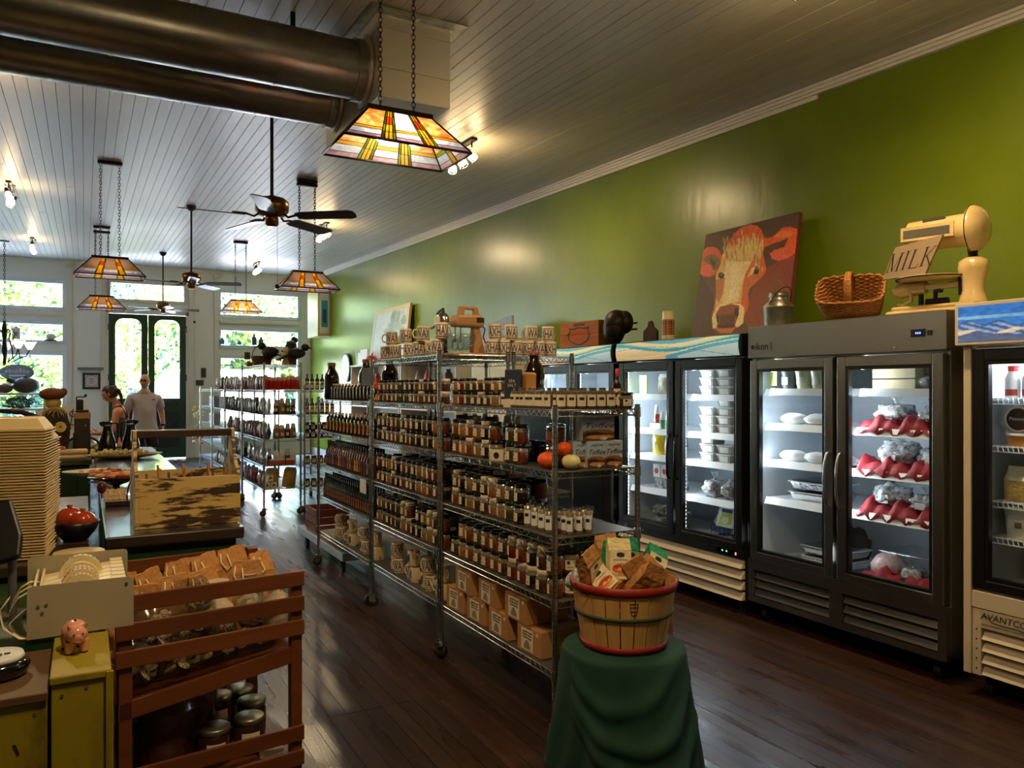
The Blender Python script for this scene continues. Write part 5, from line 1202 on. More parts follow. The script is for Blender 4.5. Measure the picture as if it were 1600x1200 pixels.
for i in range(3): lump('wrapped_cheese', (XS+.06, 4.42-i*.18, .757), (.075, .085, .07), 'plasticbag', 'bagged white cheese, %s from left, fourth shelf, black fridge right door' % ORD[i], 'food bag', i, 'bagged cheese', extra='label')
r = thing('wire_basket', (XS+.10, 4.28, .447)); tag(r, 'black wire basket on the floor of the black fridge', 'basket')
m = MB()
for z in (.02, .06, .10): m.tube([(-.09, -.13, z), (.09, -.13, z), (.09, .13, z), (-.09, .13, z)], .0025, 4, 'dark_metal', closed=True)
for k in range(7): m.cyl((-.09, -.13+k*.043, .02), (-.09, -.13+k*.043, .10), .002, n=4, m='dark_metal')
part('wires', m, r)
P = Paint(40, 50, C(232, 234, 238)); P.poly([(.1, .2), (.9, .3), (.8, .75), (.2, .65)], C(206, 222, 40)); P.rect(0, 0, 1, .16, C(40, 60, 140)); P.rect(.15, .82, .85, .95, C(30, 60, 150)); P.ell(.5, .4, .2, .12, C(240, 240, 240)); P.rect(.2, .66, .8, .74, C(60, 70, 150))
o = part('yogurt_pouch', MB().hexa([(-.03, -.09, .0), (.03, -.09, .0), (.03, .09, .0), (-.03, .09, .0), (.04, -.08, .23), (.07, -.08, .23), (.07, .08, .23), (.04, .08, .23)], 'paper_w'), loc=(XS+.05, 4.30, .50), bev=.008); tag(o, 'white pouch with yellow and blue print leaning in the wire basket', 'pouch')
q = P.obj('printed_front', o, (-.0315, .085, .005), (0, -.17, 0), (.070, 0, .222)); text_on('lettering', 'FRUITS', .032, 'inkblue', q, (.010, 0, .165), (0, -1, 0), (.3, 0, 1))
lump('wrapped_meat', (XS+.04, 4.05, .447), (.09, .10, .065), 'plasticbag', 'lumpy wrapped pack right of the wire basket', 'food bag', 5); lump('wrapped_meat', (XS+.2, 4.47, .447), (.08, .06, .10), 'plasticbag', 'wrapped pale pack left of the wire basket', 'food bag', 9)
# left door of the black fridge
o = box_item('green_carton', (XS-.02, 5.14, 1.531), (XS-.01, 5.24, 1.69), cmat(168, 178, 30), 'yellow-green card at the upper left inside the black fridge', 'card')
put('bag_wht', lambda: part('frozen_bag', bag_mesh(.17, .17, .07, cmat(170, 160, 130, .3, .3, bump=(50, .8)), cmat(210, 206, 196, .2, .5), 3, .8)), (XS+.05, 5.0, 1.531), FACE, 'bag of pale frozen food, left, top shelf, black fridge', 'food bag'); put('bag_wht', None, (XS+.07, 4.84, 1.531), FACE, 'bag of pale frozen food, right, top shelf, black fridge', 'food bag')
for i in range(5):
    col = [(210, 60, 50), (60, 150, 80), (60, 150, 80), (70, 160, 90), (60, 90, 170)][i]
    o = part('drink_pouch', bag_mesh(.06, .15, .035, cmat(*col, .3), cmat(226, 226, 226, .3), i, .55), loc=(XS+.02, 5.06-i*.072, 1.247+(.045 if i == 0 else 0))); o.rotation_euler.z = FACE; tag(o, '%s drink pouch, %s from left, second shelf, black fridge' % (('red', 'green', 'green', 'green', 'blue')[i], ORD[i]), 'pouch', 'drink pouches')
box_item('white_tray', (XS, 4.99, 1.246), (XS+.1, 5.13, 1.290), 'paper_w', 'white tray under the red pouch in the black fridge', 'tray')
put('bag_yel', lambda: part('yellow_bag', bag_mesh(.15, .19, .07, cmat(236, 206, 30, .3, .4, bump=(30, 1)), cmat(230, 200, 40, .3), 4, .8)), (XS+.03, 5.05, 1.031), FACE, 'bright yellow crinkled food bag, black fridge third shelf', 'food bag'); put('bag_greyb', lambda: part('grey_bag', bag_mesh(.10, .14, .05, cmat(170, 160, 150, .3, .3), cmat(190, 184, 176, .2, .5), 3, .8)), (XS+.03, 4.92, 1.031), FACE, 'grey food bag right of the yellow bag', 'food bag')
o = box_item('purple_tub', (XS, 4.76, 1.031), (XS+.08, 4.85, 1.11), 'paper_w', 'white tub with purple lid beside the yellow bag', 'food tub'); part('lid', MB().box((-.042, -.047, .079), (.042, .047, .095), cmat(120, 80, 190)), o)
for i in range(3):
    o = box_item('milk_carton', (XS+.02, 5.02-i*.10, .84), (XS+.10, 5.11-i*.10, .95), 'paper_w', 'white carton with red round logo, %s from left, fourth shelf' % ORD[i], 'carton', 'logo cartons'); part('round_logo', MB().cyl((-.0405, 0, .055), (-.0415, 0, .055), .024, n=18, m=cmat(196, 30, 50)), o)
    o = box_item('butter_pack', (XS+.01, 4.98-i*.10, .757), (XS+.12, 5.12-i*.10-.045, .838), 'plasticbag', 'white wrapped pack, %s from left, under the logo cartons' % ORD[i], 'food pack', 'white packs')
for i in range(4): lump('frozen_bag', (XS+.07, 5.02-.17*(i % 2), .447+.085*(i//2)), (.08, .10, .045), 'plasticbag', 'flat frozen bag, %s, %s of two, bottom of the black fridge left door' % (('lower', 'upper')[i//2], ('left', 'right')[i % 2]), 'food bag', i+3, 'flat frozen bags')
# steel freezer left door (far)
for i in range(4):
    o = part('ice_cream_tub', MB().lathe([(.045, 0), (.056, .10), (.060, .11), (.060, .125), (0, .127)], 18, cmat(196, 200, 160, .4) if i else cmat(70, 76, 80)), loc=(XS+.05, 3.70-i*.125, 1.576)); tag(o, '%s tub, %s from left, top shelf, freezer left door' % ('dark grey' if i == 0 else 'pale green', ORD[i]), 'food tub', 'freezer tubs'); part('label', MB().arc(.0545, PI-.5, PI+.5, .03, .08, 'paper_w', 4), o)
box_item('card_tag', (XS-.03, 3.74, 1.60), (XS-.026, 3.80, 1.72), cmat(168, 178, 30), 'yellow-green tag at upper left inside the steel freezer', 'card')
wn_ = 0
for z, n in ((1.341, 2), (1.091, 3)):
    for i in range(n):
        wn_ += 1; lump('wrapped_roll', (XS+.05, 3.66-i*.20, z), (.06, .11, .038), cmat(226, 230, 230, .5, bump=(20, .6)), 'white paper-wrapped roll, %s from left, %s shelf of freezer left door' % (ORD[i], 'second' if n == 2 else 'third'), 'food roll', wn_, 'paper-wrapped rolls', amp=.06)
def foil_fn():
    o = part('foil_pan', MB().hexa([(-.11, -.15, 0), (.11, -.15, 0), (.11, .15, 0), (-.11, .15, 0), (-.13, -.17, .05), (.13, -.17, .05), (.13, .17, .05), (-.13, .17, .05)], 'foil'), bev=.01)
    part('lid', MB().box((-.135, -.175, .05), (.135, .175, .056), cmat(214, 220, 222, .3, .4)).box((-.12, -.15, .056), (.12, .15, .066), 'clear'), o); return o
for z, lab in ((.836, 'lower foil pan on the fourth shelf of freezer left door'), (.905, 'upper foil pan on the fourth shelf of freezer left door'), (.422, 'lower foil pan at the freezer bottom'), (.491, 'upper foil pan at the freezer bottom')): put('foil', foil_fn, (XS+.14, 3.50 if z > .8 else 3.40, z), rr.uniform(-.04, .04), lab, 'foil pan', 'foil pans')
lump('dark_frozen_pack', (XS+.28, 3.42, .422), (.06, .15, .13), cmat(52, 34, 34, .3, .5, bump=(40, 1)), 'dark frosty pack behind the foil pans', 'food pack', 2, extra='label')
# steel freezer right door (near)
for i, (z, y) in enumerate(((1.576, 2.95), (1.640, 2.95))): box_item('brown_box', (XS+.05, y-.16, z), (XS+.2, y+.12, z+.058), cmat(176, 160, 120, .6), '%s flat brown box with handwriting, freezer right door' % ('lower', 'upper')[i], 'box')
box_item('dark_box', (XS+.12, 2.53, 1.66), (XS+.3, 2.78, 1.72), cmat(86, 74, 56, .6), 'dark flat box at upper right of the freezer', 'box'); lump('clear_container', (XS+.06, 2.68, 1.576), (.06, .09, .045), 'clear', 'clear rounded container on the top freezer shelf', 'container', 3, amp=.05)
def drape(lev, seed, lab):
    q = random.Random(seed); nx, ny = 34, 7; vs = []; y0, y1 = 2.55, 3.10
    for j in range(ny+1):
        for i in range(nx+1):
            y = y0+(y1-y0)*i/nx; f = j/ny; z = lev+.004+(.020*(1+math.sin(i*.5+seed))+.018*(1+math.sin(i*1.13+seed*2+f*3)))*(1-abs(f-.3))*1.15+q.uniform(0, .012); x = XS-.035+.22*f
            if f == 0: z = lev-.022+.014*math.sin(i*.9+seed)+q.uniform(-.006, .006); x = XS-.062
            vs.append((x, y, z))
    k = nx+1; m = MB().add(vs, [(j*k+i, j*k+i+1, (j+1)*k+i+1, (j+1)*k+i) for j in range(ny) for i in range(nx)], 'red_cloth', True)
    loc = Vector((XS, 2.8, lev)); o = bpy.data.objects.new('red_cloth', m.mesh('cloth', loc)); COL.objects.link(o); o.location = loc; tag(o, lab, 'cloth', 'red cloths in the freezer'); sm = o.modifiers.new('s', 'SOLIDIFY'); sm.thickness = .004
drape(1.34, 1, 'crumpled red cloth on the second shelf of the freezer'); drape(1.09, 3, 'crumpled red cloth on the third shelf of the freezer'); drape(.835, 5, 'crumpled red cloth on the fourth shelf of the freezer'); drape(.43, 8, 'red cloth hanging at the freezer bottom, right of the ham')
for i, (y, lev, rx) in enumerate(((2.94, 1.345, .07), (2.70, 1.345, .06), (2.92, 1.095, .085), (2.68, 1.095, .07), (2.97, .84, .08), (2.74, .84, .06), (2.62, .84, .055))):
    lump('wrapped_poultry', (XS+.10, y, lev+.02), (.085, rx*1.3+.02, rx*.95), 'plasticbag', 'plastic-wrapped meat on red cloth, %s, %s freezer shelf' % (('left', 'right', 'left', 'right', 'left', 'middle', 'right')[i], ('second', 'second', 'third', 'third', 'fourth', 'fourth', 'fourth')[i]), 'wrapped meat', i, 'meat on red cloths', extra='label')
lump('frozen_ham', (XS+.10, 3.00, .422), (.085, .10, .085), cmat(176, 128, 128, .3, .5, bump=(30, .6), var=(C(226, 206, 204), 16)), 'pink frosty frozen ham at the bottom left of the freezer right door', 'ham', 2, amp=.05)
for i in range(2): lump('wrapped_poultry', (XS+.06, 2.80-i*.16, .45), (.06, .065, .05), 'plasticbag', '%s small white bagged pack right of the ham' % ('left', 'right')[i], 'wrapped meat', i+6)
box_item('foil_sheet', (XS+.12, 2.6, .58), (XS+.45, 3.08, .59), 'foil', 'grey sheet tray leaning behind the ham', 'tray')
# tan fridge goods
for i in range(4):
    o = part('drink_bottle', MB().lathe([(.036, 0), (.038, .01), (.038, .10), (.024, .135), (.022, .14)], 18, cmat(206, 200, 198, .25, .4)).lathe([(.0385, .03), (.0385, .095)], 18, cmat(196, 196, 200)), loc=(XS+.03, 2.24-i*.085, 1.531)); tag(o, 'white and red drink bottle, %s from left, top shelf, tan fridge' % ORD[i], 'bottle', 'drink bottles'); part('cap', MB().lathe([(.025, .138), (.026, .165), (0, .166)], 16, cmat(206, 26, 34)), o); part('printed_band', MB().arc(.0388, PI-1, PI+1, .012, .045, cmat(150, 50, 40), 6), o)
o = part('tub', MB().lathe([(.055, 0), (.065, .045), (.068, .05), (.068, .06), (0, .06)], 24, cmat(206, 130, 40, .3, .4)), loc=(XS+.03, 2.20, 1.286)); tag(o, 'orange dip tub under the upright round tub', 'food tub'); part('lid', MB().lathe([(.07, .055), (.07, .065), (0, .066)], 24, 'white_plastic'), o)
o = part('round_tub', MB().cyl((-.03, 0, .07), (.03, 0, .07), .066, .07, 30, 'cream').cyl((-.033, 0, .07), (-.03, 0, .07), .056, n=30, m=cmat(46, 30, 28)), loc=(XS+.03, 2.20, 1.353)); tag(o, 'round tub with dark label standing on its edge, tan fridge', 'food tub'); text_on('lettering', 'Pimento', .026, 'paper_w', o, (-.0335, 0, .072), (0, -1, 0), (0, 0, 1), shear=.2)
for i in range(3):
    o = part('pasta_bag', bag_mesh(.14, .18, .07, cmat(226, 190, 110, .4, bump=(70, 1)), cmat(220, 214, 190, .2, .5), i+2, .6), loc=(XS+.04, 2.22-i*.13, 1.001)); o.rotation_euler.z = FACE; tag(o, 'clear bag of yellow shredded food, %s from left, tan fridge' % ORD[i], 'food bag', 'yellow food bags')
o = part('bucket', MB().lathe([(.085, 0), (.10, .14), (.108, .15), (.108, .165), (0, .166)], 28, cmat(226, 230, 220, .35)), loc=(XS+.08, 2.20, .816)); tag(o, 'white plastic bucket with lid on the tan fridge lower shelf', 'bucket'); part('label', MB().arc(.0955, PI-.6, PI+.5, .05, .10, 'paper_w', 5).arc(.0965, PI-.1, PI+.25, .055, .085, cmat(120, 120, 116), 3), o)
o = box_item('milk_carton', (XS, 2.05, .55), (XS+.10, 2.15, .69), 'paper_w', 'white carton with orange oval logo, tan fridge floor', 'carton'); part('logo', MB().cyl((-.0505, 0, .09), (-.0515, 0, .09), .034, n=20, m='orange'), o); text_on('lettering', 'HALF &', .018, 'ink', o, (-.0520, 0, .035), (0, -1, 0), (0, 0, 1))
# black merchandiser cabinet behind the rack end
r = thing('cooler_back', (2.985, 4.7, 0)); r.name = 'partition'; tag(r, 'tall black partition board with outlet plate behind the nearest rack', 'partition')
part('body', MB().box((2.95, 4.12, .05), (3.02, 5.28, 1.42), 'black'), r, world=True, bev=.01); part('ledge', MB().box((2.93, 4.12, .70), (2.95, 5.28, .725), cmat(120, 118, 112)), r, world=True); part('outlet_plate', MB().box((2.944, 4.22, .755), (2.95, 4.31, .80), cmat(90, 88, 86)), r, world=True); part('base', MB().box((2.96, 4.15, 0), (3.01, 5.25, .05), 'black'), r, world=True)

# ================================================================== ON TOP OF THE FRIDGES, RIGHT WALL
# cow canvas
src = [(145, 265), (985, 65), (875, 1108), (30, 1170)]; dst = [(0, 1), (1, 1), (1, 0), (0, 0)]
A_ = []
for (x, y), (u, v) in zip(src, dst): A_ += [[x, y, 1, 0, 0, 0, -u*x, -u*y], [0, 0, 0, x, y, 1, -v*x, -v*y]]
hh = np.linalg.solve(np.array(A_, float), np.array([c for d in dst for c in d], float)); Hm = np.append(hh, 1).reshape(3, 3)
def hw(p): q = Hm @ np.array([p[0], p[1], 1.0]); return (q[0]/q[2], q[1]/q[2])
P = Paint(210, 200, C(92, 66, 56)); K = 1.0
def pp(pts, r_, g_, b_, a=1): P.poly([hw(p) for p in pts], C(r_, g_, b_), a)
def pe(cx, cy, rx, ry, r_, g_, b_, a=1): pp([(cx+rx*math.cos(t_*PI/10), cy+ry*math.sin(t_*PI/10)) for t_ in range(20)], r_, g_, b_, a)
pp([(100, 1170), (30, 1170), (100, 600), (230, 800), (240, 1170)], 74, 50, 38)
pp([(690, 560), (800, 500), (950, 440), (905, 700), (870, 1100), (560, 1110), (500, 1000), (560, 760), (620, 660)], 140, 66, 44); pp([(820, 930), (895, 880), (880, 1100), (810, 1100)], 170, 40, 20)
pp([(640, 800), (800, 560), (840, 700), (780, 900), (600, 1000)], 130, 78, 52, .6)
pp([(105, 610), (110, 500), (120, 410), (160, 375), (220, 372), (265, 400), (290, 450), (285, 540), (250, 600), (200, 632), (140, 632)], 222, 96, 60)
pp([(120, 480), (170, 445), (230, 440), (275, 480), (285, 530), (240, 580), (200, 560), (150, 500)], 124, 98, 66); pp([(105, 560), (150, 520), (200, 530), (215, 590), (190, 630), (110, 610)], 228, 104, 78); pp([(180, 470), (240, 500), (230, 560), (200, 520)], 80, 60, 44)
pp([(665, 300), (740, 290), (830, 210), (900, 200), (980, 225), (975, 330), (950, 430), (880, 480), (830, 490), (740, 420), (660, 400)], 232, 96, 40)
pp([(750, 290), (830, 230), (940, 250), (900, 290), (800, 300)], 238, 130, 62)
pp([(670, 380), (740, 350), (830, 320), (890, 290), (870, 330), (850, 380), (760, 400), (720, 440), (730, 520), (690, 560), (640, 500), (630, 450)], 92, 60, 42); pp([(720, 430), (860, 390), (860, 470), (800, 500), (740, 480)], 232, 100, 74)
pp([(295, 440), (330, 360), (400, 260), (470, 200), (540, 178), (600, 185), (640, 220), (670, 290), (680, 360), (660, 430), (690, 560), (680, 610), (600, 650), (560, 720), (530, 760), (540, 880), (480, 1030), (430, 1060), (380, 1110), (280, 1110), (240, 1075), (215, 960), (240, 850), (245, 750), (240, 640), (265, 580)], 222, 100, 42)
pp([(300, 440), (350, 350), (430, 300), (500, 290), (560, 250), (620, 280), (660, 400), (640, 470), (560, 500), (500, 620), (480, 750), (470, 850), (380, 860), (290, 880), (240, 960), (255, 700), (240, 620), (280, 540)], 226, 190, 112)
q = random.Random(2)
for k in range(120):
    a = q.uniform(300, 660); b = q.uniform(230, 520)+abs(a-480)*.35; c = q.choice([(196, 150, 74), (238, 214, 150), (214, 130, 60) if b < 360 else (222, 180, 100), (170, 120, 60)]); w_ = q.uniform(4, 9); pp([(a-w_, b), (a, b-30), (a+w_, b), (a+2, b+q.uniform(30, 80))], *c, .8)
for k in range(50): a = q.uniform(360, 640); b = q.uniform(190, 300)+abs(a-540)*.5; pp([(a-6, b), (a, b-30), (a+6, b), (a, b+46)], *q.choice([(226, 92, 36), (196, 70, 26), (240, 120, 60)]), .8)
pp([(330, 500), (560, 500), (500, 620), (460, 750), (440, 850), (300, 870), (325, 700), (320, 600)], 240, 214, 158); pp([(380, 520), (470, 540), (430, 800), (360, 840)], 250, 232, 190, .6)
pp([(245, 660), (322, 640), (312, 760), (272, 860), (245, 800)], 200, 128, 66); pp([(560, 600), (690, 580), (640, 650), (540, 740), (520, 860), (490, 800), (500, 680)], 214, 110, 48)
pe(290, 622, 27, 28, 50, 38, 34); pe(600, 580, 24, 36, 50, 38, 34); pe(294, 612, 7, 8, 150, 140, 130); pe(606, 566, 7, 9, 150, 140, 130); pp([(520, 640), (560, 560), (600, 540), (570, 610)], 240, 206, 150)
pp([(225, 1080), (215, 980), (250, 900), (290, 868), (460, 862), (500, 900), (492, 1030), (440, 1070), (420, 1050), (450, 960), (440, 880), (290, 890), (255, 950), (270, 1060)], 244, 216, 156)
pp([(268, 1062), (248, 960), (282, 892), (380, 866), (455, 880), (452, 960), (418, 1050), (330, 1070)], 150, 78, 42); pp([(290, 960), (420, 950), (410, 1050), (280, 1055)], 96, 50, 32); pe(432, 938, 20, 42, 52, 32, 26); pe(268, 990, 12, 34, 60, 36, 28)
pp([(255, 1045), (420, 1045), (415, 1078), (270, 1075)], 60, 38, 28); pp([(250, 1076), (430, 1066), (385, 1116), (290, 1112)], 200, 108, 60); P.noise(.07)
c = thing('canvas_painting', (4.6, 4.5, 2.0)); tag(c, 'large canvas painting of a red and white cow leaning on the wall', 'painting')
TL, TR_, BL_, BR_ = Vector((4.74, 5.09, 2.92)), Vector((4.74, 4.06, 2.92)), Vector((4.42, 4.93, 1.985)), Vector((4.42, 3.92, 1.985))
U = BR_-BL_; V = TL-BL_; n_ = U.cross(V).normalized()
m = MB(); th = -n_*.035; vs = [BL_, BR_, BR_+V, TL]; m.hexa([vs[0]+th, vs[1]+th, vs[1], vs[0], vs[3]+th, vs[2]+th, vs[2], vs[3]], cmat(120, 50, 34, .6)); part('stretcher', m, c, world=True)
P.obj('painted_face', c, BL_+n_*.001, U, V, 'paint_canvas', world=True)
# milk can
o = thing('milk_can', (4.14, 3.74, 2.0)); tag(o, 'galvanised milk can with wire handle beside the cow canvas', 'milk can')
part('can_body', MB().lathe([(.098, 0), (.10, .006), (.10, .125), (.103, .13), (.10, .135), (.10, .142), (.064, .178), (.06, .185), (.06, .205)], 32, 'galv'), o); part('lid', MB().lathe([(.064, .20), (.066, .206), (.062, .232), (.03, .238), (0, .238)], 28, 'galv'), o)
part('handle', MB().tube([(.09*math.cos(a), -.09*math.sin(a)*.8, .15+.115*math.sin(a)) for a in [PI*k/16 for k in range(17)]], .003, 6, 'dark_metal'), o)
# rectangular wicker basket
r = thing('wicker_basket', (4.22, 3.22, 2.075), -1.05); r.rotation_euler = (.85, 0, -1.05); tag(r, 'orange wicker basket with hoop handle on the steel freezer', 'basket')
def rect_ring(hx, hy, rad, n=44):
    pts = []
    for k in range(n):
        a = 2*PI*k/n; c_, s_ = math.cos(a), math.sin(a); e = 5
        f = (abs(c_)**e+abs(s_)**e)**(-1/e); pts.append((hx*c_*f, hy*s_*f))
    return pts
m = MB(); rows = 13
for j in range(rows):
    q_ = (j+.5)/rows; pts = rect_ring(.155+.035*q_, .085+.035*q_, 0)
    m.tube([(x+.005*(-1)**(k+j)*(1 if abs(y) < .08 else 0), y+.005*(-1)**(k+j), .165*q_) for k, (x, y) in enumerate(pts)], .0078, 5, 'wicker', closed=True)
part('woven_side', m, r); part('base', MB().box((-.15, -.08, 0), (.15, .08, .008), 'wicker_d'), r)
m = MB()
for j in range(26): pts = rect_ring(.19, .12, 0, 26); x, y = pts[j]; x2, y2 = pts[(j+1) % 26]; m.tube([(x, y, .165), ((x+x2)/2*1.03, (y+y2)/2*1.03, .178), (x2, y2, .168)], .008, 6, 'wicker')
part('rim', m, r)
m = MB()
for s in (-1, 0, 1): m.tube([(s*.012, .115*math.cos(a), .07+.21*math.sin(a)**.8 if math.sin(a) > 0 else .07) for a in [PI*k/18 for k in range(19)]], .007, 6, 'wicker')
for k in range(12):
    a = PI*.62+PI*.28*k/11; m.tube([(.022*math.cos(b), .115*math.cos(a)+.011*math.sin(b)*.5, .07+.21*abs(math.sin(a))**.8+.011*math.sin(b)) for b in [2*PI*i/8 for i in range(8)]], .004, 5, 'wicker', closed=True)
part('handle', m, r)
# vintage scale
r = thing('scale', (4.25, 2.70, 2.0), math.radians(-82)); tag(r, 'cream enamel antique drum scale on the steel freezer', 'scale')
m = MB(); m.prism([(-.24, -.10), (.24, -.11), (.27, 0), (.24, .11), (-.24, .10), (-.27, 0)], 'xy', 0, .03, 'enamel'); m.prism([(-.22, -.08), (.24, -.09), (.24, .09), (-.22, .08)], 'xy', .03, .055, 'enamel'); part('base', m, r, bev=.014)
part('column', MB().lathe([(.075, .05), (.068, .08), (.055, .12), (.06, .18), (.078, .24), (.074, .28), (.045, .30)], 26, 'enamel', c=(.20, 0, 0), sy=.8), r); part('neck', MB().cyl((.20, 0, .295), (.195, 0, .38), .022, .03, 14, 'iron'), r)
part('beam', MB().box((-.16, -.025, .145), (.17, .025, .175), 'enamel').cyl((-.20, 0, .155), (-.05, 0, .16), .045, .035, 18, 'enamel').sph((-.20, 0, .155), (.05, .045, .04), 'enamel', 16, 10), r)
part('yoke', MB().tube([(-.13, -.03, .15), (-.12, -.03, .09), (-.17, -.03, .065), (-.2, -.03, .08)], .011, 8, 'enamel').tube([(-.10, 0, .2), (-.02, 0, .165), (.02, 0, .14), (.06, 0, .165), (.15, 0, .195)], .010, 8, 'enamel').cyl((.02, -.02, .14), (.02, .02, .14), .015, m='iron').cyl((.0, 0, .055), (.0, 0, .14), .012, m='iron').cyl((-.08, 0, .055), (-.08, 0, .15), .014, m='iron').cyl((-.05, 0, .075), (.07, 0, .075), .02, .02, 12, 'iron').box((.135, -.03, .10), (.15, .03, .20), 'iron'), r)
part('pan', MB().lathe([(0, .195), (.16, .196), (.185, .21), (.187, .214), (.16, .204), (0, .203)], 36, 'enamel', c=(-.02, 0, 0)).tube([(-.02+.186*math.cos(2*PI*k/36), .186*math.sin(2*PI*k/36), .207) for k in range(36)], .004, 5, 'iron', closed=True), r)
d0 = Vector((-.13, -.01, .462)); d1 = Vector((.205, 0, .458)); ax = (d1-d0).normalized()
part('drum', MB().cyl(d0, d1-ax*.02, .085, .092, 28, 'enamel'), r, bev=.003); a_ = ax.orthogonal().normalized()
hd = MB(); q_ = ax.to_track_quat('Z', 'Y').to_matrix().to_4x4(); q_.translation = d1-ax*.02; hd.T = q_; hd.lathe([(.11, 0), (.128, .008), (.130, .018), (.126, .032), (.112, .056), (.085, .078), (.045, .092), (0, .097)], 40, 'enamel'); ho = part('drum_face', hd, r)
m = MB(); m.T = q_; m.tube([(.130*math.cos(2*PI*k/40), .130*math.sin(2*PI*k/40), .016) for k in range(40)], .003, 5, 'iron', closed=True)
for k in range(3): m.sph((.118*math.cos(2*PI*k/3+.5), .118*math.sin(2*PI*k/3+.5), .03), .006, 'iron', 8, 6)
part('face_rim', m, ho)
fd = Vector((0, -1, 0))-ax*ax.dot(Vector((0, -1, 0))); fd.normalize(); ud = ax.cross(fd); ud = ud if ud.z > 0 else -ud
m = MB(); mid = (d0+d1)/2-ax*.03; Tm = Matrix((ax, ud, fd)).transposed().to_4x4(); Tm.translation = mid+fd*.076
m.box((-.155, -.04, 0), (.13, .04, .022), 'enamel', T=Tm); m.box((-.14, -.022, .022), (.11, .022, .025), cmat(96, 92, 78, .2), T=Tm); Tm2 = Matrix((ax, ud, fd)).transposed().to_4x4(); Tm2.translation = mid+fd*.05+ud*.066; m.box((-.05, -.02, 0), (.07, .016, .012), cmat(70, 66, 50, .3), T=Tm2); part('reading_window', m, ho)
bp = thing('board_sign', (4.10, 2.79, 2.215), math.radians(-88)); tag(bp, 'brown board sign reading MILK on the scale pan', 'sign')
T_ = Matrix.Rotation(math.radians(-10), 4, 'X')
m = MB(); m.T = T_; m.prism([(-.13, 0), (.125, 0), (.205, .215), (-.07, .185)], 'xz', -.008, .008, 'sign_wood'); part('board', m, bp)
m = MB(); m.T = T_
def stroke(a, b, w_): d = Vector((b[0]-a[0], 0, b[1]-a[1])); n2 = Vector((d.z, 0, -d.x)).normalized()*w_/2; A1_, B1_ = Vector((a[0], -.0096, a[1])), Vector((b[0], -.0096, b[1])); m.add([A1_-n2, A1_+n2, B1_+n2, B1_-n2], [(0, 1, 2, 3)], 'ink')
def letter(x, st):
    for (x0, z0, x1, z1, w_) in st: stroke((x+x0+.28*z0, .045+z0*1.0+x*.05), (x+x1+.28*z1, .045+z1+x*.05), w_)
Hh = .105; sf = lambda c, z: (c-.012, z, c+.012, z, .003)
letter(-.105, [(0, 0, 0, Hh, .004), (0, Hh, .028, .0, .009), (.028, 0, .056, Hh, .003), (.056, Hh, .056, 0, .009), sf(0, 0), sf(0, Hh), sf(.056, 0), sf(.056, Hh)])
letter(-.012, [(0, 0, 0, Hh, .009), sf(0, 0), sf(0, Hh)])
letter(.028, [(0, 0, 0, Hh, .009), (0, 0, .042, 0, .004), (.042, 0, .046, .022, .003), sf(0, Hh), sf(0, 0)])
letter(.098, [(0, 0, 0, Hh, .009), (0, .045, .046, Hh, .003), (.012, .058, .050, 0, .009), sf(0, 0), sf(0, Hh), sf(.05, 0), sf(.046, Hh)])
part('lettering', m, bp)
# soda crate, iron bell, silhouette, thermos
r = thing('wooden_crate', (4.24, 6.17, 1.97), FACE+.15); tag(r, 'orange-brown wooden soda crate with a crest, on the far fridge', 'crate')
for k in range(2): part('board', MB().box((-.27, -.12, .002+k*.125), (.27, -.105, .123+k*.125), 'wood_crate'), r, bev=.002)
part('box_sides', MB().box((-.27, -.105, .0), (-.255, .12, .248), 'wood_crate').box((.255, -.105, .0), (.27, .12, .248), 'wood_crate').box((-.255, .105, .0), (.255, .12, .248), 'wood_crate').box((-.255, -.105, .0), (.255, .105, .012), 'wood_crate'), r)
sh = [(-.14, .19), (-.12, .16), (-.15, .13), (-.13, .07), (-.06, .04), (0, .025), (.06, .04), (.13, .07), (.15, .13), (.12, .16), (.14, .19), (.07, .18), (0, .195), (-.07, .18)]
part('crest', MB().tube([(x, -.121, z) for x, z in sh], .004, 5, cmat(46, 72, 50), closed=True), r)
m = MB(); [m.tube([(k*.022, -.121, .205), (k*.026, -.121, .235)], .004, 4, cmat(46, 72, 50)) for k in range(-3, 4)]; part('crown_mark', m, r)
text_on('lettering', 'CANADA\nDRY', .062, cmat(196, 56, 30), r, (0, -.1205, .105), (1, 0, 0), (0, 0, 1), bold=.02)
r = thing('iron_bell', (4.22, 5.72, 1.97), -1.9); tag(r, 'dark cast iron round bell beside the wooden soda crate', 'bell')
part('bowl', MB().sph((0, 0, .155), (.125, .10, .15), 'iron', 28, 16), r); part('hood', MB().sph((.05, .085, .21), (.085, .075, .105), 'iron', 22, 14).sph((.02, .02, .20), (.11, .12, .125), 'iron', 22, 14), r); part('base', MB().lathe([(.07, 0), (.05, .02), (.03, .03)], 20, 'iron'), r)
part('bolt', MB().cyl((.0, .14, .2), (.03, .21, .21), .009, n=8, m='iron').cyl((.0, .14, .15), (.03, .21, .15), .009, n=8, m='iron').sph((-.09, -.06, .19), .014, 'iron', 8, 6), r)
o = part('wood_silhouette', MB().prism([(-.075, 0), (.075, 0), (.075, .10), (.03, .135), (.022, .17), (.012, .185), (-.012, .185), (-.022, .17), (-.03, .135), (-.075, .10)], 'xz', -.012, .012, cmat(66, 44, 24, .6)), loc=(4.22, 5.20, 1.97), bev=.003); o.rotation_euler.z = FACE+.2; tag(o, 'dark bottle-shaped wooden board between the bell and the thermos', 'wooden board')
o = part('thermos', MB().lathe([(.05, 0), (.052, .045)], 24, 'ivory'), loc=(4.18, 4.93, 1.97)); tag(o, 'red plaid vintage thermos with cream cap on the black fridge', 'thermos')
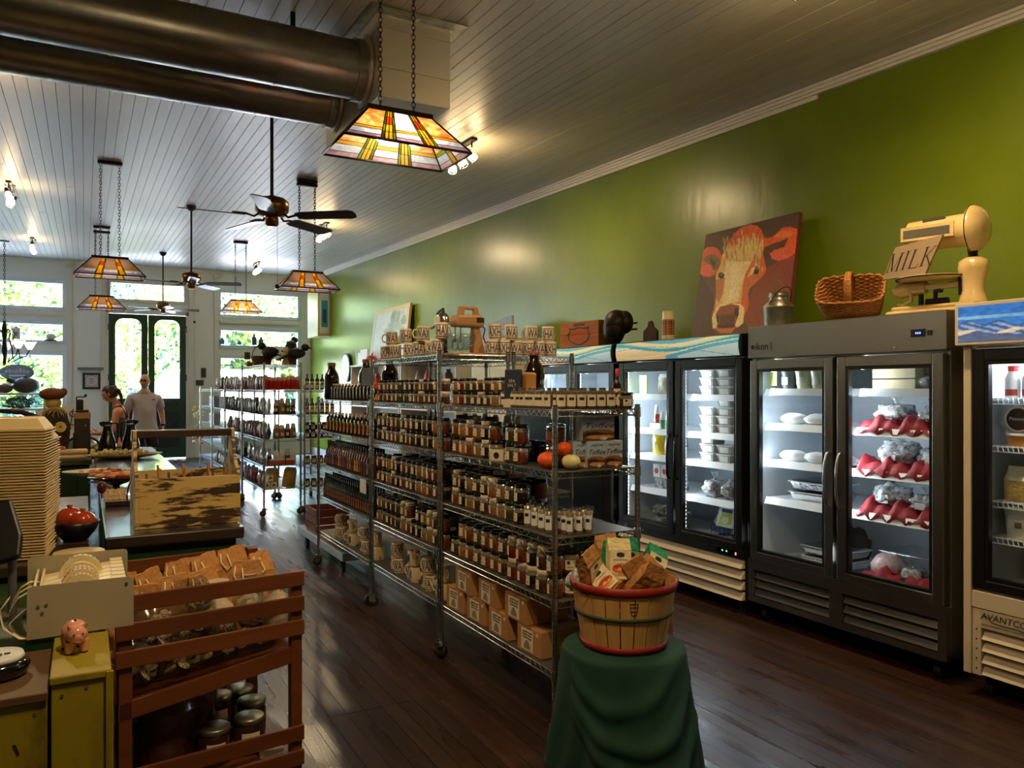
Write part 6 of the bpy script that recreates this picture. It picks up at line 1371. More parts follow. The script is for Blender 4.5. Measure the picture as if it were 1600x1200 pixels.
P = Paint(60, 40, C(166, 84, 40)); P.where((np.sin(P.S*80) > .6), C(110, 40, 26)); P.where((np.sin(P.T*40) > .6), C(110, 40, 26), .7); P.where((np.sin(P.S*80+1.5) > .93) | (np.sin(P.T*40+1.5) > .93), C(220, 180, 110), .8)
po = P.obj('plaid_body', o, (0, 0, 0), (1, 0, 0), (0, 0, 1), 'paint_gloss')
for v_ in po.data.vertices: a = v_.co.x*2*PI; v_.co = (.051*math.cos(a), .051*math.sin(a), .045+v_.co.z*.125)
part('cap', MB().lathe([(.052, .17), (.052, .178), (.047, .182), (.047, .235), (.044, .24), (0, .24)], 24, 'ivory'), o)
# bookcases, cabinets and pictures farther down the wall
def bookcase(y0, y1, ztop, lab, shelves, mt='trim_white'):
    r = thing('bookcase', (4.6, (y0+y1)/2, 0)); tag(r, lab, 'bookcase', 'white bookcases on the right wall'); x0 = 4.38
    m = MB().box((x0, y0, 0), (4.83, y0+.03, ztop), mt).box((x0, y1-.03, 0), (4.83, y1, ztop), mt).box((4.81, y0+.03, 0), (4.83, y1-.03, ztop), mt).box((x0-.01, y0, ztop), (4.84, y1, ztop+.03), mt); part('case', m, r, world=True)
    for z in shelves: part('shelf', MB().box((x0+.005, y0+.03, z), (4.81, y1-.03, z+.025), mt), r, world=True)
    return r
bookcase(9.5, 11.6, 1.98, 'white bookcase behind the tall jar rack', [.1, .45, .85, 1.25, 1.62]); bookcase(11.65, 14.2, 1.98, 'white bookcase under the framed botanical print', [.1, .45, .85, 1.25, 1.62])
r = thing('cabinet', (4.5, 8.2, 0)); tag(r, 'tall cream cabinet between the fridges and the bookcase', 'cabinet'); part('body', MB().box((4.25, 7.7, 0), (4.83, 8.75, 2.0), cmat(226, 214, 180)), r, world=True, bev=.01); part('door', MB().box((4.235, 7.73, .1), (4.25, 8.22, 1.95), cmat(226, 214, 180)).box((4.235, 8.24, .1), (4.25, 8.72, 1.95), cmat(226, 214, 180)), r, world=True, bev=.004)
o = part('sign_panel', MB().box((0, 0, 0), (.03, 1.0, .26), cmat(150, 160, 176, .5)), loc=(4.45, 8.05, 2.19), bev=.004); o.rotation_euler = (math.radians(-4), 0, 0); tag(o, 'long blue-grey plank leaning above the cream cabinet', 'plank')
tag(part('storage_box', MB().box((4.4, 7.95, 2.0), (4.8, 9.1, 2.19), cmat(190, 186, 172)), bev=.01), 'grey box under the long blue-grey plank', 'box')
r = thing('framed_print', (4.7, 13.1, 2.03)); tag(r, 'framed leafy botanical print leaning on the green wall', 'picture')
a, b = Vector((4.66, 13.95, 2.015)), Vector((4.66, 12.15, 2.015)); U = b-a; V = Vector((.12, 0, 1.0)); n_ = U.cross(V).normalized()
Pq = Paint(60, 60, C(196, 208, 216))
q = random.Random(5)
for k in range(34):
    cx, cy = q.uniform(.4, .95), q.uniform(.35, .95); Pq.ell(cx, cy, q.uniform(.04, .09), q.uniform(.05, .1), C(*q.choice([(140, 170, 150), (110, 146, 130), (170, 190, 176)])), .7)
for k in range(5): Pq.poly([(.5+.06*k, .1), (.52+.06*k, .1), (.56+.05*k, .8), (.55+.05*k, .8)], C(120, 150, 140), .7)
Pq.noise(.05)
Pq.obj('printed_sheet', r, a+U*.06+V*.07+n_*.008, U*.88, V*.86, 'paint', world=True)
m = MB()
for (s0, s1, t0, t1) in ((0, 1, 0, .07), (0, 1, .93, 1), (0, .06, .07, .93), (.94, 1, .07, .93)):
    vs = [a+U*s+V*t_ for s, t_ in ((s0, t0), (s1, t0), (s1, t1), (s0, t1))]; f_ = n_*.012; b_ = -n_*.03; m.hexa([vs[0]+b_, vs[1]+b_, vs[1]+f_, vs[0]+f_, vs[3]+b_, vs[2]+b_, vs[2]+f_, vs[3]+f_], cmat(196, 170, 130, .4))
part('frame', m, r, world=True)
o = part('picture_box', MB().box((0, 0, 0), (.3, .9, 1.05), cmat(210, 196, 150)), loc=(4.55, 17.2, 2.75), bev=.004); tag(o, 'boxed picture with blue art high in the far corner', 'picture')
part('art_panel', MB().box((.05, -.012, .06), (.25, -.001, .99), 'paper_w').box((.08, -.016, .2), (.22, -.012, .8), cmat(70, 160, 196)).box((.11, -.018, .3), (.19, -.016, .6), cmat(40, 90, 130)), o)
o = part('wall_clock', MB().cyl((4.79, 15.9, 2.02), (4.848, 15.9, 2.02), .30, n=36, m='black').cyl((4.782, 15.9, 2.02), (4.79, 15.9, 2.02), .27, n=36, m='paper_w'), None); tag(o, 'round white wall clock with black rim at the far right corner', 'clock'); o.name = 'wall_clock'
put('pump_r', None, (4.55, 13.5, 2.011), 0, 'red pumpkin on top of the white bookcase', 'pumpkin', scale=2.2)
tag(part('poster_board', MB().box((4.5, 14.0, 2.011), (4.53, 15.0-.85, 2.25), 'paper_w').box((4.5, 13.6, 2.011), (4.52, 14.0, 2.3), 'paper_w')), 'white card standing on the bookcase left of the red pumpkin', 'card')
its = [((120, 84, 56), 'brown owl figure'), ((90, 60, 44), 'dark owl figure'), ((226, 224, 214), 'white mug'), ((206, 150, 84), 'tan vase'), ((150, 150, 150), 'grey crock'), ((200, 60, 44), 'red tin')]
for si, z in enumerate((1.275, 1.645, .875)):
    for i in range(12):
        y = 9.75+i*.37; y = y+.1 if y > 11.4 else y
        c, nm = its[(i*5+si*2) % 6]; h = .16+.05*((i*3+si) % 3)
        o = part(nm.split()[-1], MB().lathe([(.05, 0), (.065, h*.3), (.055, h*.7), (.03, h*.85), (.04, h)], 14, cmat(*c, .4)), loc=(4.55, y, z+.001)); tag(o, '%s, %s from near, %s shelf of the white bookcases' % (nm, ORD[i], ('middle', 'upper', 'lower')[si]), 'ornament', 'bookcase ornaments')
# ================================================================== COUNTERS, LEFT FOREGROUND
TB = .92
r = thing('serving_counter', (.375, 6.75, 0)); tag(r, 'long dark-topped counter with green sides running toward the door', 'counter')
part('worktop', MB().box((.08, 3.86, .865), (.67, 9.66, TB), 'counter_top'), r, world=True, bev=.008)
part('apron', MB().box((.11, 3.92, .79), (.64, 9.6, .865), 'green_paint').box((.10, 3.90, .80), (.65, 3.92, .83), 'green_paint'), r, world=True)
part('side_panel', MB().box((.13, 3.96, .0), (.62, 9.56, .79), 'green_paint'), r, world=True)
for k in range(6): part('plank', MB().box((.132+k*.0815, 3.945, .06), (.132+k*.0815+.078, 3.96, .78), 'green_paint'), r, world=True)
r = thing('checkout_counter', (-.8, 4.5, 0)); tag(r, 'dark plank-topped checkout counter left of the caddy', 'counter')
part('body', MB().box((-1.7, 3.55, 0), (.0, 5.55, .86), 'green_paint'), r, world=True)
ys = [3.5, 3.90, 4.32, 4.74, 5.16, 5.6]
for a, b in zip(ys, ys[1:]): part('plank', MB().box((-1.75, a+.002, .86), (.02, b-.002, .90), 'dark_wood'), r, world=True, bev=.003)
r = thing('low_cabinet', (-.8, 3.1, 0)); tag(r, 'dark green low cabinet under the label dispenser', 'cabinet')
part('body', MB().box((-1.7, 2.66, 0), (-.005, 3.46, .81), 'green_paint'), r, world=True); part('top', MB().box((-1.72, 2.65, .81), (.0, 3.48, .845), 'green_paint'), r, world=True, bev=.004)
r = thing('back_counter', (-.85, 8.9, 0)); tag(r, 'green painted back counter carrying the towels and scarecrow', 'counter')
part('body', MB().box((-1.8, 8.36, 0), (.04, 9.4, .86), 'green_paint'), r, world=True); part('worktop', MB().box((-1.83, 8.3, .86), (.06, 9.42, TB-.005), cmat(66, 70, 50, .4)), r, world=True, bev=.006)
for k in range(3): part('panel', MB().box((-1.7+k*.58, 8.345, .1), (-1.22+k*.58, 8.36, .78), cmat(34, 52, 32)), r, world=True, bev=.004)

# weathered caddy
r = thing('tool_caddy', (.44, 4.22, TB)); tag(r, 'weathered cream wooden toolbox caddy with a handle on the counter', 'caddy')
x0, x1, y0, y1 = .205, .675, 4.0, 4.44
part('front_board', MB().box((x0+.016, y0, TB+.001), (x1-.016, y0+.016, TB+.235), 'distress'), r, world=True, bev=.002)
part('back_board', MB().box((x0+.016, y1-.016, TB+.001), (x1-.016, y1, TB+.235), 'distress'), r, world=True, bev=.002)
for xa, mt in ((x0, 'distress'), (x1-.016, 'distress')):
    poly = [(y0, TB+.001), (y1, TB+.001), (y1, TB+.235), (4.30, TB+.30), (4.25, TB+.40), (4.25, TB+.455), (4.16, TB+.455), (4.16, TB+.40), (4.10, TB+.30), (y0, TB+.245)]
    part('end_board', MB().prism(poly, 'yz', xa, xa+.016, mt), r, world=True, bev=.002)
part('handle', MB().box((x0-.004, 4.185, TB+.418), (x1+.004, 4.228, TB+.456), 'dark_wood'), r, world=True, bev=.005)
part('floor_board', MB().box((x0+.016, y0+.016, TB+.001), (x1-.016, y1-.016, TB+.014), 'dark_wood').box((x0+.016, 4.2, TB+.014), (x1-.016, 4.21, TB+.2), 'dark_wood').box((.36, y0+.016, TB+.014), (.37, 4.2, TB+.2), 'dark_wood'), r, world=True)
part('wire_loop', MB().tube([(x0-.004, 4.27, TB+.20), (x0-.018, 4.275, TB+.17), (x0-.02, 4.29, TB+.11), (x0-.018, 4.31, TB+.10), (x0-.02, 4.33, TB+.12), (x0-.004, 4.335, TB+.19)], .003, 6, cmat(120, 60, 30)), r, world=True)
for i in range(11):
    x = .26+.036*i; o = part('utensil', MB().cyl((0, 0, 0), (.03*math.sin(i*2), .02, .20+.02*(i % 3)), .006, n=6, m='kraft' if i % 3 else ACC), loc=(x, 4.08+.03*(i % 2), TB+.05)); tag(o, 'thin utensil standing in the caddy, %s from the left' % ORD[i], 'utensil', 'utensils in the caddy')

def platter(name, c, a, b, h, mt, lab, rz=0):
    o = part(name, MB().lathe([(.35, 0), (.45, .004), (.8, h*.55), (1, h), (.985, h+.003), (.78, h*.6), (.4, .012), (0, .012)], 40, mt), loc=c); o.scale = (a, b, 1)
    return tag(o, lab, 'platter')
platter('platter', (.32, 8.15, TB), .34, .16, .045, cmat(166, 136, 96, .3), 'long tan oval platter of pale snacks before the coffee pots')
q = random.Random(8)
m = MB(); [m.sph((q.gauss(0, .11), q.gauss(0, .045), .03+abs(q.gauss(0, .018))), q.uniform(.016, .026), cmat(*q.choice([(206, 186, 140), (196, 170, 120), (150, 150, 80)]), .7), 7, 5) for _ in range(60)]
tag(part('snack_pile', m, loc=(.26, 8.15, TB+.012), kind='stuff'), 'heap of pale chips on the oval platter', 'food')
r = thing('cake_stand', (.10, 6.2, TB)); tag(r, 'oval olive serving dish raised on a foot, heaped with orange food', 'serving dish')
part('foot', MB().lathe([(.08, 0), (.03, .02), (.03, .035), (.06, .04)], 20, cmat(120, 112, 84, .3)), r); o = part('dish', MB().lathe([(.3, 0), (.6, .006), (1, .04), (.98, .044), (.6, .012), (0, .01)], 36, cmat(150, 142, 106, .3, .4)), r, loc=(0, 0, .04)); o.scale = (.24, .15, 1)
m = MB(); [m.sph((q.gauss(-.02 if k % 2 else .05, .05), q.gauss(0, .035), .05+abs(q.gauss(0, .012))), q.uniform(.011, .018), cmat(*(q.choice([(196, 110, 50), (206, 130, 70)]) if k % 2 else q.choice([(90, 84, 50), (190, 176, 140), (60, 50, 34)])), .7), 7, 5) for k in range(80)]
tag(part('snack_pile', m, loc=(.11, 6.2, TB+.01), kind='stuff'), 'orange and olive crumbs heaped on the raised dish', 'food')
r = thing('footed_dish', (.17, 5.3, TB)); tag(r, 'dark glass footed dish with orange treats left of the caddy', 'serving dish')
part('bowl', MB().lathe([(.05, 0), (.02, .02), (.02, .07), (.10, .10), (.155, .125), (.152, .13), (.09, .11), (0, .10)], 30, cmat(46, 26, 26, .08, .8)), r)
m = MB(); [m.sph((q.gauss(0, .05), q.gauss(0, .05), .135+q.uniform(0, .02)), (.03, .013, .012), cmat(*q.choice([(206, 116, 50), (190, 60, 50), (216, 160, 90)]), .6), 8, 5) for _ in range(26)]
tag(part('candy_pile', m, loc=(.17, 5.3, TB-.01), kind='stuff'), 'orange candies heaped in the dark footed dish', 'food')
for i in range(12):
    o = part('cracker_cup', MB().lathe([(.012, 0), (.020, .03), (.017, .03), (.009, .004), (0, .004)], 12, cmat(206, 180, 140, .6)), loc=(.115+.026*(i % 4), 5.02-.05*(i//4)-.02*(i % 2), TB+.055-.02*(i//4))); o.rotation_euler = (1.1, .4*(i % 3)-.3, 0); tag(o, 'small pale pastry cup below the footed dish, %s of the heap' % ORD[i], 'pastry', 'pastry cups')
tag(part('pastry_tray', MB().box((.10, 4.86, TB), (.24, 5.06, TB+.034), 'dark_wood'), bev=.005), 'dark block under the pastry cups', 'tray')
o = part('maroon_bow', MB().sph((0, 0, 0), (.025, .02, .035), cmat(84, 20, 24, .3), 12, 8).tube([(0, 0, -.02), (.0, -.01, -.06), (.015, -.01, -.05)], .004, 5, cmat(84, 20, 24, .3)), loc=(.085, 4.95, TB+.10)); tag(o, 'maroon glossy ornament hanging at the dish edge', 'ornament')
# bowl with red fruit on the checkout counter
o = part('bowl', MB().lathe([(.045, 0), (.05, .004), (.085, .05), (.098, .085), (.094, .086), (.08, .052), (.04, .012), (0, .012)], 36, 'black'), loc=(0.0-.035, 3.98, .90)); tag(o, 'black bowl on the dark plank counter', 'bowl')
for i, (dx, dy, dz, s) in enumerate(((.022, -.012, .085, 1), (-.028, .022, .10, .95))):
    o = part('pomegranate', MB().sph((0, 0, 0), (.053, .05, .050), 'red_gloss', 24, 16, lambda d: 1-.06*max(0, d.z)**6), loc=(-.03+dx, 3.98+dy, .90+dz)); tag(o, '%s glossy red fruit in the black bowl' % ('front', 'rear')[i], 'fruit', None); part('calyx', MB().lathe([(.010, .045), (.013, .058), (.006, .05)], 8, cmat(120, 50, 20)), o)
# foam clamshell stacks
for si, (x, y, n, lab) in enumerate(((-.245, 3.72, 45, 'front left'), (-.235, 4.04, 40, 'rear right'))):
    for k in range(n):
        z = .90+k*.0115; wd = .122; jx = q.uniform(-.002, .002)
        def clam(wd=wd):
            m = MB(); m.hexa([(-wd+.005, -wd+.005, .001), (wd-.005, -wd+.005, .001), (wd-.005, wd-.005, .001), (-wd+.005, wd-.005, .001), (-wd, -wd, .0105), (wd, -wd, .0105), (wd, wd, .0105), (-wd, wd, .0105)], 'foam'); o = part('foam_box', m, bev=.004)
            part('rim', MB().box((-wd-.003, -wd-.003, .0065), (wd+.003, wd+.003, .0105), 'foam'), o, bev=.001); return o
        put('clam', clam, (x+jx, y+q.uniform(-.002, .002), z), q.uniform(-.03, .03)-.1, 'cream foam food box in the %s stack, %s from its %s' % (lab, ORD[k] if k < 22 else ORD[n-1-k] if n-1-k < 22 else 'middle', 'bottom' if k < 22 else 'top'), 'food box', 'stacked foam food boxes')
    m = MB(); z = .90+n*.0115; a = .120
    m.hexa([(-a, -a, 0), (a, -a, 0), (a, a, 0), (-a, a, 0), (-a+.03, -a+.03, .045), (a-.03, -a+.03, .045), (a-.03, a-.03, .045), (-a+.03, a-.03, .045)], 'foam'); m.box((-a+.035, -.003, .045), (a-.035, .003, .05), 'foam'); m.box((-a+.02, -.05, .02), (-a+.03, .05, .045), 'foam')
    o = part('foam_box', m, loc=(x, y, z), bev=.008); o.rotation_euler.z = -.1; tag(o, 'domed foam lid topping the %s stack' % lab, 'food box')
# card terminal and pole
r = thing('card_terminal', (-.235, 3.0, .845)); tag(r, 'black payment terminal on a grey pole at the left edge', 'card terminal')
part('pole', MB().cyl((.03, -.02, 0), (.03, -.02, .24), .013, n=14, m=cmat(90, 90, 92)).cyl((.03, -.02, 0), (.03, -.02, .008), .05, n=20, m=cmat(90, 90, 92)), r)
T_ = Matrix.Translation((.0, -.02, .27)) @ Matrix.Rotation(-.25, 4, 'Y') @ Matrix.Rotation(-.5, 4, 'X'); m = MB(); m.T = T_; m.prism([(-.07, -.10), (.035, -.10), (.055, -.03), (.05, .10), (-.06, .11)], 'xz', -.018, .018, 'black'); part('terminal_body', m, r, bev=.008)
# yellow cabinet (two boxes), pig, scale, dispenser
r = thing('yellow_cabinet', (-.01, 2.45, 0)); tag(r, 'worn yellow wooden cabinet carrying the piggy bank', 'cabinet')
part('body', MB().box((-.074, 2.275, 0), (.058, 2.62, .828), 'yellow_paint'), r, world=True, bev=.003); part('top_board', MB().box((-.078, 2.268, .829), (.062, 2.635, .85), 'yellow_paint'), r, world=True, bev=.004)
part('edge_strip', MB().box((.048, 2.264, .0), (.066, 2.276, .846), 'yellow_paint'), r, world=True, bev=.002)
for x, z in ((-.05, .80), (.005, .812)): part('screw', MB().cyl((x, 2.2725, z), (x, 2.275, z), .004, n=10, m='bark'), r, world=True)
r = thing('yellow_cabinet', (-.4, 2.4, 0)); tag(r, 'lower yellow plank cabinet with brown top edge at the left', 'cabinet')
part('body', MB().box((-.9, 2.255, 0), (-.082, 2.60, .802), 'yellow_paint'), r, world=True, bev=.003); part('top_board', MB().box((-.91, 2.245, .802), (-.080, 2.62, .824), cmat(96, 70, 40, .6)), r, world=True, bev=.003)
part('screw', MB().cyl((-.108, 2.2525, .772), (-.108, 2.255, .772), .004, n=10, m='bark'), r, world=True)
part('slot', MB().hexa([(-.145, 2.253, .68), (-.14, 2.253, .68), (-.14, 2.255, .68), (-.145, 2.255, .68), (-.155, 2.253, .705), (-.148, 2.253, .705), (-.148, 2.255, .705), (-.155, 2.255, .705)], 'ink'), r, world=True)
r = thing('piggy_bank', (-.022, 2.47, .85), .15); tag(r, 'small pink ceramic piggy bank standing on the yellow cabinet', 'piggy bank')
part('body', MB().sph((0, .012, .052), (.034, .045, .034), 'pig', 24, 16), r)
hdp = part('head', MB().sph((0, -.030, .055), (.026, .024, .025), 'pig', 20, 14).cyl((0, -.05, .048), (0, -.060, .047), .0105, .0095, 16, 'pig'), r)
for s in (-1, 1):
    part('ear', MB().cyl((s*.017, -.032, .074), (s*.024, -.04, .086), .008, .001, 8, 'pig'), hdp); part('eye', MB().sph((s*.011, -.0525, .060), .0026, 'ink', 8, 6), hdp); part('nostril', MB().sph((s*.004, -.0602, .0475), .0022, cmat(150, 50, 40), 8, 6), hdp)
    for y in (-.02, .04): lg = part('leg', MB().cyl((s*.018, y, 0), (s*.018, y, .035), .010, .014, 12, 'pig'), r); part('hoof', MB().cyl((s*.018, y, 0), (s*.018, y, .006), .0105, n=12, m='ink'), lg)
part('coin_slot', MB().box((-.0025, -.002, .0845), (.0025, .018, .0875), 'ink'), r); part('tail', MB().tube([(0, .055, .055), (.006, .064, .06), (0, .068, .066), (-.004, .064, .062)], .003, 6, 'pig'), r)
# round black and white scale
r = thing('tape_dispenser', (-.20, 2.43, .824)); r.name = 'desk_gadget'; tag(r, 'round black gadget with a white top at the left edge', 'gadget')
part('base', MB().lathe([(.05, 0), (.068, .008), (.075, .03), (.066, .045), (0, .047)], 32, 'black_gloss'), r); part('white_top', MB().lathe([(.058, .044), (.062, .05), (.058, .060), (0, .062)], 32, 'white_plastic'), r); part('display', MB().box((-.03, -.03, .062), (.012, -.012, .0635), 'ink').box((.016, -.02, .062), (.03, -.01, .0635), 'ink'), r)
# label dispenser
r = thing('label_dispenser', (-.005, 2.88, .846)); tag(r, 'beige label roll dispenser behind the piggy bank', 'label dispenser')
LZ = .851
def plate(y, x0, x1, z0, z1): 
    c = .012; P_ = [(x0, z0), (x1, z0+.004), (x1, z1-c), (x1-c*.3, z1-c*.3), (x1-c, z1), (x0+c, z1), (x0+c*.3, z1-c*.3), (x0, z1-c)]
    return MB().prism(P_, 'xz', y, y+.0025, 'label_tan')
part('side_plate', plate(2.64, -.146, .132, LZ, 1.005), r, world=True, label='near beige side plate'); part('side_plate', plate(3.02, -.165, .132, LZ, 1.02), r, world=True, label='far beige side plate')
for (x, z) in ((-.118, .945), (-.098, .948), (-.108, .925), (.112, .985)): part('screw', MB().cyl((x, 2.637, z), (x, 2.64, z), .0045, n=12, m='galv'), r, world=True)
for k in range(6):
    y = 2.665+k*.057; part('separator', MB().hexa([(-.12, y, .955), (.10, y, .985), (.10, y+.048, .985), (-.12, y+.048, .955), (-.12, y, .962), (.10, y, .992), (.10, y+.048, .992), (-.12, y+.048, .962)], 'ivory'), r, world=True, bev=.002)
    part('tear_bar', MB().box((.075, y+.001, .992), (.112, y+.047, .998), 'ivory'), r, world=True)
for x in (-.135, -.118): part('rod', MB().cyl((x, 2.645, .965), (x, 3.02, .975), .0045, n=10, m='ivory'), r, world=True)
for i, (y, col, R) in enumerate(((2.68, (206, 90, 60), .044), (2.715, (226, 222, 200), .052), (2.772, (206, 90, 60), .048), (2.829, (220, 190, 40), .050), (2.886, (226, 222, 206), .062))):
    o = thing('label_roll', (-.01, y, .975)); tag(o, 'roll of labels in the dispenser, %s from the near side' % ORD[i], 'label roll', 'label rolls')
    part('roll', MB().cyl((0, 0, 0), (0, .024, 0), R, n=40, m='ivory').cyl((0, -.0005, 0), (0, .0245, 0), R*.55, n=24, m='label_tan'), o)
    m = MB(); k = 0
    while k < 12: a = PI*.05+k*PI*.08; m.add([((R+.0006)*math.cos(b), yy, (R+.0006)*math.sin(b)) for yy in (.004, .020) for b in (a, a+.14)], [(0, 1, 3, 2)], cmat(*col, .5) if i not in (1, 4) else cmat(110, 110, 130, .5)); k += 1
    part('printed_labels', m, o)
for i in range(4):
    y = 2.665+i*.075; pts = [(-.12, y, .963), (-.15, y-.005, .968), (-.175, y-.01, .955), (-.195, y-.012, .92-.0*i), (-.20, y-.01, .88)] if i > 0 else [(-.12, y, .95), (-.16, y, .93), (-.19, y, .90), (-.18, y, .862)]
    m = MB(); vs = []; [vs.extend([(p[0], p[1]-.010, p[2]), (p[0], p[1]+.014, p[2])]) for p in pts]; m.add(vs, [(2*j, 2*j+1, 2*j+3, 2*j+2) for j in range(len(pts)-1)], 'ivory', True); o = part('label_strip', m, r, world=True); s_ = o.modifiers.new('s', 'SOLIDIFY'); s_.thickness = .0008
m = MB(); pts = [(-.19, .975), (-.215, .94), (-.205, .89), (-.165, .855), (-.12, .846+.004)]; vs = []; [vs.extend([(p[0], 2.645, p[1]), (p[0], 2.685, p[1])]) for p in pts]; m.add(vs, [(2*j, 2*j+1, 2*j+3, 2*j+2) for j in range(4)], 'paper', True); o = part('backing_strip', m, r, world=True); o.modifiers.new('s', 'SOLIDIFY').thickness = .001
o = part('cream_plate', MB().lathe([(.05, 0), (.095, .012), (.093, .015), (.05, .004), (0, .004)], 32, 'ivory'), loc=(-.02, 3.62, .90)); tag(o, 'cream plate peeking out behind the label dispenser', 'plate')

# slatted wooden rack
RK = thing('slatted_rack', (.105, 3.06, 0), math.atan2(.085, .665)); tag(RK, 'brown slatted wooden display rack in the left foreground', 'rack')
Wk, Dk, HT = .67, .59, .85
for x in (0, Wk-.045):
    for y in (0, Dk-.04): part('post', MB().box((x, y, 0), (x+.045, y+.04, HT-.004), 'rackwood'), RK, bev=.003)
for z in (.788, .688, .592, .168, .070): part('slat', MB().box((-.012, -.016, z), (Wk+.004, -.001, z+.060), 'rackwood'), RK, bev=.003, label='front slat')
for z in (.788, .688, .10, .02): part('slat', MB().box((-.012, Dk+.001, z), (Wk+.004, Dk+.016, z+.060), 'rackwood'), RK, bev=.003, label='back slat')
for x in (-.014, ):
    for z in (.66, .56, .34): part('slat', MB().box((x-.014, 0, z), (x, Dk, z+.05), 'rackwood'), RK, bev=.003, label='left side slat')
sh = part('shelf', MB().hexa([(.0, .01, .43), (Wk, .01, .515), (Wk, Dk-.01, .515), (.0, Dk-.01, .43), (.0, .01, .445), (Wk, .01, .53), (Wk, Dk-.01, .53), (.0, Dk-.01, .445)], 'rackwood'), RK)
part('shelf_lip', MB().hexa([(.0, -.0, .40), (Wk-.046, -.0, .48), (Wk-.046, .012, .48), (.0, .012, .40), (.0, -.0, .46), (Wk-.046, -.0, .545), (Wk-.046, .012, .545), (.0, .012, .46)], 'rackwood'), RK)
part('bottom_shelf', MB().box((.0, .01, .10), (Wk, Dk-.01, .115), 'rackwood'), RK)
RKM = Matrix.Translation(RK.location) @ Matrix.Rotation(RK.rotation_euler.z, 4, 'Z')
def rk(x, y, z): return tuple(RKM @ Vector((x, y, z)))
def kraft_fn(seed):
    def f():
        g = random.Random(seed); o = part('paper_bag', MB().hexa([(-.07, -.04, 0), (.07, -.04, 0), (.07, .04, 0), (-.07, .04, 0), (-.068, -.03, .24), (.068, -.03, .24), (.062, .035, .24), (-.062, .03, .24)], 'kraft')); crumple(o, .014, .07)
        part('folded_top', MB().hexa([(-.066, -.028, .24), (.066, -.028, .24), (.06, .03, .24), (-.06, .03, .24), (-.055, .0, .32), (.06, .004, .33), (.058, .012, .33), (-.052, .008, .32)], 'kraft'), o); crumple(kids(o)[-1], .012, .05)
        part('cord', MB().tube([(-.045, -.012, .305), (-.05, -.03, .27), (-.03, -.045, .235), (-.01, -.04, .25), (-.02, -.02, .30)], .0035, 6, 'ivory'), o); return o
    return f
bi = 0
for j, y in enumerate((.50, .30)):
    for i in range(5):
        x = .10+i*.118+(.04 if j else 0); zz = .45+.085*x/Wk
        put('kraft%d' % (i % 2), kraft_fn(i), rk(x, y, zz+.022), 0, 'brown paper gift bag with cord, %s from left, %s row, slatted rack' % (ORD[i], ('back', 'front')[j]), 'gift bag', 'brown paper gift bags', rot=(q.uniform(-.25, .2), q.uniform(-.15, .15), RK.rotation_euler.z+q.uniform(-.5, .5))); bi += 1
def cookie_fn():
    g = random.Random(5); o = part('cookie_bag', bag_mesh(.17, .23, .11, 'clear', 'clear', 3, .75, 8, 9), None)
    cm_ = mat('cookie_dot', C(206, 180, 140), .7, var=(C(60, 40, 26), 160, (1, 1, 1), .52, .58)) if 'cookie_dot' not in M else M['cookie_dot']; M['cookie_dot'] = cm_
    for i in range(14):
        a = g.uniform(-.055, .055); b = g.uniform(.035, .15); c_ = g.uniform(-.03, .03); T = Matrix.Translation((a, c_, b)) @ Matrix.Rotation(g.uniform(.4, 2.4), 4, 'X') @ Matrix.Rotation(g.uniform(-.7, .7), 4, 'Y')
        m = MB(); m.T = T; m.cyl((0, 0, -.006), (0, 0, -.001), .026, n=16, m=cmat(40, 22, 16, .4)); m.lathe([(.026, -.001), (.024, .004), (.012, .007), (0, .0075)], 16, cm_); part('cookie', m, o)
    return o
for i, (x, y, dz, rx) in enumerate(((.09, .13, .0, .3), (.24, .12, .0, -.2), (.38, .13, .0, .2), (.52, .13, 0, -.1), (.62, .20, .0, .2), (.14, .12, .11, .5), (.30, .14, .12, -.4))):
    put('cookie', cookie_fn, rk(x, y, .455+.085*x/Wk+dz), 0, 'clear bag of speckled round cookies, %s along the slatted rack%s' % (ORD[i % 5], ', upper layer' if i > 4 else ''), 'cookie bag', 'bags of round cookies', rot=(-.35, rx*.5, RK.rotation_euler.z+rx))
for i, (x, y, kd) in enumerate(((.40, .22, 'white'), (.54, .28, 'white'), (.62, .14, 'white'))):
    o = put('flourbag', lambda: part('tied_bag', MB().lathe([(.05, 0), (.065, .03), (.06, .10), (.012, .15), (.035, .185), (.045, .20)], 14, cmat(214, 194, 160, .35, .4, bump=(30, .8)))), rk(x, y, .60), i, 'pale tied clear bag with green ribbon, %s from left, slatted rack' % ORD[i], 'bag', 'pale tied bags')
    part('ribbon', MB().tube([(-.02, 0, .15), (0, -.015, .155), (.02, 0, .15), (.03, .0, .17)], .003, 5, cmat(30, 130, 60)), o)
for i, (x, y) in enumerate(((.56, .30), (.50, .14), (.36, .12), (.56, .46), (.46, .44))):
    zt = .115 if True else 0; o = put('metjar', lambda: (lambda o: (part('lid', MB().lathe([(.058, .12), (.060, .124), (.060, .138), (.055, .142), (0, .142)], 30, cmat(190, 180, 150, .3, .3, metal=.7) if False else 'galv'), o), part('label', MB().arc(.0605, -2.2, -1.0, .03, .09, 'paper', 5), o), o)[-1])(part('preserve_jar', MB().lathe([(.055, 0), (.06, .008), (.06, .10), (.053, .12)], 26, cmat(56, 34, 22, .12, .7)))), rk(x, y, .116), 0, 'wide preserve jar with metal lid, %s from right, bottom of the slatted rack' % ORD[i], 'jar', 'wide preserve jars')
M['tin_white'] = cmat(214, 206, 186, .3)
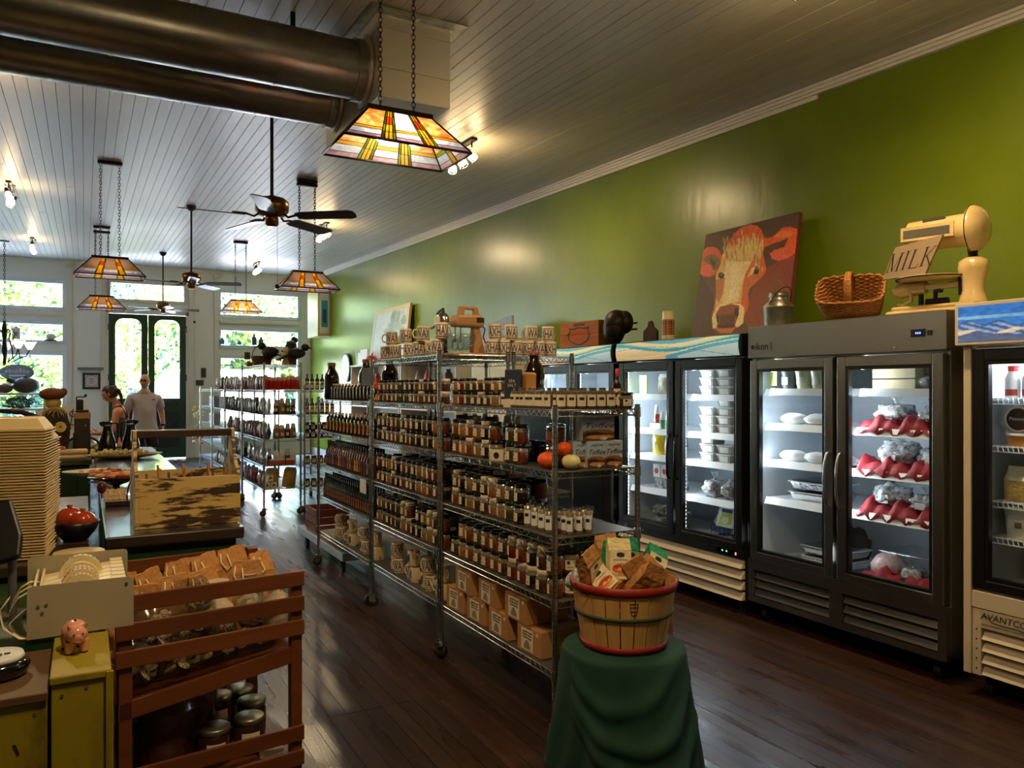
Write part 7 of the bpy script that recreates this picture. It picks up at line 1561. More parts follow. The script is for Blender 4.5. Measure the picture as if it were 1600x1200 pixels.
for i, (x, y) in enumerate(((.20, .20), (.32, .33), (.18, .38))):
    put('loaf', lambda: part('bread_bag', bag_mesh(.20, .27, .13, cmat(92, 52, 28, .25, .6, bump=(30, .8)), cmat(110, 84, 64, .2, .5), 4, .8)), rk(x, y, .118), 0, 'dark loaf in a clear bag, %s, lower left of the slatted rack' % ('front', 'right', 'back')[i], 'bread bag', 'bagged loaves', rot=(.1, .1*i, .6*i))
o = part('price_card', MB().box((-.05, -.001, 0), (.05, .001, .07), 'paper'), loc=rk(.56, .035, .118)); o.rotation_euler = (-.5, 0, .3); tag(o, 'small white price card at the bottom right of the slatted rack', 'price card')

# draped stand with bushel basket
BXC, BYC, BZ = 1.966, 2.60, .525
r = thing('display_stand', (BXC, BYC, 0)); tag(r, 'round stand hidden under the dark green cloth', 'stand'); part('stool', MB().lathe([(.20, 0), (.21, .03), (.05, .05), (.05, .46), (.19, .48), (.19, .50), (0, .50)], 30, 'dark_wood'), r)
def cloth():
    nth, nr = 150, 34; vs = []; g = random.Random(3); H = BZ-.02
    folds = [(g.uniform(0, 6.28), g.uniform(.5, 1)) for _ in range(5)]
    for j in range(nr+1):
        f = j/nr
        for i in range(nth):
            a = 2*PI*i/nth; sq = (abs(math.cos(a-.5))**4+abs(math.sin(a-.5))**4)**(-.25)
            if f < .28: rad = .25*f/.28*sq**.3; z = H-.004*math.sin(4*a)*f
            else:
                g_ = (f-.28)/.72; wave = .5+.5*math.sin(7*a+1.0+.6*math.sin(3*a)); w2 = .5+.5*math.sin(3*a+.4)
                rad = .25+(.03+.10*w2)*(.25+.75*(.5+.5*math.cos(a+.45)))*g_**.9*sq+.04*wave*g_+.008*math.sin(13*a+5*g_)*g_
                z = H-.015*min(1, g_*6)-(H-.02)*g_**(1.05)*(1 if True else 0); z = max(z, .012+.01*wave)
            vs.append((BXC+rad*math.cos(a), BYC+rad*math.sin(a), z+.012))
    # swag folds toward the camera side
    out = []
    for (x, y, z) in vs:
        dx, dy = x-BXC, y-BYC; a = math.atan2(dy, dx); d_ = math.hypot(dx, dy)
        s_ = (a-(-2.2)); 
        if z < .49 and abs(s_) < 1.3:
            for (c0, zc, amp) in ((-.15, .40, .020), (.05, .27, .03), (.25, .16, .03)):
                line = zc-.16*math.cos((s_-c0)*1.6)+.1; amp_ = amp*math.exp(-((z-line)/.03)**2)*math.cos(min(1.5, abs(s_-c0)))
                k = 1+amp_/max(d_, .1); dx *= k; dy *= k
        out.append((BXC+dx, BYC+dy, z))
    fs = [(j*nth+i, j*nth+(i+1) % nth, (j+1)*nth+(i+1) % nth, (j+1)*nth+i) for j in range(nr) for i in range(nth)]
    return MB().add(out, fs, 'green_cloth', True)
lc = Vector((BXC, BYC, 0)); o = bpy.data.objects.new('tablecloth', cloth().mesh('tablecloth', lc)); COL.objects.link(o); o.location = lc; tag(o, 'dark green cloth draped to the floor under the bushel basket', 'cloth'); o.modifiers.new('s', 'SOLIDIFY').thickness = .004; sb = o.modifiers.new('sub', 'SUBSURF'); sb.levels = 1; sb.render_levels = 1
r = thing('bushel_basket', (BXC, BYC, BZ)); tag(r, 'wooden slat bushel basket with red rims on the green cloth', 'basket')
R0, R1, HB = .165, .215, .272; ns = 22
for k in range(ns):
    a0 = 2*PI*k/ns+.012; a1 = 2*PI*(k+1)/ns-.012; m = MB(); vs = []
    for (dr) in (0, .004):
        for z in (0.002, HB*.5, HB-.002):
            rad = R0+(R1-R0)*(z/HB)**.8+dr
            for a in (a0, (a0+a1)/2, a1): vs.append((rad*math.cos(a), rad*math.sin(a), z))
    fs = []
    for l in range(2):
        for j in range(2):
            for i in range(2): b = l*9+j*3+i; qd = (b, b+1, b+4, b+3); fs.append(qd if l else qd[::-1])
    for j in range(2): fs += [(j*3, j*3+3, 9+j*3+3, 9+j*3), (j*3+2, 9+j*3+2, 9+j*3+5, j*3+5)]
    for i in range(2): fs += [(i, i+9, i+10, i+1), (6+i, 7+i, 16+i, 15+i)]
    m.add(vs, fs, 'basket_slat'); part('slat', m, r)
def hoop(z0, z1, mt, nm, dr=.0055): 
    f = lambda z: R0+(R1-R0)*(max(z, 0)/HB)**.8; part(nm, MB().lathe([(f(z0)+.003, z0), (f(z0)+dr+.001, z0+.001), (f(z1)+dr+.001, z1-.001), (f(z1)+.003, z1)], 60, mt, caps=False), r)
hoop(HB-.036, HB+.002, 'red_hoop', 'rim_hoop', .009); hoop(0, .028, 'red_hoop', 'base_hoop', .009); hoop(.135, .152, 'green_hoop', 'middle_hoop', .009)
part('bottom', MB().lathe([(0, .004), (R0, .004)], 30, 'basket_slat'), r)
m = MB(); aa = -PI/2-.55+.1
for (z, w_) in ((.214, .085), (.200, .08), (.184, .07), (.168, .045)):
    rad = R0+(R1-R0)*(z/HB)**.8+.0052; m.arc(rad, aa-w_, aa+w_, z-.0015, z+.0015, 'ink', 3)
for w_ in (-.085, .07): rad = R1-.006; m.add([((R0+(R1-R0)*(z/HB)**.8+.0054)*math.cos(aa+w_*s_+d_), (R0+(R1-R0)*(z/HB)**.8+.0054)*math.sin(aa+w_*s_+d_), z) for z, s_ in ((.168, .6), (.214, 1)) for d_ in (0, .012)], [(0, 1, 3, 2)], 'ink')
part('stamped_mark', m, r)
mw = MB(); mw.tube([(R1*math.cos(a), R1*math.sin(a), HB-.01) for a in (PI*.97, PI*.97)]+[(-R1-.03, 0, HB+.0), (-R1-.02, -.03, HB-.03), (-R1*.98, -.05, HB-.04)], .002, 5, 'dark_metal'); part('wire_handle', mw, r)
part('filler', MB().lathe([(0, HB-.10), (R1-.02, HB-.11)], 24, 'kraft_d'), r)
def snackpack(kind):
    def f():
        side = {'kraft': 'kraft', 'green': 'green_bag', 'cream': cmat(216, 196, 140, .5)}[kind]
        o = part('pretzel_bag', MB().hexa([(-.052, -.026, 0), (.052, -.026, 0), (.052, .026, 0), (-.052, .026, 0), (-.05, -.03, .13), (.05, -.03, .13), (.05, .03, .13), (-.05, .03, .13)], side)); crumple(o, .012, .045)
        part('top_fold', MB().hexa([(-.05, -.028, .13), (.05, -.028, .13), (.05, .028, .13), (-.05, .028, .13), (-.05, -.004, .185), (.05, -.004, .185), (.05, .002, .185), (-.05, .002, .185)], side), o); crumple(kids(o)[-1], .010, .04)
        Pk = Paint(30, 36, C(232, 218, 176)); Pk.ell(.5, .84, .2, .09, C(40, 34, 30)); Pk.rect(.15, .64, .85, .68, C(60, 60, 80)); Pk.ell(.5, .36, .42, .18, C(216, 110, 40)); Pk.ell(.5, .42, .36, .07, C(190, 50, 30)); Pk.ell(.45, .34, .12, .06, C(236, 190, 100)); Pk.ell(.68, .30, .10, .05, C(236, 190, 100)); Pk.ell(.5, .15, .35, .05, C(206, 160, 90)); Pk.noise(.06)
        Pk.obj('printed_label', o, (-.046, -.0335, .008), (.092, 0, 0), (0, -.0015 if kind == 'kraft' else -.0015, .12)); return o
    return f
SB = 'snack bags in the bushel basket'
for i, (kd, x, y, z, rot, lab) in enumerate((('cream', -.055, -.05, .235, (-.30, .05, -.40), 'cream-labelled snack bag standing tallest in the bushel basket'), ('green', .105, -.01, .20, (-.55, .55, -.35), 'green snack bag with a chili label at the right of the basket'), ('green', .06, .10, .205, (.1, .25, .2), 'green snack bag at the back right of the basket'),
        ('green', -.01, .05, .21, (.1, .0, -.3), 'green snack bag half hidden in the basket middle'), ('kraft', -.12, .03, .205, (.1, -.35, .4), 'brown bag at the back left of the basket'), ('kraft', .01, .10, .22, (.05, .12, 2.9), 'brown bag with folded top at the basket back'),
        ('kraft', .06, -.07, .20, (-.5, .55, 2.6), 'wide crumpled brown bag at the basket front right'), ('kraft', -.03, -.10, .185, (-.5, -.5, 2.9), 'brown bag lying at the basket front centre'), ('kraft', -.10, -.09, .205, (-1.0, -.75, -.4), 'brown bag with white label lying over the left rim'), ('kraft', .0, -.03, .185, (-.4, .8, -.6), 'brown bag tilted in the middle of the basket'))):
    put('pk_'+kd, snackpack(kd), (BXC+x*1.15, BYC+y*1.1, BZ+z+.035), 0, lab, 'snack bag', SB, rot=rot, scale=.95)
lump('plastic_bag', (BXC-.14, BYC+.13, BZ+.20), (.05, .05, .045), 'plasticbag', 'crinkled clear plastic bag at the rear left of the bushel basket', 'bag', 4)
for i in range(2): tag(part('carton', MB().box((2.325, 2.84, 0), (2.44, 3.04, .52), 'card') if i == 0 else MB().box((2.325, 2.85, .521), (2.43, 3.04, .65), 'card'), bev=.004), '%s tan carton behind the bushel basket' % ('lower tall', 'upper small')[i], 'carton')
lump('red_bow', (2.42, 2.72, .02), (.05, .03, .05), cmat(150, 30, 40, .4, bump=(30, .6), var=(C(226, 190, 190), 30)), 'small red and white ribbon on the floor beside the green cloth', 'ribbon', 3)

# ================================================================== BACK LEFT: counter decorations, shelf by the window
r = thing('towel_stack', (-.12, 8.45, TB-.005)); tag(r, 'two folded cream towels with orange stripe on the green counter', 'towels')
for k in range(2): part('towel', MB().box((-.15, -.09, k*.045), (.15, .09, k*.045+.042), 'towel').box((-.152, -.092, k*.045+.004), (-.10, .092, k*.045+.04), cmat(226, 140, 60, .9)), r, bev=.018)
# scarecrow doll
r = thing('scarecrow_doll', (-.25, 8.62, TB-.005)); tag(r, 'scarecrow doll with a rust hat and straw collar on the counter', 'scarecrow')
plaid = cmat(70, 28, 26, .85, bump=(40, .3), var=(C(36, 26, 26), 30, (1, 1, 1))); hat = cmat(120, 60, 40, .85, bump=(50, .6)); straw = cmat(206, 172, 104, .8)
part('body', MB().lathe([(.10, .0), (.115, .10), (.13, .24), (.11, .36), (.07, .44), (.05, .47)], 22, plaid), r); part('head', MB().sph((-.01, 0, .53), (.065, .065, .07), straw, 18, 12), r)
part('hat', MB().sph((-.02, 0, .61), (.11, .10, .062), hat, 22, 12).sph((.07, 0, .63), (.035, .035, .04), hat, 14, 10), r)
m = MB()
for k in range(40): a = 2*PI*k/40; m.tube([(.05*math.cos(a), .05*math.sin(a), .49), (.085*math.cos(a+.1), .085*math.sin(a+.1), .455), (.11*math.cos(a+q.uniform(-.2, .3)), .11*math.sin(a), .40+q.uniform(-.02, .03))], .003, 4, straw)
part('straw_collar', m, r, kind='stuff'); part('jacket', MB().lathe([(.112, .26), (.128, .32), (.10, .42), (.06, .47)], 20, cmat(44, 38, 30, .9)), r)
part('arm', MB().tube([(-.08, 0, .36), (-.26, -.01, .44), (-.46, -.02, .46), (-.70, -.03, .34)], .028, 8, plaid, r1=.018), r); part('arm', MB().tube([(.08, 0, .36), (.11, -.06, .28), (.06, -.10, .24)], .028, 8, plaid), r)
part('sleeve_rag', MB().hexa([(-.12, -.02, .12), (-.02, -.04, .05), (-.02, .04, .05), (-.12, .02, .12), (-.14, -.02, .30), (-.08, -.03, .34), (-.08, .03, .34), (-.14, .02, .30)], plaid), r)
part('sunflower', MB().cyl((.05, -.125, .30), (.05, -.118, .30), .05, n=20, m=cmat(226, 190, 110)).cyl((.05, -.130, .30), (.05, -.125, .30), .015, n=12, m=cmat(180, 120, 40)), r)
for i, (x, z, s) in enumerate(((.0+.05, .0, .9), (.06, .065, .75))):
    put('pump_r2', pumpkin_fn(cmat(186, 110, 50, .4)), (-.25+x+.0, 8.45, TB-.005+z), 0, '%s orange gourd at the scarecrow feet' % ('lower', 'upper')[i], 'pumpkin', scale=s)
# coffee grinder on a plinth
tag(part('plinth_box', MB().box((.0-.10, 8.80, TB-.005), (.055, 8.96, 1.14), cmat(44, 32, 26, .6)), bev=.004), 'dark wooden plinth box right of the scarecrow', 'box')
r = thing('coffee_grinder', (-.02, 8.88, 1.14)); tag(r, 'old wooden coffee grinder with a tan top beside the scarecrow', 'coffee grinder')
part('box', MB().box((-.07, -.07, 0), (.07, .07, .14), cmat(58, 40, 30, .5)), r, bev=.005); part('tan_band', MB().box((-.074, -.074, .14), (.074, .074, .20), cmat(176, 130, 84, .5)), r, bev=.004); part('drawer_knob', MB().sph((.03, -.08, .07), .012, ACC, 10, 8), r); part('hopper', MB().box((-.06, -.06, .20), (.06, .06, .225), 'ink').box((-.055, -.02, .225), (.01, .02, .33), 'ink'), r, bev=.01)
part('crank', MB().tube([(-.05, 0, .225), (-.05, 0, .35), (-.05, 0, .355), (.03, 0, .355)], .006, 6, 'dark_metal').sph((.03, 0, .37), .014, 'ink', 8, 6), r)
# airpots
def airpot():
    r = thing('coffee_pot'); part('body', MB().lathe([(.075, 0), (.078, .01), (.072, .10), (.045, .20), (.035, .25), (.042, .28), (.042, .30), (0, .31)], 26, 'black_gloss'), r)
    part('handle', MB().tube([(.04, 0, .29), (.085, 0, .285), (.095, 0, .20), (.08, 0, .10)], .009, 8, 'black'), r); part('spout', MB().hexa([(-.06, -.012, .27), (-.03, -.02, .25), (-.03, .02, .25), (-.06, .012, .27), (-.07, -.012, .30), (-.03, -.02, .31), (-.03, .02, .31), (-.07, .012, .30)], 'black_gloss'), r)
    part('steel_band', MB().lathe([(.0405, .262), (.0425, .27), (.0405, .278)], 24, ACC), r); return r
put('airpot', airpot, (.20, 8.75, TB), .3, 'left black coffee pot on the counter', 'coffee pot', 'black coffee pots', scale=1.08); put('airpot', airpot, (.41, 8.75, TB), 2.6, 'right black coffee pot on the counter', 'coffee pot', 'black coffee pots', scale=1.12)
# chrome dish lid and tangle of white tongs
r = thing('chafing_dish', (-.02, 9.05, TB)); tag(r, 'large steel domed dish with black rim left of the coffee pots', 'chafing dish')
part('dome', MB().sph((0, 0, .03), (.17, .12, .14), ACC, 28, 14, lambda d: 1 if d.z > -.1 else .9), r); part('rim', MB().tube([(.175*math.cos(a), -.02, .03+.145*math.sin(a)) for a in [PI*k/18 for k in range(19)]], .009, 6, 'black'), r)
r = thing('wrought_stand', (.05, 10.1, 0)); tag(r, 'white painted twisted wire stand before the woman', 'stand')
m = MB(); g = random.Random(12)
for k in range(16): a = g.uniform(0, 6.28); m.tube([(.26*math.cos(a), .2*math.sin(a), .62+g.uniform(0, .1)), (.2*math.cos(a+1), .15*math.sin(a+1), .85+g.uniform(-.1, .1)), (.1*math.cos(a+2), .1*math.sin(a+2), .98+g.uniform(-.1, .05)), (.26*math.cos(a+2.6), .2*math.sin(a+2.6), .86)], .011, 5, cmat(206, 204, 200, .5))
part('wire_tangle', m, r); part('legs', MB().cyl((-.2, -.12, 0), (-.2, -.12, .7), .012, m='trim_white').cyl((.2, -.12, 0), (.2, -.12, .7), .012, m='trim_white').cyl((0, .15, 0), (0, .15, .7), .012, m='trim_white').cyl((0, 0, .6), (0, 0, .62), .26, n=20, m='trim_white'), r)
r = thing('cafe_table', (.05, 11.2, 0)); r.name = 'side_table'; tag(r, 'dark side table in front of the woman holding papers', 'table')
part('table_top', MB().box((-.75, 10.85, .90), (-.02, 11.5, .94), 'black'), r, world=True, bev=.005)
for x in (-.7, -.1):
    for y in (10.9, 11.45): part('leg', MB().box((x, y, 0), (x+.04, y+.04, .90), 'black'), r, world=True)
# easel pictures
for i, (x, y, w_, h_, lab) in enumerate(((-.10, 11.25, .28, .42, 'white card with black scroll easel design, right, leaning'), (-.40, 11.3, .26, .36, 'white card on black easel, left of the scroll card'))):
    o = thing('easel_card', (x, y, .941), .1); tag(o, lab, 'card'); T = Matrix.Rotation(-.18, 4, 'X')
    m = MB(); m.T = T; m.box((-w_/2, -.005, .02), (w_/2, .005, .02+h_), 'paper_w'); part('card', m, o)
    m = MB(); m.T = T
    for s in (-1, 1): m.tube([(s*.10, -.012, .01), (s*.05, -.012, .2), (s*.02, -.012, h_-.04)], .006, 5, 'ink'); m.tube([(s*(.03+.03*math.cos(a)), -.012, h_-.10+.035*math.sin(a)) for a in [2*PI*k/12 for k in range(12)]], .006, 5, 'ink', closed=True)
    m.tube([(-.07, -.012, .18), (.07, -.012, .18)], .005, 5, 'ink'); part('wire_easel', m, o)
# wall items by the door
def wallY(u, v): return onY(u, v, YF-.02)
p0, p1 = wallY(129, 608), wallY(157, 583)
r = thing('framed_sign', ((p0.x+p1.x)/2, YF-.03, p0.z)); tag(r, 'black framed verse with a wreath on the white wall', 'picture'); W_, H_ = p1.x-p0.x, p1.z-p0.z
part('frame', MB().box((-W_/2, -.02, 0), (W_/2, .02, H_), 'ink'), r, bev=.005); part('sheet', MB().box((-W_/2+.045, -.024, .045), (W_/2-.045, -.02, H_-.045), cmat(196, 190, 184)), r)
m = MB()
for k in range(20): a = 2*PI*k/20; m.box((.13*math.cos(a)-.008, -.026, H_/2+.12*math.sin(a)-.006), (.13*math.cos(a)+.010, -.024, H_/2+.12*math.sin(a)+.008), 'ink')
for k in range(4): m.box((-.045+.01*(k % 2), -.026, H_/2+.05-.033*k), (.045-.01*(k % 2), -.024, H_/2+.058-.033*k), 'ink')
part('lettering', m, r)
tag(part('wall_ledge', MB().box((wallY(121, 578).x, YF-.09, wallY(121, 578).z), (wallY(162, 578).x, YF-.005, wallY(121, 574).z), cmat(110, 120, 116)), bev=.004), 'narrow grey-green ledge on the white wall above the framed verse', 'ledge')
for i, (u, v, w_, h_, lab) in enumerate(((312, 590, .16, .12, 'small dark plaque on the white wall right of the door'), (318, 578, .10, .22, 'small dark arrow-shaped hook on the wall right of the door'))):
    p = wallY(u, v+12); tag(part('wall_plaque', MB().box((p.x-w_/2, YF-.04, p.z), (p.x+w_/2, YF-.005, p.z+h_), cmat(50, 48, 48))), lab, 'plaque')
# flower garland hanging at the farthest rack
for i, (y, z, c, lab) in enumerate(((15.98, 1.0, (226, 200, 60), 'yellow and white flower bunch hanging at the farthest rack'), (15.98, .62, (236, 110, 60), 'orange flower hanging low at the farthest rack'))):
    m = MB(); g = random.Random(i); [m.sph((g.gauss(0, .05), g.gauss(0, .03), .1+g.gauss(0, .07)), .028, cmat(*g.choice([c, (226, 220, 200), c]), .7), 7, 5) for _ in range(16)]
    m.cyl((0, 0, .1), (.06, -.12, .32), .004, n=5, m='bark'); tag(part('flower_bunch', m, loc=(FX0-.06, y, z)), lab, 'flowers')
# white shelf by the window
r = thing('white_shelf', (-1.25, 16.9, 0)); tag(r, 'white open shelf unit before the left shop window', 'shelf unit')
for z in (.35, .62, .90, 1.18, 1.46): part('shelf', MB().box((-1.95, 16.6, z), (-.62, 17.2, z+.035), 'trim_white'), r, world=True)
for x in (-1.95, -.66):
    for y in (16.6, 17.16): part('post', MB().box((x, y, 0), (x+.04, y+.04, 1.5), 'trim_white'), r, world=True)
for k in range(5): part('rail', MB().cyl((-1.80+k*.09, 16.62, 1.2), (-1.80+k*.09, 16.62, 1.46), .012, m='trim_white'), r, world=True)
for i, (x, s, c, lab) in enumerate(((-.95, 1.7, (62, 54, 48), 'dark grey animal-shaped planter on the white shelf'), (-1.28, 1.0, (96, 70, 52), 'brown round teapot on the white shelf'))):
    o = part('pot', MB().sph((0, 0, .09), (.13, .11, .09), cmat(*c, .5), 20, 12).cyl((0, 0, .16), (0, 0, .19), .03, m=cmat(*c, .5)), loc=(x, 16.9, 1.495)); o.scale = (s, s, s*.95); tag(o, lab, 'pot'); part('spout', MB().cyl((-.10, 0, .12), (-.17, 0, .16), .03, .025, 10, cmat(*c, .5)), o)
o = part('figurine', MB().lathe([(.08, 0), (.05, .08), (.09, .12), (.04, .22), (.07, .27), (.05, .34), (.09, .40), (.03, .44)], 16, cmat(170, 170, 170, .4)), loc=(-1.52, 16.85, 1.495)); tag(o, 'pale grey stacked figurine at the left end of the white shelf', 'figurine')
t = thing('potted_shrub', (-1.05, 16.8, 1.215)); tag(t, 'grey-green leafy plant on the second white shelf', 'plant'); o = part('foliage', CR[1], t, kind='stuff', loc=(0, 0, .10)); o.scale = (.12, .07, .035)
# window ornaments
def orn(u, v, y=18.85): return onY(u, v, y)
p = orn(79, 535); o = part('teapot', MB().sph((0, 0, .07), (.10, .08, .07), cmat(206, 200, 170, .3), 20, 12).tube([(.09, 0, .06), (.15, 0, .08), (.17, 0, .13)], .012, 6, cmat(206, 200, 170, .3)).tube([(-.09, 0, .11), (-.15, 0, .10), (-.13, 0, .04), (-.08, 0, .04)], .008, 6, cmat(206, 200, 170, .3)).box((-.11, -.05, -.01), (.11, .05, .005), 'ink'), loc=(p.x, 18.93, 2.60)); tag(o, 'cream teapot in the middle pane of the left window', 'teapot')
p = orn(25, 535); o = part('lantern', MB().box((-.07, -.05, 0), (.07, .05, .20), cmat(200, 200, 204)).box((-.085, -.06, .2), (.085, .06, .22), cmat(200, 200, 204)).lathe([(.06, .22), (.02, .27)], 8, cmat(200, 200, 204)).box((-.03, -.054, .06), (.03, -.05, .15), cmat(120, 120, 130)), loc=(p.x, 18.92, 2.60)); tag(o, 'pale lantern box in the left window pane', 'lantern')
p = orn(27, 582); r = thing('hanging_sign', (p.x, 18.8, p.z)); tag(r, 'oval blue-grey sign with white script hanging in the left window', 'sign')
part('oval_board', MB().lathe([(.02, -.012), (.30, -.012), (.30, .012), (.02, .012)], 36, cmat(130, 146, 170), sy=1), r).rotation_euler = (PI/2, 0, 0); r.scale = (1, 1, .55)
m = MB(); g = random.Random(4)
for k in range(7): x = -.20+k*.062; m.tube([(x, -.02, -.02), (x+.015, -.02, .09+.05*(k % 3 == 1)), (x+.03, -.02, .0), (x+.045, -.02, .07)], .011, 5, 'paper_w')
m.box((-.14, -.02, -.13), (.14, -.014, -.10), 'paper_w'); part('script_lettering', m, r)
part('hang_wire', MB().cyl((-.15, 0, .25), (0, 0, 1.2), .004, n=4, m='ink').cyl((.15, 0, .25), (0, 0, 1.2), .004, n=4, m='ink'), r)
# right window sill ornaments
for i, (u, c, h, lab) in enumerate(((348, (70, 140, 180), .16, 'blue bottle on the right window rail'), (375, (120, 150, 140), .10, 'small green glass on the right window rail'), (398, (60, 60, 70), .26, 'dark bird figure on the right window rail'), (409, (80, 80, 90), .20, 'grey bird figure leaning on the right window rail'))):
    p = orn(u, 540); o = part('window_ornament', MB().lathe([(.06, 0), (.065, h*.6), (.025, h*.8), (.03, h)], 12, cmat(*c, .2)), loc=(p.x, 18.93, 2.60)); tag(o, lab, 'ornament')
o = part('tin_ledge', MB(), None) if False else None
# chandelier
r = thing('chandelier', (-1.26, 16.6, 2.35)); tag(r, 'wrought iron chandelier with white glass bells at the left edge', 'chandelier')
zc = ceil_z(16.6)-2.35; m = MB(); chain(m, 0, 0, .45, zc-.02, 'dark_metal', .06, .005, .016); part('chain', m, r); part('canopy', MB().lathe([(.07, zc-.02), (.08, zc-.002)], 16, 'dark_metal'), r)
part('stem', MB().lathe([(.0, -.35), (.03, -.32), (.02, -.2), (.05, -.1), (.03, .1), (.05, .25), (.02, .45)], 16, 'dark_metal'), r)
for k in range(5):
    a = 2*PI*k/5+.3; ca, sa = math.cos(a), math.sin(a); P3 = lambda d, z: (d*ca, d*sa, z)
    ar = part('arm', MB().tube([P3(.03, .22), P3(.12, .30), P3(.17, .22), P3(.13, .12), P3(.22, -.05), P3(.24, -.22), P3(.10, -.30), P3(.14, -.22)], .012, 6, 'dark_metal').tube([P3(.24, -.22), P3(.34, -.18), P3(.40, -.06)], .012, 6, 'dark_metal'), r)
    part('glass_bell', MB().lathe([(.03, .0), (.05, .03), (.09, .11), (.115, .14)], 18, 'shade_white', c=P3(.40, -.06), caps=False), ar)

# ================================================================== PEOPLE
def skin_obj(name, pts, edges, mt, parent, root=0, sub=2):
    me = bpy.data.meshes.new(name); me.from_pydata([p[:3] for p in pts], edges, []); me.materials.append(M[mt] if isinstance(mt, str) else mt)
    o = bpy.data.objects.new(name, me); COL.objects.link(o); o.parent = parent
    md = o.modifiers.new('skin', 'SKIN'); md.use_smooth_shade = True; md.branch_smoothing = .4
    for i, p in enumerate(pts):
        v = me.skin_vertices[0].data[i]; v.radius = (p[3], p[4] if len(p) > 4 else p[3]); v.use_root = (i == root)
    s = o.modifiers.new('sub', 'SUBSURF'); s.levels = sub; s.render_levels = sub
    for p_ in me.polygons: p_.use_smooth = True
    return o
def head(parent, c, yaw, pitch, mt, s=1.0, hair=None, glasses=False, beard=None, cap=None, pony=False):
    T = Matrix.Translation(c) @ Matrix.Rotation(yaw, 4, 'Z') @ Matrix.Rotation(pitch, 4, 'X') @ Matrix.Scale(s, 4)
    def face(d):
        w_ = 1.0; f = max(0, -d.y)
        w_ -= .07*max(0, -d.z-.2)*(1-f)          # jaw
        if d.z < -.3: w_ += .03*f
        if abs(d.z-.12) < .16 and f > .7: w_ -= .035*(1-abs(d.z-.12)/.16)   # eye hollow
        if f > .85 and -.75 < d.z < -.45: w_ += .03
        return w_
    m = MB(); m.T = T; m.sph((0, 0, 0), (.076, .096, .118), mt, 32, 22, face); m.hexa([(-.013, -.088, -.022), (.013, -.088, -.022), (.013, -.07, -.022), (-.013, -.07, -.022), (-.005, -.090, .022), (.005, -.090, .022), (.005, -.07, .022), (-.005, -.07, .022)], mt)
    m.sph((0, -.100, -.017), (.0125, .014, .011), mt, 10, 8)
    for x in (-1, 1): m.sph((x*.077, .008, -.004), (.010, .018, .028), mt, 10, 8)
    h = part('head', m, parent)
    m = MB(); m.T = T
    for x in (-1, 1): m.sph((x*.028, -.0855, .012), (.011, .006, .006), 'paper_w', 10, 6); m.sph((x*.028, -.091, .012), (.005, .003, .005), 'ink', 8, 6)
    part('eyes', m, h)
    m = MB(); m.T = T; m.sph((0, -.091, -.052), (.021, .007, .006), cmat(150, 80, 72, .5), 12, 6); part('mouth', m, h)
    m = MB(); m.T = T
    for x in (-1, 1): m.tube([(x*.014, -.0925, .030), (x*.028, -.0925, .034), (x*.042, -.083, .030)], .0032, 5, 'ink' if not beard else cmat(90, 70, 60))
    part('eyebrows', m, h)
    if beard: m = MB(); m.T = T; m.sph((0, -.070, -.078), (.038, .032, .036), cmat(*beard, .8), 14, 10); part('beard', m, h)
    if glasses:
        m = MB(); m.T = T
        for x in (-1, 1): m.box((x*.028-.019, -.1005, .0), (x*.028+.019, -.0965, .024), 'ink'); m.box((x*.074-.002, -.09, .012), (x*.074+.002, .01, .017), 'ink')
        m.box((-.01, -.1005, .014), (.01, -.0975, .019), 'ink'); part('glasses', m, h)
    if hair:
        m = MB(); m.T = T; m.sph((0, .012, .012), (.083, .101, .118), hair, 26, 16, lambda d: 1 if (d.y > -.35 or d.z > .45) and d.z > -.75 else .86); 
        if pony: m.sph((0, .105, .055), (.026, .03, .026), hair, 12, 8); m.tube([(0, .095, .04), (0, .128, -.02), (0, .118, -.10), (0, .085, -.18), (0, .05, -.25)], .036, 10, hair, r1=.012)
        part('hair', m, h)
    if cap: m = MB(); m.T = T; m.sph((0, 0, .035), (.086, .106, .10), cap, 24, 14, lambda d: 1 if d.z > -.05 else .75); m.hexa([(-.06, -.17, .035), (.06, -.17, .035), (.075, -.07, .035), (-.075, -.07, .035), (-.06, -.17, .042), (.06, -.17, .042), (.075, -.07, .055), (-.075, -.07, .055)], cap); part('cap', m, h)
    return h
def hand_pts(pts, edges, wi, w, d, side, curl=.5, s=1.0):
    """palm and five fingers grown from wrist index wi; d = pointing direction, side = thumb side"""
    d = Vector(d).normalized(); sd = Vector(side).normalized(); n_ = d.cross(sd).normalized(); w = Vector(w)
    pts.append((*(w+d*.05*s), .030*s, .016*s)); pi_ = len(pts)-1; edges.append((wi, pi_))
    out = []
    for k, (off, ln) in enumerate(((.030, .062), (.010, .072), (-.010, .068), (-.028, .052))):
        b = w+d*.085*s+sd*off*s; pts.append((*b, .0105*s)); e0 = len(pts)-1; edges.append((pi_, e0))
        d2 = (d*math.cos(curl)+n_*math.sin(curl)); p = b+d2*ln*.5*s; pts.append((*p, .0088*s)); edges.append((e0, len(pts)-1)); e1 = len(pts)-1
        d3 = (d*math.cos(curl*2)+n_*math.sin(curl*2)); p = p+d3*ln*.5*s; pts.append((*p, .0075*s)); edges.append((e1, len(pts)-1))
    b = w+d*.03*s+sd*.034*s; pts.append((*b, .013*s)); t0 = len(pts)-1; edges.append((wi, t0)); p = b+(d*.8+sd*.5+n_*.3).normalized()*.042*s; pts.append((*p, .0095*s)); edges.append((t0, len(pts)-1))
    p = p+(d+n_*.4).normalized()*.026*s; pts.append((*p, .008*s)); edges.append((len(pts)-2, len(pts)-1))
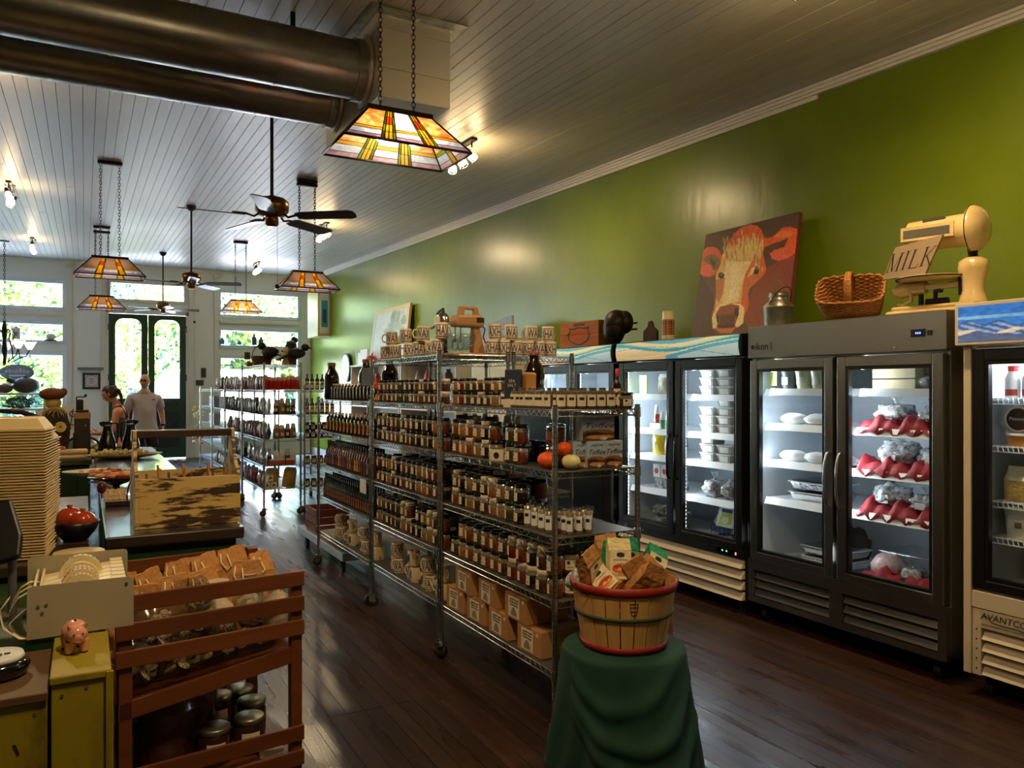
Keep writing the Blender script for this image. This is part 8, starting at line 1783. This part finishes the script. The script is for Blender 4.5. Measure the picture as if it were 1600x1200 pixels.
def legs(pts, edges, pi_, sx, hz, kz, skin_r=1, fwd=.0):
    for s in (-1, 1):
        pts.append((s*sx, 0, hz, .092)); a = len(pts)-1; edges.append((pi_, a)); pts.append((s*(sx+.01), -.01-fwd, kz, .060)); edges.append((a, a+1)); pts.append((s*(sx+.012), .015, kz*.62, .062)); edges.append((a+1, a+2)); pts.append((s*(sx+.015), .03, .10, .040)); edges.append((a+2, a+3))
        pts.append((s*(sx+.02), .01, .045, .042)); edges.append((a+3, a+4)); pts.append((s*(sx+.035), -.13, .035, .038, .028)); edges.append((a+4, a+5))
def shoes(parent, sx, mt):
    for s in (-1, 1): part('shoe', MB().hexa([(s*(sx+.02)-.05, -.20, 0), (s*(sx+.02)+.05, -.20, 0), (s*(sx+.02)+.045, .09, 0), (s*(sx+.02)-.045, .09, 0), (s*(sx+.03)-.04, -.19, .05), (s*(sx+.03)+.04, -.19, .05), (s*(sx+.02)+.045, .085, .10), (s*(sx+.02)-.045, .085, .10)], mt), parent, bev=.02)
# --- the man
man = thing('person', (.88, 14.35, 0), .15); tag(man, 'bald man in a pale polo shirt and dark shorts before the door', 'person')
P_ = [(0, 0, .95, .14, .12), (0, 0, 1.12, .15, .13), (0, 0, 1.32, .155, .12), (0, 0, 1.45, .11, .09), (0, 0, 1.54, .062), (0, -.01, 1.62, .060)]; E_ = [(0, 1), (1, 2), (2, 3), (3, 4), (4, 5)]
legs(P_, E_, 0, .11, .86, .50)
for s in (-1, 1):
    P_.append((s*.20, 0, 1.44, .068)); a = len(P_)-1; E_.append((3, a)); P_.append((s*.275, .02, 1.16, .050)); E_.append((a, a+1)); P_.append((s*.285, -.04, .96, .036)); E_.append((a+1, a+2))
    P_.append((s*.28, -.05, .93, .030, .022)); E_.append((a+2, a+3)); hand_pts(P_, E_, a+3, (s*.28, -.05, .93), (-s*.12, -.1, -1), (-s*.1, -1, 0), .45)
skin_obj('body', P_, E_, 'skin', man)
head(man, (0, -.02, 1.70), -.45, .0, 'skin', 1.0, glasses=True, beard=(120, 104, 96))
sp = [(0, 0, .93, .185, .16), (0, -.02, 1.05, .20, .185), (0, -.01, 1.25, .205, .165), (0, 0, 1.42, .165, .11), (0, 0, 1.50, .085)]; se = [(0, 1), (1, 2), (2, 3), (3, 4)]
for s in (-1, 1): sp.append((s*.21, 0, 1.43, .088)); a = len(sp)-1; se.append((3, a)); sp.append((s*.265, .01, 1.22, .080)); se.append((a, a+1))
shirt = skin_obj('polo_shirt', sp, se, 'polo', man, 1)
part('collar', MB().lathe([(.085, 1.50), (.092, 1.53), (.075, 1.555)], 20, 'polo', sy=.95), shirt); part('chest_logo', MB().box((.08, -.172, 1.385), (.13, -.168, 1.395), 'ink').box((.09, -.172, 1.395), (.12, -.168, 1.402), 'ink'), shirt)
sp = [(0, 0, .94, .165, .15)]; se = []
for s in (-1, 1): sp.append((s*.10, 0, .84, .115)); a = len(sp)-1; se.append((0, a)); sp.append((s*.125, -.005, .56, .105)); se.append((a, a+1))
skin_obj('shorts', sp, se, 'shorts', man, 0); shoes(man, .115, cmat(70, 66, 64)); part('watch', MB().cyl((.283, -.035, .955), (.284, -.04, .985), .043, n=16, m='ink'), man)
# --- the woman, seen from the side, head bowed
wo = thing('person', (.40, 11.15, 0), -PI/2-.25); wo.scale = (.95, .95, .95); tag(wo, 'woman with a brown ponytail and grey tank top looking down', 'person')
P_ = [(0, .03, .92, .13, .12), (0, .02, 1.08, .105, .095), (0, .0, 1.24, .125, .105), (0, -.01, 1.37, .095, .075), (0, -.04, 1.46, .048), (0, -.075, 1.53, .046)]; E_ = [(0, 1), (1, 2), (2, 3), (3, 4), (4, 5)]
legs(P_, E_, 0, .095, .84, .48)
for s in (-1, 1):
    P_.append((s*.165, -.0, 1.36, .052)); a = len(P_)-1; E_.append((3, a)); P_.append((s*.195, -.04, 1.09, .040)); E_.append((a, a+1)); P_.append((s*.12, -.26, 1.06, .029)); E_.append((a+1, a+2)); P_.append((s*.11, -.29, 1.06, .024, .018)); E_.append((a+2, a+3))
    hand_pts(P_, E_, a+3, (s*.11, -.29, 1.06), (-s*.35, -1, .0), (-s*.3, .1, .9), .6, .9)
skin_obj('body', P_, E_, 'skin2', wo)
head(wo, (0, -.13, 1.585), 0, .52, 'skin2', .94, hair='hair_brown', pony=True)
sp = [(0, .025, .90, .150, .135), (0, .015, 1.06, .122, .112), (0, -.01, 1.23, .142, .125), (0, -.005, 1.33, .105, .082)]; se = [(0, 1), (1, 2), (2, 3)]
top = skin_obj('tank_top', sp, se, 'tank', wo, 1); m = MB()
for s in (-1, 1): m.tube([(s*.075, -.10, 1.30), (s*.085, -.05, 1.41), (s*.07, .02, 1.435), (s*.05, .07, 1.34), (s*.03, .09, 1.26)], .013, 6, 'tank')
part('straps', m, top)
sp = [(0, .03, .92, .15, .14)]; se = []
for s in (-1, 1): sp.append((s*.09, .01, .80, .112)); a = len(sp)-1; se.append((0, a)); sp.append((s*.10, .0, .48, .085)); se.append((a, a+1)); sp.append((s*.11, .02, .12, .060)); se.append((a+1, a+2))
skin_obj('trousers', sp, se, cmat(40, 42, 44, .8), wo, 0); shoes(wo, .10, cmat(40, 38, 38))
# --- person outside the door
oo = onY(205, 640, 21.2); out = thing('person', (oo.x, 21.2, -.15), -.3); tag(out, 'person in a pale blue cap standing outside the door glass', 'person')
P_ = [(0, 0, .95, .14, .12), (0, 0, 1.2, .14, .12), (0, 0, 1.42, .11, .09), (0, 0, 1.52, .06), (0, -.01, 1.6, .058)]; E_ = [(0, 1), (1, 2), (2, 3), (3, 4)]; legs(P_, E_, 0, .11, .86, .50)
for s in (-1, 1): P_.append((s*.19, 0, 1.42, .06)); a = len(P_)-1; E_.append((2, a)); P_.append((s*.25, .0, 1.14, .045)); E_.append((a, a+1)); P_.append((s*.22, -.14, .98, .032)); E_.append((a+1, a+2)); P_.append((s*.21, -.16, .96, .026)); E_.append((a+2, a+3)); hand_pts(P_, E_, a+3, (s*.21, -.16, .96), (-s*.2, -1, -.6), (-s, 0, .2), .5)
skin_obj('body', P_, E_, 'skin', out); head(out, (0, -.02, 1.70), .2, 0, 'skin', 1, glasses=True, cap=cmat(150, 176, 206, .7))
sp = [(0, 0, .92, .17, .145), (0, 0, 1.2, .17, .14), (0, 0, 1.42, .13, .10)]; se = [(0, 1), (1, 2)]
for s in (-1, 1): sp.append((s*.20, 0, 1.42, .075)); a = len(sp)-1; se.append((2, a)); sp.append((s*.24, 0, 1.22, .07)); se.append((a, a+1))
skin_obj('shirt', sp, se, cmat(90, 110, 140, .8), out, 1); sp = [(0, 0, .94, .16, .14)]; se = []
for s in (-1, 1): sp.append((s*.10, 0, .82, .11)); a = len(sp)-1; se.append((0, a)); sp.append((s*.12, 0, .15, .075)); se.append((a, a+1))
skin_obj('trousers', sp, se, cmat(60, 64, 80, .8), out, 0); shoes(out, .11, cmat(60, 60, 60))
r = thing('flower_pot', (oo.x+.02, 20.3, -.15)); tag(r, 'dark flower pot with leafy plant outside the left door leaf', 'plant'); part('pot', MB().lathe([(.16, 0), (.22, 1.15), (.2, 1.15), (0, 1.1)], 20, cmat(60, 76, 100)), r); o = part('foliage', CR[1], r, kind='stuff', loc=(0, 0, 1.42)); o.scale = (.10, .10, .08)
